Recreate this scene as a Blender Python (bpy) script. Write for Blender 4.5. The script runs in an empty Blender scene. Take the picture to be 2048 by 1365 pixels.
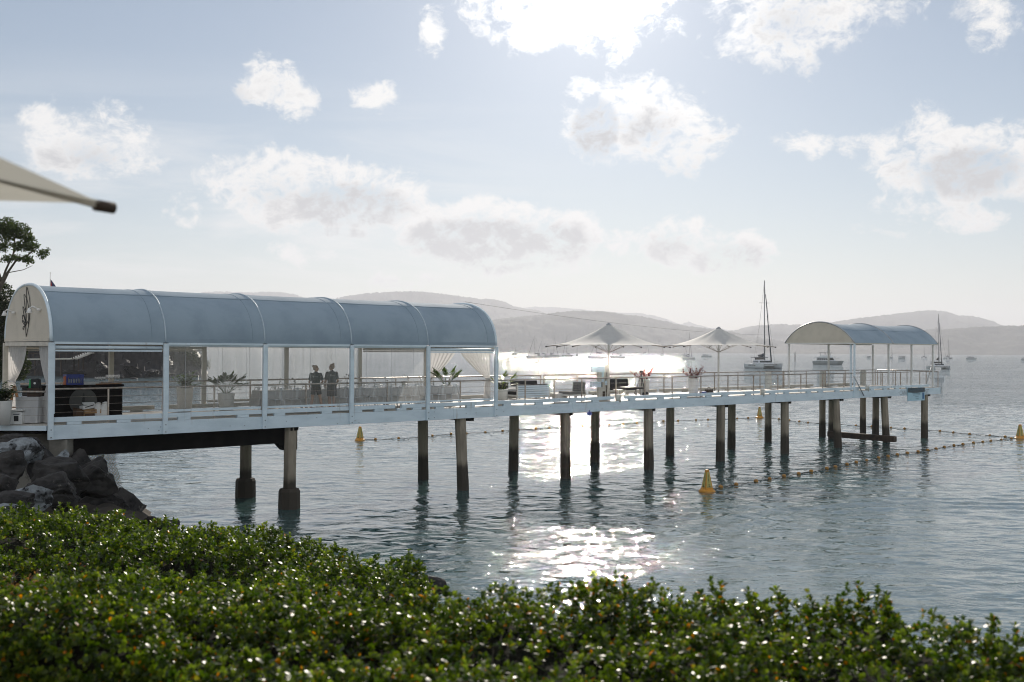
import bpy, bmesh, math, random
import numpy as np
from mathutils import Vector, Matrix

random.seed(7)
rng = np.random.default_rng(7)
R = math.radians
USE_HAZE = True
scene = bpy.context.scene
COL = scene.collection

# ------------------------------------------------------------------ camera
EYE = 5.67                      # metres above the water
PITCH, ROLL = R(0.561), R(0.32)
FPX = 1991.0                    # focal length in pixels of a 2048 px wide picture (35 mm lens)
cam_data = bpy.data.cameras.new("camera")
cam_data.lens = 35.0
cam_data.sensor_width = 36.0
cam_data.clip_start = 0.05
cam_data.clip_end = 30000
cam_data.dof.use_dof = True
cam_data.dof.focus_distance = 42.0
cam_data.dof.aperture_fstop = 1.7
cam = bpy.data.objects.new("camera", cam_data)
COL.objects.link(cam)
CAM_R = Matrix.Rotation(math.pi / 2 + PITCH, 4, 'X') @ Matrix.Rotation(ROLL, 4, 'Z')
cam.matrix_world = Matrix.Translation((0, 0, EYE)) @ CAM_R
scene.camera = cam

# ------------------------------------------------------------------ sun
SUN_AZ, SUN_EL = R(4.6), R(22.0)        # azimuth measured from +Y towards +X
sd = bpy.data.lights.new("sun", 'SUN')
sd.energy = 3.6
sd.angle = R(0.55)
sd.color = (1.0, 0.91, 0.79)
sun = bpy.data.objects.new("sun", sd)
COL.objects.link(sun)
sdir = Vector((math.sin(SUN_AZ) * math.cos(SUN_EL), math.cos(SUN_AZ) * math.cos(SUN_EL), math.sin(SUN_EL)))
sun.rotation_euler = sdir.to_track_quat('Z', 'Y').to_euler()
sun.location = (0, 0, 60)

# ------------------------------------------------------------------ world: hazy sky and cumulus
world = bpy.data.worlds.new("World")
scene.world = world
world.use_nodes = True
SKY_STRENGTH = 0.05
def build_world():
    nt = world.node_tree
    N, L = nt.nodes, nt.links
    N.clear()
    def math_(op, a, b=None, c=None, clamp=False):
        n = N.new('ShaderNodeMath'); n.operation = op; n.use_clamp = clamp
        for i, v in enumerate((a, b, c)):
            if v is None: continue
            if isinstance(v, (int, float)): n.inputs[i].default_value = v
            else: L.new(v, n.inputs[i])
        return n.outputs[0]
    def vmath(op, a, b=None):
        n = N.new('ShaderNodeVectorMath'); n.operation = op
        for i, v in enumerate((a, b)):
            if v is None: continue
            if isinstance(v, (tuple, list)): n.inputs[i].default_value = v
            else: L.new(v, n.inputs[i])
        return n.outputs['Value'] if op in ('LENGTH', 'DOT_PRODUCT') else n.outputs[0]
    def smooth(v, lo, hi, a=0.0, b=1.0):
        n = N.new('ShaderNodeMapRange'); n.interpolation_type = 'SMOOTHSTEP'
        L.new(v, n.inputs[0])
        for i, x in enumerate((lo, hi, a, b)): n.inputs[i + 1].default_value = x
        return n.outputs[0]
    def mix(f, a, b):
        n = N.new('ShaderNodeMix'); n.data_type = 'RGBA'
        if isinstance(f, (int, float)): n.inputs[0].default_value = f
        else: L.new(f, n.inputs[0])
        for i, v in ((6, a), (7, b)):
            if isinstance(v, (tuple, list)): n.inputs[i].default_value = v
            else: L.new(v, n.inputs[i])
        return n.outputs[2]
    def noise(vec, scale, detail, rough, dist=0.0):
        n = N.new('ShaderNodeTexNoise'); n.inputs['Scale'].default_value = scale
        n.inputs['Detail'].default_value = detail; n.inputs['Roughness'].default_value = rough
        n.inputs['Distortion'].default_value = dist
        L.new(vec, n.inputs['Vector']); return n.outputs[0]
    sky = N.new('ShaderNodeTexSky'); sky.sky_type = 'NISHITA'; sky.sun_disc = False
    sky.sun_elevation = SUN_EL; sky.sun_rotation = SUN_AZ
    sky.altitude = 0; sky.air_density = 1.0; sky.dust_density = 0.12; sky.ozone_density = 1.0
    tc = N.new('ShaderNodeTexCoord')
    d = vmath('NORMALIZE', tc.outputs['Generated'])
    sx = N.new('ShaderNodeSeparateXYZ'); L.new(d, sx.inputs[0])
    az = math_('MULTIPLY', math_('ARCTAN2', sx.outputs[0], sx.outputs[1]), 57.29578)
    el = math_('MULTIPLY', math_('ARCSINE', sx.outputs[2]), 57.29578)
    cx = N.new('ShaderNodeCombineXYZ'); L.new(az, cx.inputs[0]); L.new(el, cx.inputs[1])
    p = cx.outputs[0]
    # each cumulus: azimuth, elevation, half width, half height (degrees), weight, greyness of its core
    CL = CLOUDS
    field = None; grey = None
    for (a, e, ra, re, w, g) in CL:
        q = vmath('MULTIPLY', vmath('SUBTRACT', p, (a, e, 0)), (1 / ra, 1 / re, 0))
        f = math_('SUBTRACT', 1.0, vmath('LENGTH', q))
        f = math_('MULTIPLY', f, w)
        f = math_('SMOOTH_MIN', f, 0.62 if w >= 1.2 else 0.42, 0.25)
        field = f if field is None else math_('SMOOTH_MAX', field, f, 0.12)
        if g > 0:
            q2 = vmath('MULTIPLY', vmath('SUBTRACT', p, (a, e - 0.22 * re, 0)), (1 / (ra * 0.8), 1 / (re * 0.7), 0))
            f2 = math_('MULTIPLY', math_('SUBTRACT', 1.0, vmath('LENGTH', q2)), g)
            f2 = math_('SMOOTH_MIN', f2, 0.75, 0.3)
            grey = f2 if grey is None else math_('MAXIMUM', grey, f2)
    # scattered cumulus goes on round the unseen sky, thickened to light the shaded sides
    far = math_('ABSOLUTE', az)
    outside = smooth(far, 30.0, 36.0)
    over = smooth(el, 21.0, 26.0)
    rest = math_('MAXIMUM', outside, over)
    n0 = noise(vmath('MULTIPLY', d, (1, 1, 2.2)), 3.2, 2.0, 0.5)
    general = math_('MINIMUM', math_('MULTIPLY', math_('SUBTRACT', n0, 0.47), 6.0), 0.62)
    general = math_('SUBTRACT', general, math_('MULTIPLY', math_('SUBTRACT', 1.0, rest), 5.0))
    field = math_('MAXIMUM', math_('MAXIMUM', field, -1.0), general)
    n1 = noise(vmath('MULTIPLY', p, (0.34, 0.46, 0)), 1.0, 12.0, 0.62, 0.45)
    n2 = noise(vmath('MULTIPLY', p, (1.1, 1.4, 0)), 1.0, 8.0, 0.66, 0.5)
    dens = math_('ADD', field, math_('ADD', math_('MULTIPLY', math_('SUBTRACT', n1, 0.5), 2.9), math_('MULTIPLY', math_('SUBTRACT', n2, 0.5), 1.5)))
    alpha = smooth(dens, 0.08, 0.82)
    core = smooth(math_('ADD', grey, math_('ADD', math_('MULTIPLY', math_('SUBTRACT', n1, 0.5), 2.2), math_('MULTIPLY', math_('SUBTRACT', n2, 0.5), 1.2))), 0.10, 0.95)
    # cloud brightness: more towards the sun; unseen clouds behind lifted as fill light
    cosang = vmath('DOT_PRODUCT', d, tuple(sdir))
    ang = math_('MULTIPLY', math_('ARCCOSINE', math_('MINIMUM', cosang, 0.99999)), 57.29578)
    halo = math_('EXPONENT', math_('MULTIPLY', ang, -1 / 2.8))
    lum = math_('ADD', math_('ADD', CLOUD_LUM, smooth(ang, 55.0, 140.0, 0.0, 14.0)), math_('MULTIPLY', halo, CLOUD_HALO))
    cw = N.new('ShaderNodeVectorMath'); cw.operation = 'SCALE'; cw.inputs[0].default_value = (1.0, 0.995, 0.985); L.new(lum, cw.inputs['Scale'])
    cg = N.new('ShaderNodeVectorMath'); cg.operation = 'SCALE'; cg.inputs[0].default_value = (0.94, 0.955, 1.0); L.new(math_('ADD', CLOUD_CORE, math_('MULTIPLY', halo, 30.0)), cg.inputs['Scale'])
    cloud = mix(core, cw.outputs[0], cg.outputs[0])
    # thin high veil low in the sky, streaky
    n3 = noise(vmath('MULTIPLY', p, (0.035, 0.28, 0)), 1.0, 8.0, 0.6, 0.6)
    veil = math_('MULTIPLY', smooth(n3, 0.42, 0.68), smooth(el, 17.0, 4.0))
    veil = math_('MULTIPLY', veil, math_('MULTIPLY', smooth(az, 8.0, -10.0), 0.85))
    # hazy sky: the sky's own colour with a milky veil that thickens towards the sun and the horizon
    low = math_('EXPONENT', math_('MULTIPLY', math_('MAXIMUM', el, 0.0), -1 / 11.0))
    hz = math_('MULTIPLY_ADD', low, HAZE_LOW, math_('ADD', math_('MULTIPLY', math_('EXPONENT', math_('MULTIPLY', ang, -1 / 14.0)), HAZE_SUN), math_('MULTIPLY', math_('EXPONENT', math_('MULTIPLY', ang, -1 / 4.5)), 11.0)))
    cv = N.new('ShaderNodeVectorMath'); cv.operation = 'SCALE'; cv.inputs[0].default_value = (1.0, 0.972, 0.955); L.new(hz, cv.inputs['Scale'])
    base = vmath('ADD', vmath('ADD', sky.outputs[0], VEIL), cv.outputs[0])
    withveil = mix(veil, base, cw.outputs[0])
    col = mix(math_('MULTIPLY', alpha, math_('MULTIPLY_ADD', smooth(el, 0.0, 8.0), 0.2, 0.8)), withveil, cloud)
    bg = N.new('ShaderNodeBackground'); bg.inputs[1].default_value = SKY_STRENGTH
    L.new(col, bg.inputs[0])
    out = N.new('ShaderNodeOutputWorld'); L.new(bg.outputs[0], out.inputs[0])

def px_dir(px, py):
    v = CAM_R.to_3x3() @ Vector(((px - 1024) / FPX, (682.5 - py) / FPX, -1.0))
    v.normalize()
    return math.degrees(math.atan2(v.x, v.y)), math.degrees(math.asin(v.z))
CLOUD_LUM, CLOUD_HALO, CLOUD_CORE = 16.2, 95.0, 9.4
HAZE_LOW, HAZE_SUN = 0.0, 2.2
VEIL = (1.1, 1.6, 2.3)
CLOUDS = []
for (cx_, cy_, w_, h_, wt, gr) in [
    (1140, -14, 430, 190, 2.2, 0), (1205, 70, 140, 120, 1.6, 0), (1010, 30, 150, 120, 1.5, 0),
    (1570, 15, 280, 200, 2.0, 0.5), (1750, 8, 170, 70, 1.1, 0),
    (1192, 232, 120, 170, 1.6, 2.3), (1290, 240, 230, 150, 1.7, 0.7), (1370, 275, 170, 120, 1.2, 0.3),
    (548, 165, 120, 110, 1.5, 0.2), (595, 205, 80, 90, 1.2, 0), (745, 188, 95, 55, 1.3, 0),
    (185, 300, 210, 110, 1.9, 0.7), (235, 255, 120, 100, 1.0, 0), (75, 235, 60, 50, 0.9, 0),
    (560, 375, 260, 150, 2.0, 0.5), (700, 395, 300, 130, 2.1, 2.0), (640, 355, 150, 90, 1.5, 0), (680, 460, 180, 40, 1.0, 1.2),
    (960, 465, 380, 130, 2.2, 2.2), (1110, 470, 180, 120, 1.7, 1.6), (1010, 520, 330, 60, 1.1, 1.2),
    (1340, 480, 170, 100, 1.4, 0.8), (1460, 505, 190, 90, 1.5, 1.6), (1280, 490, 140, 70, 1.0, 0),
    (1655, 290, 170, 45, 1.0, 0), (1830, 310, 160, 150, 1.7, 0.4), (1940, 325, 230, 130, 2.1, 2.0), (2030, 350, 120, 80, 1.3, 0.4),
    (1840, 420, 210, 80, 1.0, 0.2), (1910, 440, 160, 50, 0.9, 0), (1750, 410, 80, 40, 0.7, 0),
    (865, 55, 50, 110, 0.9, 0), (1975, 45, 90, 130, 1.0, 0), (600, 505, 150, 45, 0.9, 0), (380, 425, 80, 60, 0.8, 0),
    (850, 560, 240, 36, 0.8, 0.4), (1060, 540, 240, 40, 0.9, 0.3),
]:
    a_, e_ = px_dir(cx_, cy_)
    CLOUDS.append((a_, e_, w_ * 0.60 / 34.75, h_ * 0.60 / 34.75, wt, gr))
build_world()

# ------------------------------------------------------------------ exposure
scene.view_settings.view_transform = 'Standard'
scene.view_settings.look = 'None'
scene.view_settings.gamma = 1.0
scene.view_settings.use_curve_mapping = False
scene.view_settings.exposure = 0.17
scene.render.engine = 'CYCLES'
cy = scene.cycles
cy.use_denoising = True
try: cy.denoiser = 'OPENIMAGEDENOISE'
except Exception: pass
cy.max_bounces = 10; cy.transparent_max_bounces = 16; cy.glossy_bounces = 4; cy.diffuse_bounces = 3
cy.transmission_bounces = 6; cy.volume_bounces = 1
cy.caustics_reflective = False; cy.caustics_refractive = False
cy.sample_clamp_indirect = 6.0
cy.use_adaptive_sampling = True
cy.adaptive_threshold = 0.008
cy.blur_glossy = 0.3
cy.pixel_filter_type = 'BLACKMAN_HARRIS'; cy.filter_width = 1.05

# ------------------------------------------------------------------ where a spot of the photograph lies in the place
def px_ray(px, py):
    return CAM_R.to_3x3() @ Vector(((px - 1024) / FPX, (682.5 - py) / FPX, -1.0))
def at_y(px, py, y):
    d = px_ray(px, py); return Vector((0, 0, EYE)) + d * (y / d.y)
def at_z(px, py, z):
    d = px_ray(px, py); return Vector((0, 0, EYE)) + d * ((z - EYE) / d.z)
JA = Vector((-13.88, 29.94))                    # landward near corner of the jetty
PHI = math.atan2(0.6587, 0.7524)                # its direction
JD = Vector((math.cos(PHI), math.sin(PHI))); JP = Vector((-JD.y, JD.x))
DECK = 3.38
def J(t, s, z=DECK):
    v = JA + JD * t + JP * s
    return Vector((v.x, v.y, z))
def jt(px, s):
    """how far along the jetty the line at offset s crosses the photograph's column px"""
    d = px_ray(px, 745); n = Vector((d.y, -d.x))
    return -(n.dot(JA + JP * s)) / n.dot(JD)
def jz(px, py, s):
    d = px_ray(px, py); v = Vector((d.x, d.y))
    k = (s - (-JA).dot(JP)) / v.dot(JP)
    return EYE + d.z * k
def ts_at(px, py, z):
    P = at_z(px, py, z); v = Vector((P.x, P.y)) - JA
    return v.dot(JD), v.dot(JP)

# ------------------------------------------------------------------ helpers
def tag(o, label=None, cat=None, group=None, kind=None):
    if label: o['label'] = label
    if cat: o['category'] = cat
    if group: o['group'] = group
    if kind: o['kind'] = kind
    return o
def thing(name, label, cat, loc=(0, 0, 0), rz=0.0, group=None):
    o = bpy.data.objects.new(name, None)
    o.empty_display_size = 0.2
    o.location = loc; o.rotation_euler = (0, 0, rz)
    COL.objects.link(o)
    return tag(o, label, cat, group)
KIDS = {}
def link(o, parent=None):
    COL.objects.link(o)
    if parent is not None:
        o.parent = parent
        KIDS.setdefault(parent.name, []).append(o)
    return o
def copy_tree(o, parent=None):
    c = o.copy()
    link(c, parent)
    for ch in list(KIDS.get(o.name, [])):
        copy_tree(ch, c)
    return c

class MB:
    """collects simple shapes and links them as one mesh object"""
    def __init__(s): s.v = []; s.f = []; s.sm = []
    def add(s, verts, faces, smooth=False):
        b = len(s.v)
        s.v.extend([tuple(p) for p in verts])
        for f in faces:
            s.f.append(tuple(i + b for i in f)); s.sm.append(smooth)
        return s
    def box(s, c, size, rot=None):
        hx, hy, hz = size[0] / 2, size[1] / 2, size[2] / 2
        vs = [Vector((x, y, z)) for x in (-hx, hx) for y in (-hy, hy) for z in (-hz, hz)]
        if rot is not None:
            m = rot if isinstance(rot, Matrix) else Matrix.Rotation(rot, 3, 'Z')
            vs = [m @ q for q in vs]
        c = Vector(c)
        return s.add([q + c for q in vs], [(0, 1, 3, 2), (4, 6, 7, 5), (0, 4, 5, 1), (2, 3, 7, 6), (0, 2, 6, 4), (1, 5, 7, 3)])
    def bar(s, p, q, w, h, up=(0, 0, 1)):
        p, q = Vector(p), Vector(q); x = (q - p); L = x.length; x.normalize()
        u = Vector(up); y = u.cross(x)
        if y.length < 1e-5: y = Vector((1, 0, 0)).cross(x)
        y.normalize(); z = x.cross(y)
        m = Matrix((x, y, z)).transposed()
        return s.box((p + q) / 2, (L, w, h), m)
    def tube(s, pts, r, n=8, caps=True, smooth=True):
        pts = [Vector(p) for p in pts]; k = len(pts)
        rr = r if isinstance(r, (list, tuple)) else [r] * k
        vs = []; ref = None
        for i, p in enumerate(pts):
            t = (pts[min(i + 1, k - 1)] - pts[max(i - 1, 0)])
            if t.length < 1e-9: t = Vector((0, 0, 1))
            t.normalize()
            if ref is None:
                ref = t.orthogonal().normalized()
                if abs(t.z) > 0.9: ref = (Vector((1, 0, 0)) - t * t.x).normalized()
            ref = (ref - t * ref.dot(t))
            if ref.length < 1e-6: ref = t.orthogonal()
            ref.normalize(); b = t.cross(ref)
            for j in range(n):
                a = 2 * math.pi * j / n
                vs.append(p + (ref * math.cos(a) + b * math.sin(a)) * rr[i])
        fs = [(i * n + j, i * n + (j + 1) % n, (i + 1) * n + (j + 1) % n, (i + 1) * n + j) for i in range(k - 1) for j in range(n)]
        s.add(vs, fs, smooth)
        if caps:
            b = len(s.v) - len(vs)
            s.f.append(tuple(b + j for j in reversed(range(n)))); s.sm.append(False)
            s.f.append(tuple(b + (k - 1) * n + j for j in range(n))); s.sm.append(False)
        return s
    def lathe(s, prof, n=16, c=(0, 0, 0), smooth=True, a0=0.0, caps=True):
        c = Vector(c); vs = []
        for (r, z) in prof:
            for j in range(n):
                a = a0 + 2 * math.pi * j / n
                vs.append(c + Vector((r * math.cos(a), r * math.sin(a), z)))
        k = len(prof)
        fs = [(i * n + j, i * n + (j + 1) % n, (i + 1) * n + (j + 1) % n, (i + 1) * n + j) for i in range(k - 1) for j in range(n)]
        s.add(vs, fs, smooth)
        if caps:
            b = len(s.v) - len(vs)
            s.f.append(tuple(b + j for j in reversed(range(n)))); s.sm.append(False)
            s.f.append(tuple(b + (k - 1) * n + j for j in range(n))); s.sm.append(False)
        return s
    def ball(s, c, r, n=10, m=7):
        rx, ry, rz = r if isinstance(r, (tuple, list)) else (r, r, r)
        c = Vector(c); vs = [c + Vector((0, 0, -rz))]
        for i in range(1, m):
            a = -math.pi / 2 + math.pi * i / m
            for j in range(n):
                b = 2 * math.pi * j / n
                vs.append(c + Vector((rx * math.cos(a) * math.cos(b), ry * math.cos(a) * math.sin(b), rz * math.sin(a))))
        vs.append(c + Vector((0, 0, rz)))
        fs = [(0, 1 + (j + 1) % n, 1 + j) for j in range(n)]
        for i in range(m - 2):
            for j in range(n):
                fs.append((1 + i * n + j, 1 + i * n + (j + 1) % n, 1 + (i + 1) * n + (j + 1) % n, 1 + (i + 1) * n + j))
        l = len(vs) - 1; o = 1 + (m - 2) * n
        fs += [(o + j, o + (j + 1) % n, l) for j in range(n)]
        return s.add(vs, fs, True)
    def grid(s, rows, smooth=True, flip=False):
        k = len(rows[0]); vs = [p for r in rows for p in r]
        fs = []
        for i in range(len(rows) - 1):
            for j in range(k - 1):
                f = (i * k + j, i * k + j + 1, (i + 1) * k + j + 1, (i + 1) * k + j)
                fs.append(f[::-1] if flip else f)
        return s.add(vs, fs, smooth)
    def prism(s, poly, y0, y1):
        """polygon in x,z pushed along y"""
        n = len(poly)
        vs = [(x, y0, z) for x, z in poly] + [(x, y1, z) for x, z in poly]
        fs = [tuple(range(n)), tuple(reversed(range(n, 2 * n)))] + [(i + n, (i + 1) % n + n, (i + 1) % n, i) for i in range(n)]
        return s.add(vs, fs)
    def mesh(s, name, mat):
        me = bpy.data.meshes.new(name)
        me.from_pydata(s.v, [], s.f)
        me.polygons.foreach_set('use_smooth', s.sm)
        if mat: me.materials.append(mat)
        me.update()
        return me
    def build(s, name, mat, parent=None, loc=None, rz=0.0, bevel=0.0, thick=0.0, fix=False):
        me = s.mesh(name, mat)
        if fix:
            bm = bmesh.new(); bm.from_mesh(me); bmesh.ops.recalc_face_normals(bm, faces=bm.faces); bm.to_mesh(me); bm.free()
        o = bpy.data.objects.new(name, me)
        link(o, parent)
        if loc is not None: o.location = loc
        if rz: o.rotation_euler = (0, 0, rz)
        if thick:
            m = o.modifiers.new('thickness', 'SOLIDIFY'); m.thickness = thick; m.offset = 0
        if bevel:
            m = o.modifiers.new('bevel', 'BEVEL'); m.width = bevel; m.segments = 2; m.limit_method = 'ANGLE'
        return o
def np_mesh(name, verts, faces, mat, parent=None, smooth=True, colors=None):
    """verts n x 3, faces m x k arrays"""
    me = bpy.data.meshes.new(name)
    n, (m, k) = len(verts), faces.shape
    me.vertices.add(n); me.vertices.foreach_set('co', np.ascontiguousarray(verts, dtype=np.float32).ravel())
    me.loops.add(m * k); me.loops.foreach_set('vertex_index', np.ascontiguousarray(faces, dtype=np.int32).ravel())
    me.polygons.add(m); me.polygons.foreach_set('loop_start', np.arange(0, m * k, k, dtype=np.int32))
    me.polygons.foreach_set('loop_total', np.full(m, k, dtype=np.int32))
    me.polygons.foreach_set('use_smooth', np.full(m, smooth))
    if colors is not None:
        a = me.color_attributes.new('tint', 'FLOAT_COLOR', 'POINT')
        a.data.foreach_set('color', np.ascontiguousarray(colors, dtype=np.float32).ravel())
    if mat: me.materials.append(mat)
    me.update(); me.validate()
    o = bpy.data.objects.new(name, me)
    link(o, parent)
    return o

# ------------------------------------------------------------------ materials
def mat(name, col, rough=0.6, metal=0.0, col2=None, nscale=6.0, nlo=0.4, nhi=0.7, bump=0.0, bscale=40.0, spec=0.5,
        transl=0.0, stretch=(1, 1, 1), spots=None, wet=None, alpha=None, streak=None):
    m = bpy.data.materials.new(name); m.use_nodes = True
    nt = m.node_tree; N, L = nt.nodes, nt.links
    b = N['Principled BSDF']
    b.inputs['Roughness'].default_value = rough; b.inputs['Metallic'].default_value = metal
    b.inputs['Specular IOR Level'].default_value = spec
    c4 = lambda c: (c[0], c[1], c[2], 1)
    tc = N.new('ShaderNodeTexCoord')
    mp = N.new('ShaderNodeMapping'); mp.inputs['Scale'].default_value = stretch; L.new(tc.outputs['Object'], mp.inputs[0])
    col_out = None
    def noise(scale, detail=6, rg=0.6):
        n = N.new('ShaderNodeTexNoise'); n.inputs['Scale'].default_value = scale; n.inputs['Detail'].default_value = detail
        n.inputs['Roughness'].default_value = rg; L.new(mp.outputs[0], n.inputs['Vector']); return n.outputs[0]
    def mr(v, lo, hi):
        r = N.new('ShaderNodeMapRange'); r.interpolation_type = 'SMOOTHSTEP'; L.new(v, r.inputs[0])
        r.inputs[1].default_value = lo; r.inputs[2].default_value = hi; return r.outputs[0]
    def mix(f, a, c):
        x = N.new('ShaderNodeMix'); x.data_type = 'RGBA'; L.new(f, x.inputs[0])
        for i, v in ((6, a), (7, c)):
            if isinstance(v, tuple): x.inputs[i].default_value = c4(v)
            else: L.new(v, x.inputs[i])
        return x.outputs[2]
    cur = tuple(col)
    if col2 is not None: cur = mix(mr(noise(nscale), nlo, nhi), cur, tuple(col2))
    if spots is not None:      # (colour, scale, lo, hi)
        cur = mix(mr(noise(spots[1], 8, 0.7), spots[2], spots[3]), cur, tuple(spots[0]))
    if streak is not None:     # (colour, lo, hi): rust and grime that has run downwards
        m2 = N.new('ShaderNodeMapping'); m2.inputs['Scale'].default_value = (5.0, 5.0, 0.7); L.new(tc.outputs['Object'], m2.inputs[0])
        n2 = N.new('ShaderNodeTexNoise'); n2.inputs['Scale'].default_value = 1.0; n2.inputs['Detail'].default_value = 5; L.new(m2.outputs[0], n2.inputs['Vector'])
        cur = mix(mr(n2.outputs[0], streak[1], streak[2]), cur, tuple(streak[0]))
    if wet is not None:        # (colour, height, softness): tide mark
        g = N.new('ShaderNodeNewGeometry'); sp = N.new('ShaderNodeSeparateXYZ'); L.new(g.outputs['Position'], sp.inputs[0])
        ad = N.new('ShaderNodeMath'); ad.operation = 'MULTIPLY_ADD'; L.new(noise(5.0), ad.inputs[0]); ad.inputs[1].default_value = 0.5
        L.new(sp.outputs[2], ad.inputs[2])
        cur = mix(mr(ad.outputs[0], wet[1] + 0.25 + wet[2], wet[1] + 0.25 - wet[2]), cur, tuple(wet[0]))
    if isinstance(cur, tuple): b.inputs['Base Color'].default_value = c4(cur)
    else: L.new(cur, b.inputs['Base Color'])
    if bump:
        bp = N.new('ShaderNodeBump'); bp.inputs['Strength'].default_value = bump; bp.inputs['Distance'].default_value = 0.02
        L.new(noise(bscale, 8), bp.inputs['Height']); L.new(bp.outputs[0], b.inputs['Normal'])
    out = N['Material Output']; sh = b.outputs[0]
    if transl:
        t = N.new('ShaderNodeBsdfTranslucent')
        if isinstance(cur, tuple): t.inputs[0].default_value = c4(cur)
        else: L.new(cur, t.inputs[0])
        ms = N.new('ShaderNodeMixShader'); ms.inputs[0].default_value = transl
        L.new(sh, ms.inputs[1]); L.new(t.outputs[0], ms.inputs[2]); sh = ms.outputs[0]
    if alpha is not None:
        t = N.new('ShaderNodeBsdfTransparent'); ms = N.new('ShaderNodeMixShader'); ms.inputs[0].default_value = alpha
        L.new(t.outputs[0], ms.inputs[1]); L.new(sh, ms.inputs[2]); sh = ms.outputs[0]
    L.new(sh, out.inputs[0])
    return m
M = {}
M['paint'] = mat('white_paint', (0.71, 0.80, 0.85), 0.55, col2=(0.60, 0.69, 0.74), nscale=1.7, bump=0.2, bscale=25, streak=((0.33, 0.27, 0.20), 0.62, 0.86), spots=((0.22, 0.20, 0.18), 6.0, 0.66, 0.80), stretch=(0.6, 1, 1.6))
M['paint2'] = mat('cream_paint', (0.62, 0.58, 0.50), 0.6, col2=(0.5, 0.46, 0.39), nscale=2.0)
M['deckwood'] = mat('grey_deck_timber', (0.50, 0.455, 0.39), 0.5, col2=(0.34, 0.31, 0.265), nscale=5, stretch=(6, 0.6, 1), bump=0.3, bscale=20)
M['pile'] = mat('weathered_pile', (0.34, 0.28, 0.21), 0.85, col2=(0.19, 0.155, 0.118), nscale=2.6, bump=0.8, bscale=14, stretch=(1, 1, 0.25),
                spots=((0.30, 0.29, 0.26), 9.0, 0.66, 0.74), wet=((0.055, 0.043, 0.031), 1.08, 0.2))
M['pilewhite'] = mat('white_pile_top', (0.66, 0.64, 0.58), 0.6, col2=(0.5, 0.48, 0.43), nscale=3)
M['tar_and_shade'] = mat('dark_tar_and_shade', (0.006, 0.0055, 0.005), 0.8, spec=0.12, col2=(0.012, 0.0105, 0.009), nscale=2)
M['log'] = mat('dark_log', (0.07, 0.045, 0.03), 0.8, col2=(0.03, 0.022, 0.016), nscale=3, bump=0.6, bscale=10, stretch=(0.3, 1, 1))
M['roof'] = mat('grey_white_canvas', (0.33, 0.405, 0.465), 0.8, spec=0.25, col2=(0.275, 0.345, 0.405), nscale=0.9, bump=0.1, bscale=60, transl=0.10, spots=((0.27, 0.31, 0.33), 3.0, 0.60, 0.85))
M['canvas'] = mat('beige_canvas', (0.66, 0.60, 0.50), 0.7, col2=(0.60, 0.545, 0.45), nscale=1.6, bump=0.08, bscale=60, transl=0.06)
M['umbrella'] = mat('white_umbrella_fabric', (0.80, 0.79, 0.77), 0.7, col2=(0.75, 0.74, 0.72), nscale=2, transl=0.48)
M['umbrella_near'] = mat('cream_umbrella_fabric', (0.78, 0.74, 0.63), 0.75, col2=(0.74, 0.70, 0.59), nscale=2, transl=0.5)
M['metal'] = mat('brushed_steel', (0.42, 0.38, 0.34), 0.35, 0.8, col2=(0.30, 0.22, 0.16), nscale=8)
M['alu'] = mat('grey_metal', (0.45, 0.46, 0.47), 0.4, 0.6, col2=(0.36, 0.36, 0.36), nscale=4)
M['ribs'] = mat('rib_sleeve_canvas', (0.50, 0.57, 0.62), 0.5, col2=(0.43, 0.50, 0.55), nscale=3)
M['cable'] = mat('grey_cable', (0.16, 0.16, 0.16), 0.6, col2=(0.2, 0.2, 0.2), nscale=3)
M['darkmetal'] = mat('dark_metal', (0.03, 0.03, 0.03), 0.45, 0.3, col2=(0.05, 0.045, 0.04), nscale=10)
M['cloth'] = mat('white_cloth', (0.74, 0.73, 0.72), 0.9, col2=(0.68, 0.67, 0.66), nscale=3, transl=0.25)
M['sheer'] = mat('sheer_white_curtain', (0.78, 0.76, 0.74), 0.9, col2=(0.70, 0.68, 0.66), nscale=4, stretch=(6, 6, 0.5), transl=0.55, alpha=0.88)
M['black'] = mat('black_timber', (0.006, 0.0055, 0.005), 0.7, spec=0.12, col2=(0.012, 0.010, 0.009), nscale=4, stretch=(0.4, 3, 4))
M['blackfab'] = mat('black_cushion', (0.022, 0.022, 0.024), 0.85, col2=(0.035, 0.034, 0.034), nscale=12)
M['greyfab'] = mat('grey_cushion', (0.20, 0.195, 0.18), 0.9, col2=(0.16, 0.155, 0.145), nscale=14)
M['planter'] = mat('white_planter', (0.78, 0.76, 0.72), 0.5, col2=(0.71, 0.69, 0.65), nscale=2.5)
M['soil'] = mat('potting_soil', (0.03, 0.022, 0.016), 0.95, col2=(0.05, 0.038, 0.028), nscale=20)
M['card'] = mat('brown_cardboard', (0.34, 0.20, 0.09), 0.8, col2=(0.28, 0.16, 0.07), nscale=5)
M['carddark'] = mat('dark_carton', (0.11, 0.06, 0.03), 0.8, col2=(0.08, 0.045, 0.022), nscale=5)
M['blue'] = mat('blue_plastic', (0.010, 0.035, 0.26), 0.4, col2=(0.008, 0.028, 0.20), nscale=5)
M['orange'] = mat('orange_plastic', (0.55, 0.16, 0.06), 0.45, col2=(0.45, 0.12, 0.05), nscale=8)
M['green'] = mat('green_plastic', (0.01, 0.30, 0.08), 0.4, col2=(0.01, 0.24, 0.06), nscale=5)
M['paper'] = mat('white_paper', (0.72, 0.71, 0.68), 0.8, col2=(0.64, 0.63, 0.60), nscale=5)
M['emblem'] = mat('emblem_board', (0.085, 0.085, 0.075), 0.7, col2=(0.07, 0.07, 0.062), nscale=3)
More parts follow.
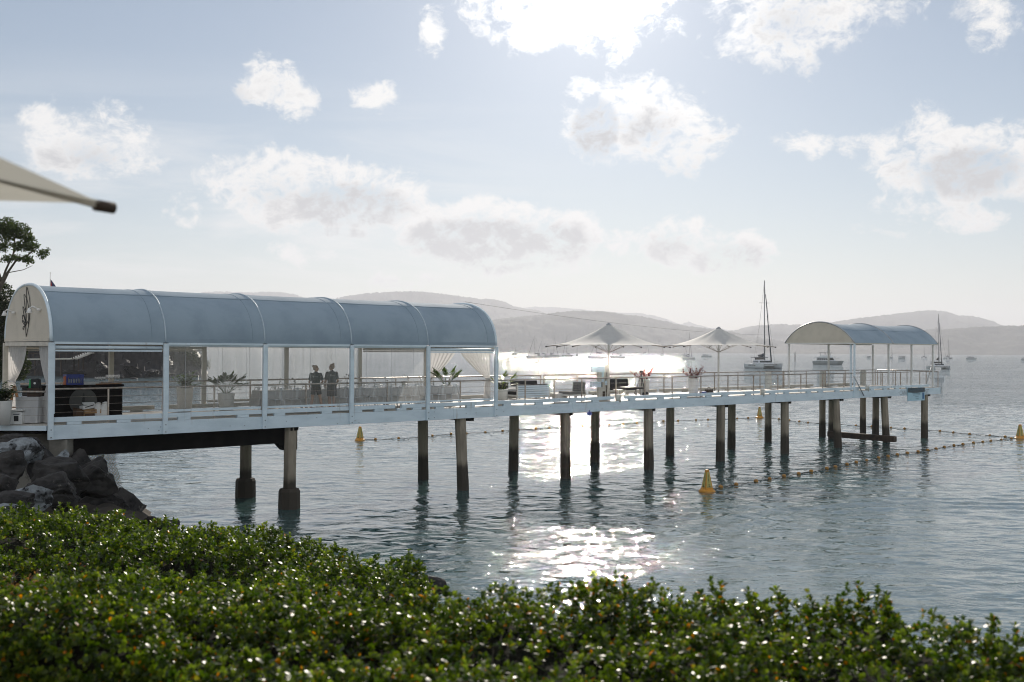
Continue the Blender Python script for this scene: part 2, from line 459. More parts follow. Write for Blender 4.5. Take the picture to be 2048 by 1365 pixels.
M['inkline'] = mat('black_line', (0.01, 0.01, 0.01), 0.6, col2=(0.014, 0.014, 0.014), nscale=20)
M['oak'] = mat('orange_brown_timber', (0.42, 0.20, 0.08), 0.6, col2=(0.32, 0.15, 0.06), nscale=4, stretch=(1, 1, 0.2))
M['brown'] = mat('brown_bag_cloth', (0.055, 0.035, 0.022), 0.8, col2=(0.04, 0.026, 0.017), nscale=9)
M['concrete'] = mat('stained_concrete', (0.27, 0.25, 0.21), 0.9, col2=(0.15, 0.135, 0.115), nscale=1.4, bump=0.4, bscale=16, spots=((0.09, 0.08, 0.07), 2.2, 0.55, 0.7))
M['rock'] = mat('dark_rock', (0.055, 0.050, 0.046), 0.75, spec=0.25, col2=(0.012, 0.0115, 0.011), nscale=1.8, bump=1.0, bscale=6, spots=((0.17, 0.155, 0.135), 3.0, 0.60, 0.72))
M['palerock'] = mat('pale_lichened_rock', (0.30, 0.32, 0.33), 0.85, spec=0.2, col2=(0.07, 0.07, 0.07), nscale=2.4, bump=1.0, bscale=7, spots=((0.022, 0.022, 0.022), 3.5, 0.52, 0.60))
M['buoy'] = mat('yellow_buoy_plastic', (0.62, 0.27, 0.015), 0.4, col2=(0.52, 0.21, 0.012), nscale=6)
M['buoytext'] = mat('buoy_panel', (0.50, 0.42, 0.12), 0.5, col2=(0.44, 0.36, 0.09), nscale=6)
M['float'] = mat('orange_float_plastic', (0.42, 0.20, 0.03), 0.5, col2=(0.30, 0.14, 0.03), nscale=9)
M['rope'] = mat('wet_rope', (0.06, 0.05, 0.04), 0.8, col2=(0.09, 0.075, 0.06), nscale=30)
M['gel'] = mat('white_gelcoat', (0.72, 0.73, 0.73), 0.3, col2=(0.64, 0.65, 0.65), nscale=0.6)
M['greyhull'] = mat('grey_hull', (0.32, 0.34, 0.34), 0.35, col2=(0.27, 0.29, 0.29), nscale=0.6)
M['antifoul'] = mat('dark_waterline_paint', (0.03, 0.045, 0.05), 0.6, col2=(0.045, 0.06, 0.06), nscale=2)
M['tint'] = mat('tinted_window', (0.01, 0.012, 0.014), 0.08, col2=(0.015, 0.018, 0.02), nscale=1)
M['sailcover'] = mat('dark_sail_cover', (0.03, 0.045, 0.06), 0.8, col2=(0.04, 0.055, 0.07), nscale=3)
M['mast'] = mat('aluminium_mast', (0.30, 0.30, 0.30), 0.4, 0.5, col2=(0.24, 0.24, 0.24), nscale=1)
M['skin'] = mat('skin', (0.50, 0.30, 0.20), 0.5, col2=(0.45, 0.26, 0.175), nscale=7)
M['hair'] = mat('light_brown_hair', (0.34, 0.22, 0.13), 0.6, col2=(0.24, 0.15, 0.09), nscale=25, stretch=(3, 3, 0.5))
M['shirt'] = mat('dark_green_polo_cloth', (0.022, 0.042, 0.042), 0.85, col2=(0.030, 0.052, 0.05), nscale=12)
M['shorts'] = mat('black_shorts_cloth', (0.010, 0.014, 0.014), 0.85, col2=(0.015, 0.02, 0.02), nscale=12)
M['shoe'] = mat('dark_shoe', (0.02, 0.02, 0.02), 0.6, col2=(0.03, 0.03, 0.03), nscale=12)
M['print'] = mat('pale_shirt_print', (0.42, 0.46, 0.44), 0.8, col2=(0.36, 0.40, 0.38), nscale=9)
M['bark'] = mat('tree_bark', (0.10, 0.08, 0.06), 0.9, col2=(0.05, 0.04, 0.03), nscale=6, bump=0.5, bscale=20)
M['signblue'] = mat('pale_blue_sign', (0.42, 0.60, 0.68), 0.5, col2=(0.38, 0.55, 0.63), nscale=3)
M['signdark'] = mat('dark_sign_band', (0.01, 0.03, 0.04), 0.5, col2=(0.014, 0.036, 0.046), nscale=6)
M['navy'] = mat('navy_flag_cloth', (0.012, 0.02, 0.07), 0.8, col2=(0.01, 0.016, 0.055), nscale=4, transl=0.2)
M['flagred'] = mat('red_flag_cloth', (0.35, 0.02, 0.02), 0.8, col2=(0.3, 0.018, 0.018), nscale=4)
M['mesh'] = mat('rusty_wire', (0.20, 0.14, 0.09), 0.7, 0.0, col2=(0.20, 0.15, 0.10), nscale=6)
M['forest'] = mat('forested_hill', (0.030, 0.036, 0.022), 0.95, col2=(0.014, 0.018, 0.011), nscale=0.010, bump=0.0, spots=((0.085, 0.088, 0.055), 0.018, 0.48, 0.66), spec=0.1)
M['earth'] = mat('bank_earth', (0.055, 0.042, 0.030), 0.95, col2=(0.035, 0.028, 0.02), nscale=2.5, bump=0.6, bscale=14)
M['litter'] = mat('dry_leaf', (0.26, 0.15, 0.09), 0.7, col2=(0.16, 0.085, 0.05), nscale=3)
M['headrock'] = mat('headland_rock', (0.022, 0.020, 0.018), 0.5, spec=0.12, col2=(0.010, 0.0095, 0.009), nscale=0.35, bump=0.6, bscale=1.2, spots=((0.06, 0.055, 0.048), 0.9, 0.60, 0.72))

M['stem'] = mat('flower_stem', (0.05, 0.09, 0.03), 0.7, col2=(0.06, 0.10, 0.03), nscale=9)
M['flower'] = mat('pale_petals', (0.45, 0.40, 0.36), 0.8, col2=(0.36, 0.22, 0.20), nscale=12)
M['signtext'] = mat('sign_lettering', (0.05, 0.13, 0.18), 0.6, col2=(0.06, 0.15, 0.2), nscale=6)
M['signpanel'] = mat('sign_blue_panel', (0.01, 0.10, 0.24), 0.5, col2=(0.012, 0.12, 0.27), nscale=6)
M['faded'] = mat('faded_stencil_paint', (0.30, 0.32, 0.34), 0.7, col2=(0.55, 0.56, 0.57), nscale=9)

def leaf_mat(name, base, transl=0.5, rough=0.30, vary=True, spec=0.32):
    m = bpy.data.materials.new(name); m.use_nodes = True
    N, L = m.node_tree.nodes, m.node_tree.links
    b = N['Principled BSDF']; b.inputs['Roughness'].default_value = rough; b.inputs['Specular IOR Level'].default_value = spec
    at = N.new('ShaderNodeAttribute'); at.attribute_name = 'tint'
    nz = N.new('ShaderNodeTexNoise'); nz.inputs['Scale'].default_value = 3.0
    tc = N.new('ShaderNodeTexCoord'); L.new(tc.outputs['Object'], nz.inputs['Vector'])
    hs = N.new('ShaderNodeHueSaturation')
    mr = N.new('ShaderNodeMapRange'); L.new(nz.outputs[0], mr.inputs[0]); mr.inputs[3].default_value = 0.75; mr.inputs[4].default_value = 1.25
    L.new(mr.outputs[0], hs.inputs['Value']); hs.inputs['Saturation'].default_value = 1.05
    if vary: L.new(at.outputs['Color'], hs.inputs['Color'])
    else: hs.inputs['Color'].default_value = (*base, 1)
    L.new(hs.outputs[0], b.inputs['Base Color'])
    t = N.new('ShaderNodeBsdfTranslucent')
    sc = N.new('ShaderNodeMix'); sc.data_type = 'RGBA'; sc.blend_type = 'MULTIPLY'; sc.inputs[0].default_value = 1.0
    L.new(hs.outputs[0], sc.inputs[6]); sc.inputs[7].default_value = (1.7, 1.9, 0.75, 1)
    L.new(sc.outputs[2], t.inputs[0])
    ms = N.new('ShaderNodeMixShader'); ms.inputs[0].default_value = transl
    L.new(b.outputs[0], ms.inputs[1]); L.new(t.outputs[0], ms.inputs[2])
    L.new(ms.outputs[0], N['Material Output'].inputs[0])
    return m
M['leaf'] = leaf_mat('hedge_leaf', (0.05, 0.09, 0.02), rough=0.34, spec=0.42)
M['treeleaf'] = leaf_mat('tree_leaf', (0.05, 0.08, 0.02), transl=0.3, rough=0.5)
M['potleaf'] = leaf_mat('pot_plant_leaf', (0.06, 0.11, 0.03), transl=0.4, rough=0.35)

def clear_pvc():
    m = bpy.data.materials.new('clear_pvc_blind'); m.use_nodes = True
    N, L = m.node_tree.nodes, m.node_tree.links
    N.remove(N['Principled BSDF'])
    out = N['Material Output']
    tr = N.new('ShaderNodeBsdfTransparent'); tr.inputs[0].default_value = (0.94, 0.95, 0.95, 1)
    tl = N.new('ShaderNodeBsdfTranslucent'); tl.inputs[0].default_value = (0.9, 0.9, 0.89, 1)
    df = N.new('ShaderNodeBsdfDiffuse'); df.inputs[0].default_value = (0.6, 0.6, 0.6, 1)
    gl = N.new('ShaderNodeBsdfGlossy'); gl.inputs['Roughness'].default_value = 0.12
    tc = N.new('ShaderNodeTexCoord'); mp = N.new('ShaderNodeMapping'); mp.inputs['Scale'].default_value = (3.0, 1, 0.25)
    L.new(tc.outputs['Object'], mp.inputs[0])
    nz = N.new('ShaderNodeTexNoise'); nz.inputs['Scale'].default_value = 1.4; nz.inputs['Detail'].default_value = 7; L.new(mp.outputs[0], nz.inputs['Vector'])
    mr = N.new('ShaderNodeMapRange'); L.new(nz.outputs[0], mr.inputs[0]); mr.inputs[1].default_value = 0.3; mr.inputs[2].default_value = 0.75
    mr.inputs[3].default_value = 0.10; mr.inputs[4].default_value = 0.34
    m1 = N.new('ShaderNodeMixShader'); m1.inputs[0].default_value = 0.3; L.new(tl.outputs[0], m1.inputs[1]); L.new(df.outputs[0], m1.inputs[2])
    m2 = N.new('ShaderNodeMixShader'); L.new(mr.outputs[0], m2.inputs[0]); L.new(tr.outputs[0], m2.inputs[1]); L.new(m1.outputs[0], m2.inputs[2])
    m3 = N.new('ShaderNodeMixShader'); m3.inputs[0].default_value = 0.06; L.new(m2.outputs[0], m3.inputs[1]); L.new(gl.outputs[0], m3.inputs[2])
    L.new(m3.outputs[0], out.inputs[0])
    return m
M['pvc'] = clear_pvc()
def clear_glass():
    m = bpy.data.materials.new('clear_glass'); m.use_nodes = True
    N, L = m.node_tree.nodes, m.node_tree.links
    N.remove(N['Principled BSDF'])
    tr = N.new('ShaderNodeBsdfTransparent'); gl = N.new('ShaderNodeBsdfGlossy'); gl.inputs['Roughness'].default_value = 0.05
    lw = N.new('ShaderNodeLayerWeight'); lw.inputs[0].default_value = 0.62
    mx = N.new('ShaderNodeMixShader'); L.new(lw.outputs['Facing'], mx.inputs[0]); L.new(tr.outputs[0], mx.inputs[1]); L.new(gl.outputs[0], mx.inputs[2])
    L.new(mx.outputs[0], N['Material Output'].inputs[0])
    return m
M['glass'] = clear_glass()
# ================================================================== THE SETTING
# ------------------------------------------------------------------ water
def water_material():
    m = bpy.data.materials.new('sea_water'); m.use_nodes = True
    N, L = m.node_tree.nodes, m.node_tree.links
    b = N['Principled BSDF']
    b.inputs['Base Color'].default_value = (0.055, 0.108, 0.104, 1)
    b.inputs['Roughness'].default_value = 0.02
    b.inputs['IOR'].default_value = 2.1
    g = N.new('ShaderNodeNewGeometry')
    def noise(scale, stretch, detail, rough, rot=0.0):
        mp = N.new('ShaderNodeMapping'); mp.inputs['Scale'].default_value = stretch; mp.inputs['Rotation'].default_value = (0, 0, rot)
        L.new(g.outputs['Position'], mp.inputs[0])
        n = N.new('ShaderNodeTexNoise'); n.inputs['Scale'].default_value = scale; n.inputs['Detail'].default_value = detail
        n.inputs['Roughness'].default_value = rough; n.inputs['Distortion'].default_value = 0.2
        L.new(mp.outputs[0], n.inputs['Vector']); return n.outputs[0]
    fine = noise(3.0, (0.95, 1.0, 1.0), 4, 0.6, 0.12)
    med = noise(1.0, (0.5, 1.0, 1.0), 3, 0.55, -0.15)
    big = noise(0.05, (0.5, 1.0, 1.0), 3, 0.55, 0.1)          # gusts: smooth and ruffled patches
    gust = N.new('ShaderNodeMapRange'); L.new(big, gust.inputs[0]); gust.inputs[1].default_value = 0.35; gust.inputs[2].default_value = 0.65
    gust.inputs[3].default_value = 0.55; gust.inputs[4].default_value = 1.25
    # the ruffled sea far out
    sp = N.new('ShaderNodeSeparateXYZ'); L.new(g.outputs['Position'], sp.inputs[0])
    out_ = N.new('ShaderNodeMapRange'); L.new(sp.outputs[1], out_.inputs[0]); out_.inputs[1].default_value = 35; out_.inputs[2].default_value = 150
    out_.inputs[3].default_value = 0.12; out_.inputs[4].default_value = 1.0
    def bump(h, dist, strength, normal=None):
        n = N.new('ShaderNodeBump'); n.inputs['Distance'].default_value = dist
        if isinstance(strength, float): n.inputs['Strength'].default_value = strength
        else: L.new(strength, n.inputs['Strength'])
        L.new(h, n.inputs['Height'])
        if normal: L.new(normal, n.inputs['Normal'])
        return n.outputs[0]
    mm = N.new('ShaderNodeMath'); mm.operation = 'MULTIPLY'; L.new(gust.outputs[0], mm.inputs[0]); L.new(out_.outputs[0], mm.inputs[1])
    b1 = bump(med, 0.80, mm.outputs[0])
    clump = noise(1.3, (0.5, 1.0, 1.0), 4, 0.6, 0.3)             # cat's paws of finer ripple
    cl = N.new('ShaderNodeMapRange'); cl.interpolation_type = 'SMOOTHSTEP'; L.new(clump, cl.inputs[0]); cl.inputs[1].default_value = 0.42; cl.inputs[2].default_value = 0.62
    cl.inputs[3].default_value = 0.06; cl.inputs[4].default_value = 1.0
    b2 = bump(fine, 0.056, cl.outputs[0], b1)
    L.new(b2, b.inputs['Normal'])
    return m
def sstep_np(v, a, b):
    t = np.clip((v - a) / (b - a), 0, 1); return t * t * (3 - 2 * t)
def build_water():
    ys = [5.0]
    while ys[-1] < 150: ys.append(ys[-1] + 0.0030 * ys[-1] + 0.004)
    near_rows = len(ys)
    while ys[-1] < 15000: ys.append(ys[-1] * 1.03)
    ys = np.array(ys)
    u = np.concatenate([np.linspace(-1.6, -0.62, 14)[:-1], np.linspace(-0.62, 0.62, 400), np.linspace(0.62, 1.6, 14)[1:]])
    X = u[None, :] * (ys[:, None] + 6.0); Y = np.repeat(ys[:, None], len(u), 1)
    Z = np.zeros_like(X)
    nr = near_rows
    x, y = X[:nr], Y[:nr]
    sp = np.maximum(0.0030 * y + 0.004, 1.24 * (y + 6) / 400)
    z = np.zeros_like(x)
    r2 = np.random.default_rng(11)
    slope_total = 0.103
    n = 90
    lam = np.exp(r2.uniform(math.log(0.26), math.log(1.9), n))
    th = -math.pi / 2 + r2.normal(0, 1.1, n) + 0.22          # travelling towards the shore
    wts = (lam / 1.0) ** -0.30
    wts /= np.sqrt((wts ** 2).sum() / 2)
    # patches where the surface is calmer
    patch = (0.50 + 0.42 * sstep_np(x + 0.35 * (y - 30), -9, 3)) * (0.9 + 0.26 * np.sin(x * 0.21 + 1.3 * np.sin(y * 0.13)) * np.sin(y * 0.17 + 0.9 * np.sin(x * 0.11 + 1)) + 0.12 * np.sin(x * 0.5 + y * 0.31))
    for i in range(n):
        k = 2 * math.pi / lam[i]
        a = slope_total * wts[i] / k
        ph = r2.uniform(0, 2 * math.pi)
        fade = np.clip((lam[i] / sp - 2.2) / 2.0, 0, 1)
        z += a * fade * np.sin(k * (x * math.cos(th[i]) + y * math.sin(th[i])) + ph + 0.5 * np.sin(0.31 * x + 0.17 * y + i))
    # wake rings of a boat that has passed, running out across the lower right
    d = np.hypot(x - 17.0, (y - 24.0) * 1.0)
    wake = np.exp(-((d - 13.5) / 1.6) ** 2) * np.clip((y - 20) / 10, 0, 1) * np.clip((x - 2) / 6, 0, 1)
    z = z * patch * np.clip((150 - y) / 60, 0, 1) + 0.035 * wake * np.sin(d * 2 * math.pi / 1.15)
    Z[:nr] = z
    V = np.stack([X, Y, Z], -1).reshape(-1, 3)
    rws, cs = X.shape
    idx = np.arange(rws * cs).reshape(rws, cs)
    F = np.stack([idx[:-1, :-1], idx[:-1, 1:], idx[1:, 1:], idx[1:, :-1]], -1).reshape(-1, 4)
    o = np_mesh('water', V, F, water_material(), smooth=True)
    tag(o, kind='structure')
    # the sea behind and beside the spit of land, out of the picture
    return o
build_water()

# ------------------------------------------------------------------ value noise for terrain
def vnoise(x, y, seed=0):
    xi, yi = np.floor(x).astype(np.int64), np.floor(y).astype(np.int64)
    fx, fy = x - xi, y - yi
    fx = fx * fx * (3 - 2 * fx); fy = fy * fy * (3 - 2 * fy)
    def h(a, b):
        n = (a * 374761393 + b * 668265263 + seed * 1442695041) & 0x7fffffff
        n = ((n ^ (n >> 13)) * 1274126177) & 0x7fffffff
        return ((n ^ (n >> 16)) & 0xffff) / 65535.0
    return (h(xi, yi) * (1 - fx) + h(xi + 1, yi) * fx) * (1 - fy) + (h(xi, yi + 1) * (1 - fx) + h(xi + 1, yi + 1) * fx) * fy
def fbm(x, y, oct=4, seed=0):
    s = 0; a = 0.5; t = 0
    for i in range(oct):
        s = s + a * vnoise(x * 2 ** i, y * 2 ** i, seed + i); t += a; a *= 0.55
    return s / t

# ------------------------------------------------------------------ hills across the bay
def hill(profile, shore, depth, seed, rough=1.0):
    """profile: ridge line as spots of the photograph; shore: distance of its foot; depth: how far behind the foot the ridge stands"""
    shore *= 1.6; depth *= 1.6
    pr = np.array(profile, float)
    xs = np.arange(pr[0, 0], pr[-1, 0] + 0.1, 1.9)
    pys = np.interp(xs, pr[:, 0], pr[:, 1])
    rows = []
    nrow = 42
    rg = np.random.default_rng(seed)
    bumps = rg.normal(0, 1, len(xs)); b2 = np.convolve(bumps, [0.25, 0.5, 0.25], 'same')
    for r in range(nrow):
        f = r / (nrow - 3)
        line = []
        for i, (px, py) in enumerate(zip(xs, pys)):
            d = px_ray(px, py)
            D = shore + depth * (1 - 0.25 * math.sin(px * 0.011 + seed)) 
            y = shore + (D - shore) * f
            ridge = EYE + d.z / d.y * D
            h = max(0.0, ridge)
            if f <= 1.0:
                s = f ** 0.8 * (0.75 + 0.25 * f)
                z = h * s
            else:
                z = h * max(0.0, 1 - (f - 1) * 3.0)
            line.append((d.x / d.y * y, y, z))
        rows.append(line)
    V = np.array(rows)
    gul = fbm(V[..., 0] / 230.0, V[..., 1] / 380.0, 4, seed) - 0.5
    fr = np.arange(nrow)[:, None] / (nrow - 3)
    env = np.sin(np.clip(fr, 0, 1) * math.pi)
    V[..., 2] += gul * env * 150.0 * rough
    V[..., 2] = np.maximum(V[..., 2], -1.0 + 0 * fr)
    V[..., 2] += (fr > 0.05) * (rg.normal(0, 0.75, V.shape[:2]) + np.where(fr >= 0.97, 0.8, 0.0) * b2[None, :]) * (shore / 2200.0) * rough
    V[0, :, 2] = -0.8
    idx = np.arange(V.shape[0] * V.shape[1]).reshape(V.shape[:2])
    F = np.stack([idx[:-1, :-1], idx[:-1, 1:], idx[1:, 1:], idx[1:, :-1]], -1).reshape(-1, 4)
    o = np_mesh('hill', V.reshape(-1, 3), F, M['forest'])
    return tag(o, kind='structure')
hill([(960, 705), (985, 640), (1040, 634), (1084, 629), (1138, 622.5), (1165, 622), (1202, 623), (1225, 625), (1247, 629), (1270, 631), (1296, 636), (1325, 642), (1355, 649), (1399, 655),
      (1430, 659), (1463, 664), (1503, 673), (1532, 677), (1567, 683), (1600, 690), (1640, 700), (1700, 712)], 2700, 520, 3)
hill([(330, 706), (560, 640), (600, 600), (660, 600), (690, 593), (730, 587), (780, 584), (830, 583), (860, 585), (900, 590), (930, 594), (960, 598), (990, 599), (1010, 604), (1025, 612), (1045, 617), (1080, 622), (1120, 640), (1170, 690), (1200, 704)], 3700, 900, 5)
hill([(300, 690), (385, 588), (410, 584), (450, 584), (500, 585), (545, 584), (575, 586), (595, 591), (612, 597), (660, 612), (720, 690)], 4600, 900, 8)
hill([(960, 690), (1000, 625), (1040, 616), (1075, 614), (1109, 615), (1140, 617), (1163, 619), (1195, 623), (1247, 626), (1276, 626), (1306, 631), (1335, 639), (1360, 649), (1378, 644), (1395, 650), (1420, 656), (1470, 662), (1560, 704)], 5600, 1100, 12, 0.8)
hill([(1400, 700), (1440, 668), (1458, 663), (1480, 658), (1507, 652), (1530, 650), (1552, 648.5), (1581, 650), (1620, 650), (1660, 645.5), (1700, 639), (1729, 635), (1778, 629.5), (1827, 623.5), (1850, 621.5), (1867, 621), (1891, 623.5), (1921, 632), (1935, 631.5), (1950, 633),
      (1980, 641), (2005, 651), (2060, 664), (2150, 680)], 3400, 800, 15)
hill([(1500, 711), (1540, 690), (1600, 684), (1660, 677), (1720, 670), (1790, 666), (1850, 662), (1897, 659), (1912, 657.5), (1926, 657), (1940, 655), (1960, 654), (2000, 652.5), (2048, 651), (2150, 645), (2300, 650), (2450, 668), (2650, 712)], 2420, 420, 18)
hill([(-760, 706), (-420, 690), (-300, 640), (-100, 620), (60, 625), (200, 640), (330, 660), (400, 700)], 5200, 700, 21)

# ------------------------------------------------------------------ the bank: land under the hedge, the rocks and the landing
SHORE = [(60, -14), (16, -8), (10, 0), (7, 6.5), (4, 10.5), (1.5, 13), (0.0, 13.6), (-1.4, 15.2), (-3.0, 17.4), (-6, 20), (-8.6, 24.5), (-10.2, 29), (-11.5, 32.4), (-12.6, 34.6), (-15.5, 37), (-25, 45), (-31.6, 59), (-37, 70), (-43, 82), (-75, 86), (-75, -14)]
def shore_dist(x, y):
    P = np.array(SHORE); best = np.full(x.shape, 1e9); ins = np.zeros(x.shape, bool)
    for i in range(len(P)):
        a, b = P[i], P[(i + 1) % len(P)]
        ab = b - a; t = np.clip(((x - a[0]) * ab[0] + (y - a[1]) * ab[1]) / (ab @ ab), 0, 1)
        best = np.minimum(best, np.hypot(x - a[0] - t * ab[0], y - a[1] - t * ab[1]))
        c = ((a[1] > y) != (b[1] > y)) & (x < (b[0] - a[0]) * (y - a[1]) / (b[1] - a[1] + 1e-12) + a[0])
        ins ^= c
    return np.where(ins, best, -best)
def sstep(v, a, b):
    t = np.clip((v - a) / (b - a), 0, 1); return t * t * (3 - 2 * t)
def ground_z(x, y):
    x = np.asarray(x, float); y = np.asarray(y, float)
    d = shore_dist(x, y)
    cap = 2.45 + 1.45 * sstep(y, 9.0, 3.5) - 1.5 * sstep(y, 18, 23)
    lump = (fbm(x * 0.8, y * 0.8, 4, 3) - 0.5) * 0.7
    z = np.minimum(0.80 * d, cap + 0.12 * lump) + lump * sstep(d, -1, 1) * sstep(d, 4, 1.5)
    return np.maximum(z, -1.2)
def build_ground():
    xs = np.concatenate([np.arange(-74, -20, 1.5), np.arange(-20, 12, 0.25), np.arange(12, 60, 3.0)]); ys = np.concatenate([np.arange(-13.5, 4, 1.0), np.arange(4, 42, 0.25), np.arange(42, 89, 1.5)])
    X, Y = np.meshgrid(xs, ys)
    Z = ground_z(X, Y)
    V = np.stack([X, Y, Z], -1).reshape(-1, 3)
    idx = np.arange(X.size).reshape(X.shape)
    F = np.stack([idx[:-1, :-1], idx[:-1, 1:], idx[1:, 1:], idx[1:, :-1]], -1).reshape(-1, 4)
    keep = (Z.ravel()[F] > -1.15).any(1)
    o = np_mesh('ground', V, F[keep], M['earth'])
    tag(o, kind='structure')
build_ground()

# ------------------------------------------------------------------ headland with its dark rock slabs
def build_headland():
    pxs = np.arange(-420, 420, 2.2)
    top = np.interp(pxs, [-420, -360, 0, 60, 200, 330, 380, 402, 412, 420], [-1, 24, 17, 14.5, 12, 9.5, 7.2, 4.5, 2.0, -1.0])
    rows = []
    nr = 46
    X = []; 
    for r in range(nr):
        f = r / (nr - 1)
        y = 196 + 46 * f + 6 * np.sin(pxs * 0.02)
        x = np.array([px_ray(p, 700).x / px_ray(p, 700).y for p in pxs]) * y
        prof = np.clip(f / 0.42, 0, 1) ** 0.75
        z = top * prof * (1 - 1.1 * sstep_np(f, 0.68, 1.0)) - 0.5 * (1 - f) - 1.0 * sstep_np(f, 0.8, 1.0)
        # tilted slabs: steps running down to the sea on the right
        q = x * 0.55 + z * 1.1 + y * 0.35
        st = (q / 2.4 - np.floor(q / 2.4))
        amp = np.sin(np.clip(f / 0.5, 0, 1) * math.pi)
        z = z + amp * (st - 0.5) * 1.9 + amp * (fbm(x * 0.22, y * 0.25, 4, 9) - 0.5) * 4.5
        z = np.minimum(z, np.where(pxs > 405, 0.5, 99))
        rows.append(np.stack([x, y, z], -1))
    V = np.array(rows)
    V[0, :, 2] = -1.0
    idx = np.arange(V.shape[0] * V.shape[1]).reshape(V.shape[:2])
    F = np.stack([idx[:-1, :-1], idx[:-1, 1:], idx[1:, 1:], idx[1:, :-1]], -1).reshape(-1, 4)
    o = np_mesh('headland', V.reshape(-1, 3), F, M['headrock'], smooth=False)
    tag(o, kind='structure')
build_headland()

# ------------------------------------------------------------------ air
HAZE_DENSITY = 0.000150
def build_haze():
    b = MB(); b.box((0, 7460, 294.0), (25500, 15200, 592))
    m = bpy.data.materials.new('haze_air'); m.use_nodes = True
    N, L = m.node_tree.nodes, m.node_tree.links
    N.remove(N['Principled BSDF'])
    v = N.new('ShaderNodeVolumePrincipled'); v.inputs['Density'].default_value = HAZE_DENSITY
    v.inputs['Color'].default_value = (0.88, 0.885, 0.945, 1); v.inputs['Anisotropy'].default_value = 0.3
    L.new(v.outputs[0], N['Material Output'].inputs['Volume'])
    o = b.build('haze', m)
    tag(o, kind='stuff')
if USE_HAZE: build_haze()

# ------------------------------------------------------------------ rocks
def rock_mesh(size, seed, material, sub=4):
    rg = random.Random(seed)
    bm = bmesh.new(); bmesh.ops.create_icosphere(bm, subdivisions=sub, radius=1.0)
    planes = []
    for i in range(15):
        n = Vector((rg.gauss(0, 1), rg.gauss(0, 1), rg.gauss(0, 0.9))).normalized()
        planes.append((n, rg.uniform(0.46, 0.80)))
    off = Vector((rg.uniform(0, 50),) * 3)
    from mathutils import noise as mn
    for v in bm.verts:
        p = v.co.copy()
        for n, d in planes:
            k = p.dot(n)
            if k > d: p -= n * (k - d)
        q = p * 2.6 + off
        p += p.normalized() * (mn.fractal(q, 0.7, 2.1, 5) * 0.055 - abs(mn.noise(Vector((q.x * 0.8, q.y * 0.8, q.z * 2.2)))) * 0.13)
        v.co = p
    lo = [min(v.co[i] for v in bm.verts) for i in range(3)]; hi = [max(v.co[i] for v in bm.verts) for i in range(3)]
    for v in bm.verts: v.co = Vector([((v.co[i] - lo[i]) / (hi[i] - lo[i]) - 0.5) * size[i] for i in range(3)])
    me = bpy.data.meshes.new('rock'); bm.to_mesh(me); bm.free()
    me.materials.append(material)
    for i, f in enumerate(me.polygons): f.use_smooth = False
    return me
def rock(px, py, y, wpx, hpx, seed, label, material='rock', rz=0.0, tilt=0.0, depth=None):
    P = at_y(px, py, y); k = y / FPX
    w, h = wpx * k * 1.08, hpx * k * 1.25
    o = bpy.data.objects.new('rock', rock_mesh((w, depth or (w + h) / 2 * 0.9, h), seed, M[material]))
    o.location = P; o.rotation_euler = (0, tilt, rz)
    link(o); tag(o, label, 'rock', 'boulders of the sea wall')
for a in [
    (44, 886, 29.0, 92, 28, 1, 'dark slab of rock wedged under the landing beside the concrete block', 'rock', 0.2, 0.1),
    (44, 904, 28.2, 72, 44, 2, 'pale whitish lichened boulder under the landing', 'palerock', 0.3, 0.0),
    (12, 905, 28.0, 52, 36, 31, 'small pale blotched stone beside the whitish lichened boulder', 'palerock', 0.8, 0.0),
    (14, 936, 27.0, 66, 62, 3, 'tall dark boulder below the small pale blotched stone', 'rock', 0.5, 0.1),
    (118, 928, 29.0, 34, 46, 4, 'narrow upright grey boulder at the foot of the concrete block', 'palerock', 0.4, 0.1),
    (84, 930, 29.0, 46, 52, 41, 'shadowed boulder between the whitish boulder and the concrete block', 'rock', 1.1, 0.0),
    (122, 962, 28.0, 100, 72, 5, 'long flat topped dark boulder lying against the largest round boulder', 'rock', 0.1, 0.12),
    (184, 958, 29.2, 88, 68, 6, 'largest round boulder, brown faced, in front of the wire mesh', 'rock', 0.3, -0.1),
    (92, 976, 26.6, 112, 56, 7, 'broad grey boulder above the striped pale rock', 'rock', 0.0, 0.08),
    (12, 974, 25.4, 44, 44, 8, 'squared brownish block of stone with a cracked face', 'rock', 0.4, 0.0),
    (62, 996, 25.2, 76, 44, 9, 'striped pale rock just above the hedge', 'palerock', 0.6, 0.35),
    (26, 1003, 24.2, 72, 36, 10, 'dark low wedge shaped rock next to the striped pale rock', 'rock', 0.1, 0.1),
    (10, 1022, 23.0, 80, 26, 11, 'flat sunlit pale slab half hidden by the hedge', 'palerock', 0.2, 0.05),
    (128, 1004, 27.0, 60, 42, 12, 'small knobbly dark rock showing over the hedge top', 'rock', 0.7, 0.0),
    (203, 1008, 30.6, 100, 54, 13, 'smooth rounded dark rock at the water, below the largest boulder', 'rock', 0.2, 0.1),
    (250, 1016, 31.6, 78, 66, 14, 'outermost big dark rock with a rough seaward face', 'rock', 0.5, 0.15),
    (150, 930, 30.4, 60, 54, 42, 'boulder in deep shade right under the dark girder', 'rock', 0.9, 0.0),
    (303, 1050, 30.8, 30, 30, 15, 'small pointed rock standing alone in the water', 'rock', 0.3, 0.2),
    (336, 1056, 30.2, 46, 26, 16, 'low wet rock beside the small pointed rock', 'rock', 0.4, 0.0),
    (842, 1172, 13.4, 92, 34, 17, 'low dark rock at the water between the two hedges', 'rock', 0.2, 0.05),
    (790, 1160, 14.4, 60, 40, 18, 'dark rock half buried under the end of the lower hedge', 'rock', 0.6, 0.0),
]: rock(*a)
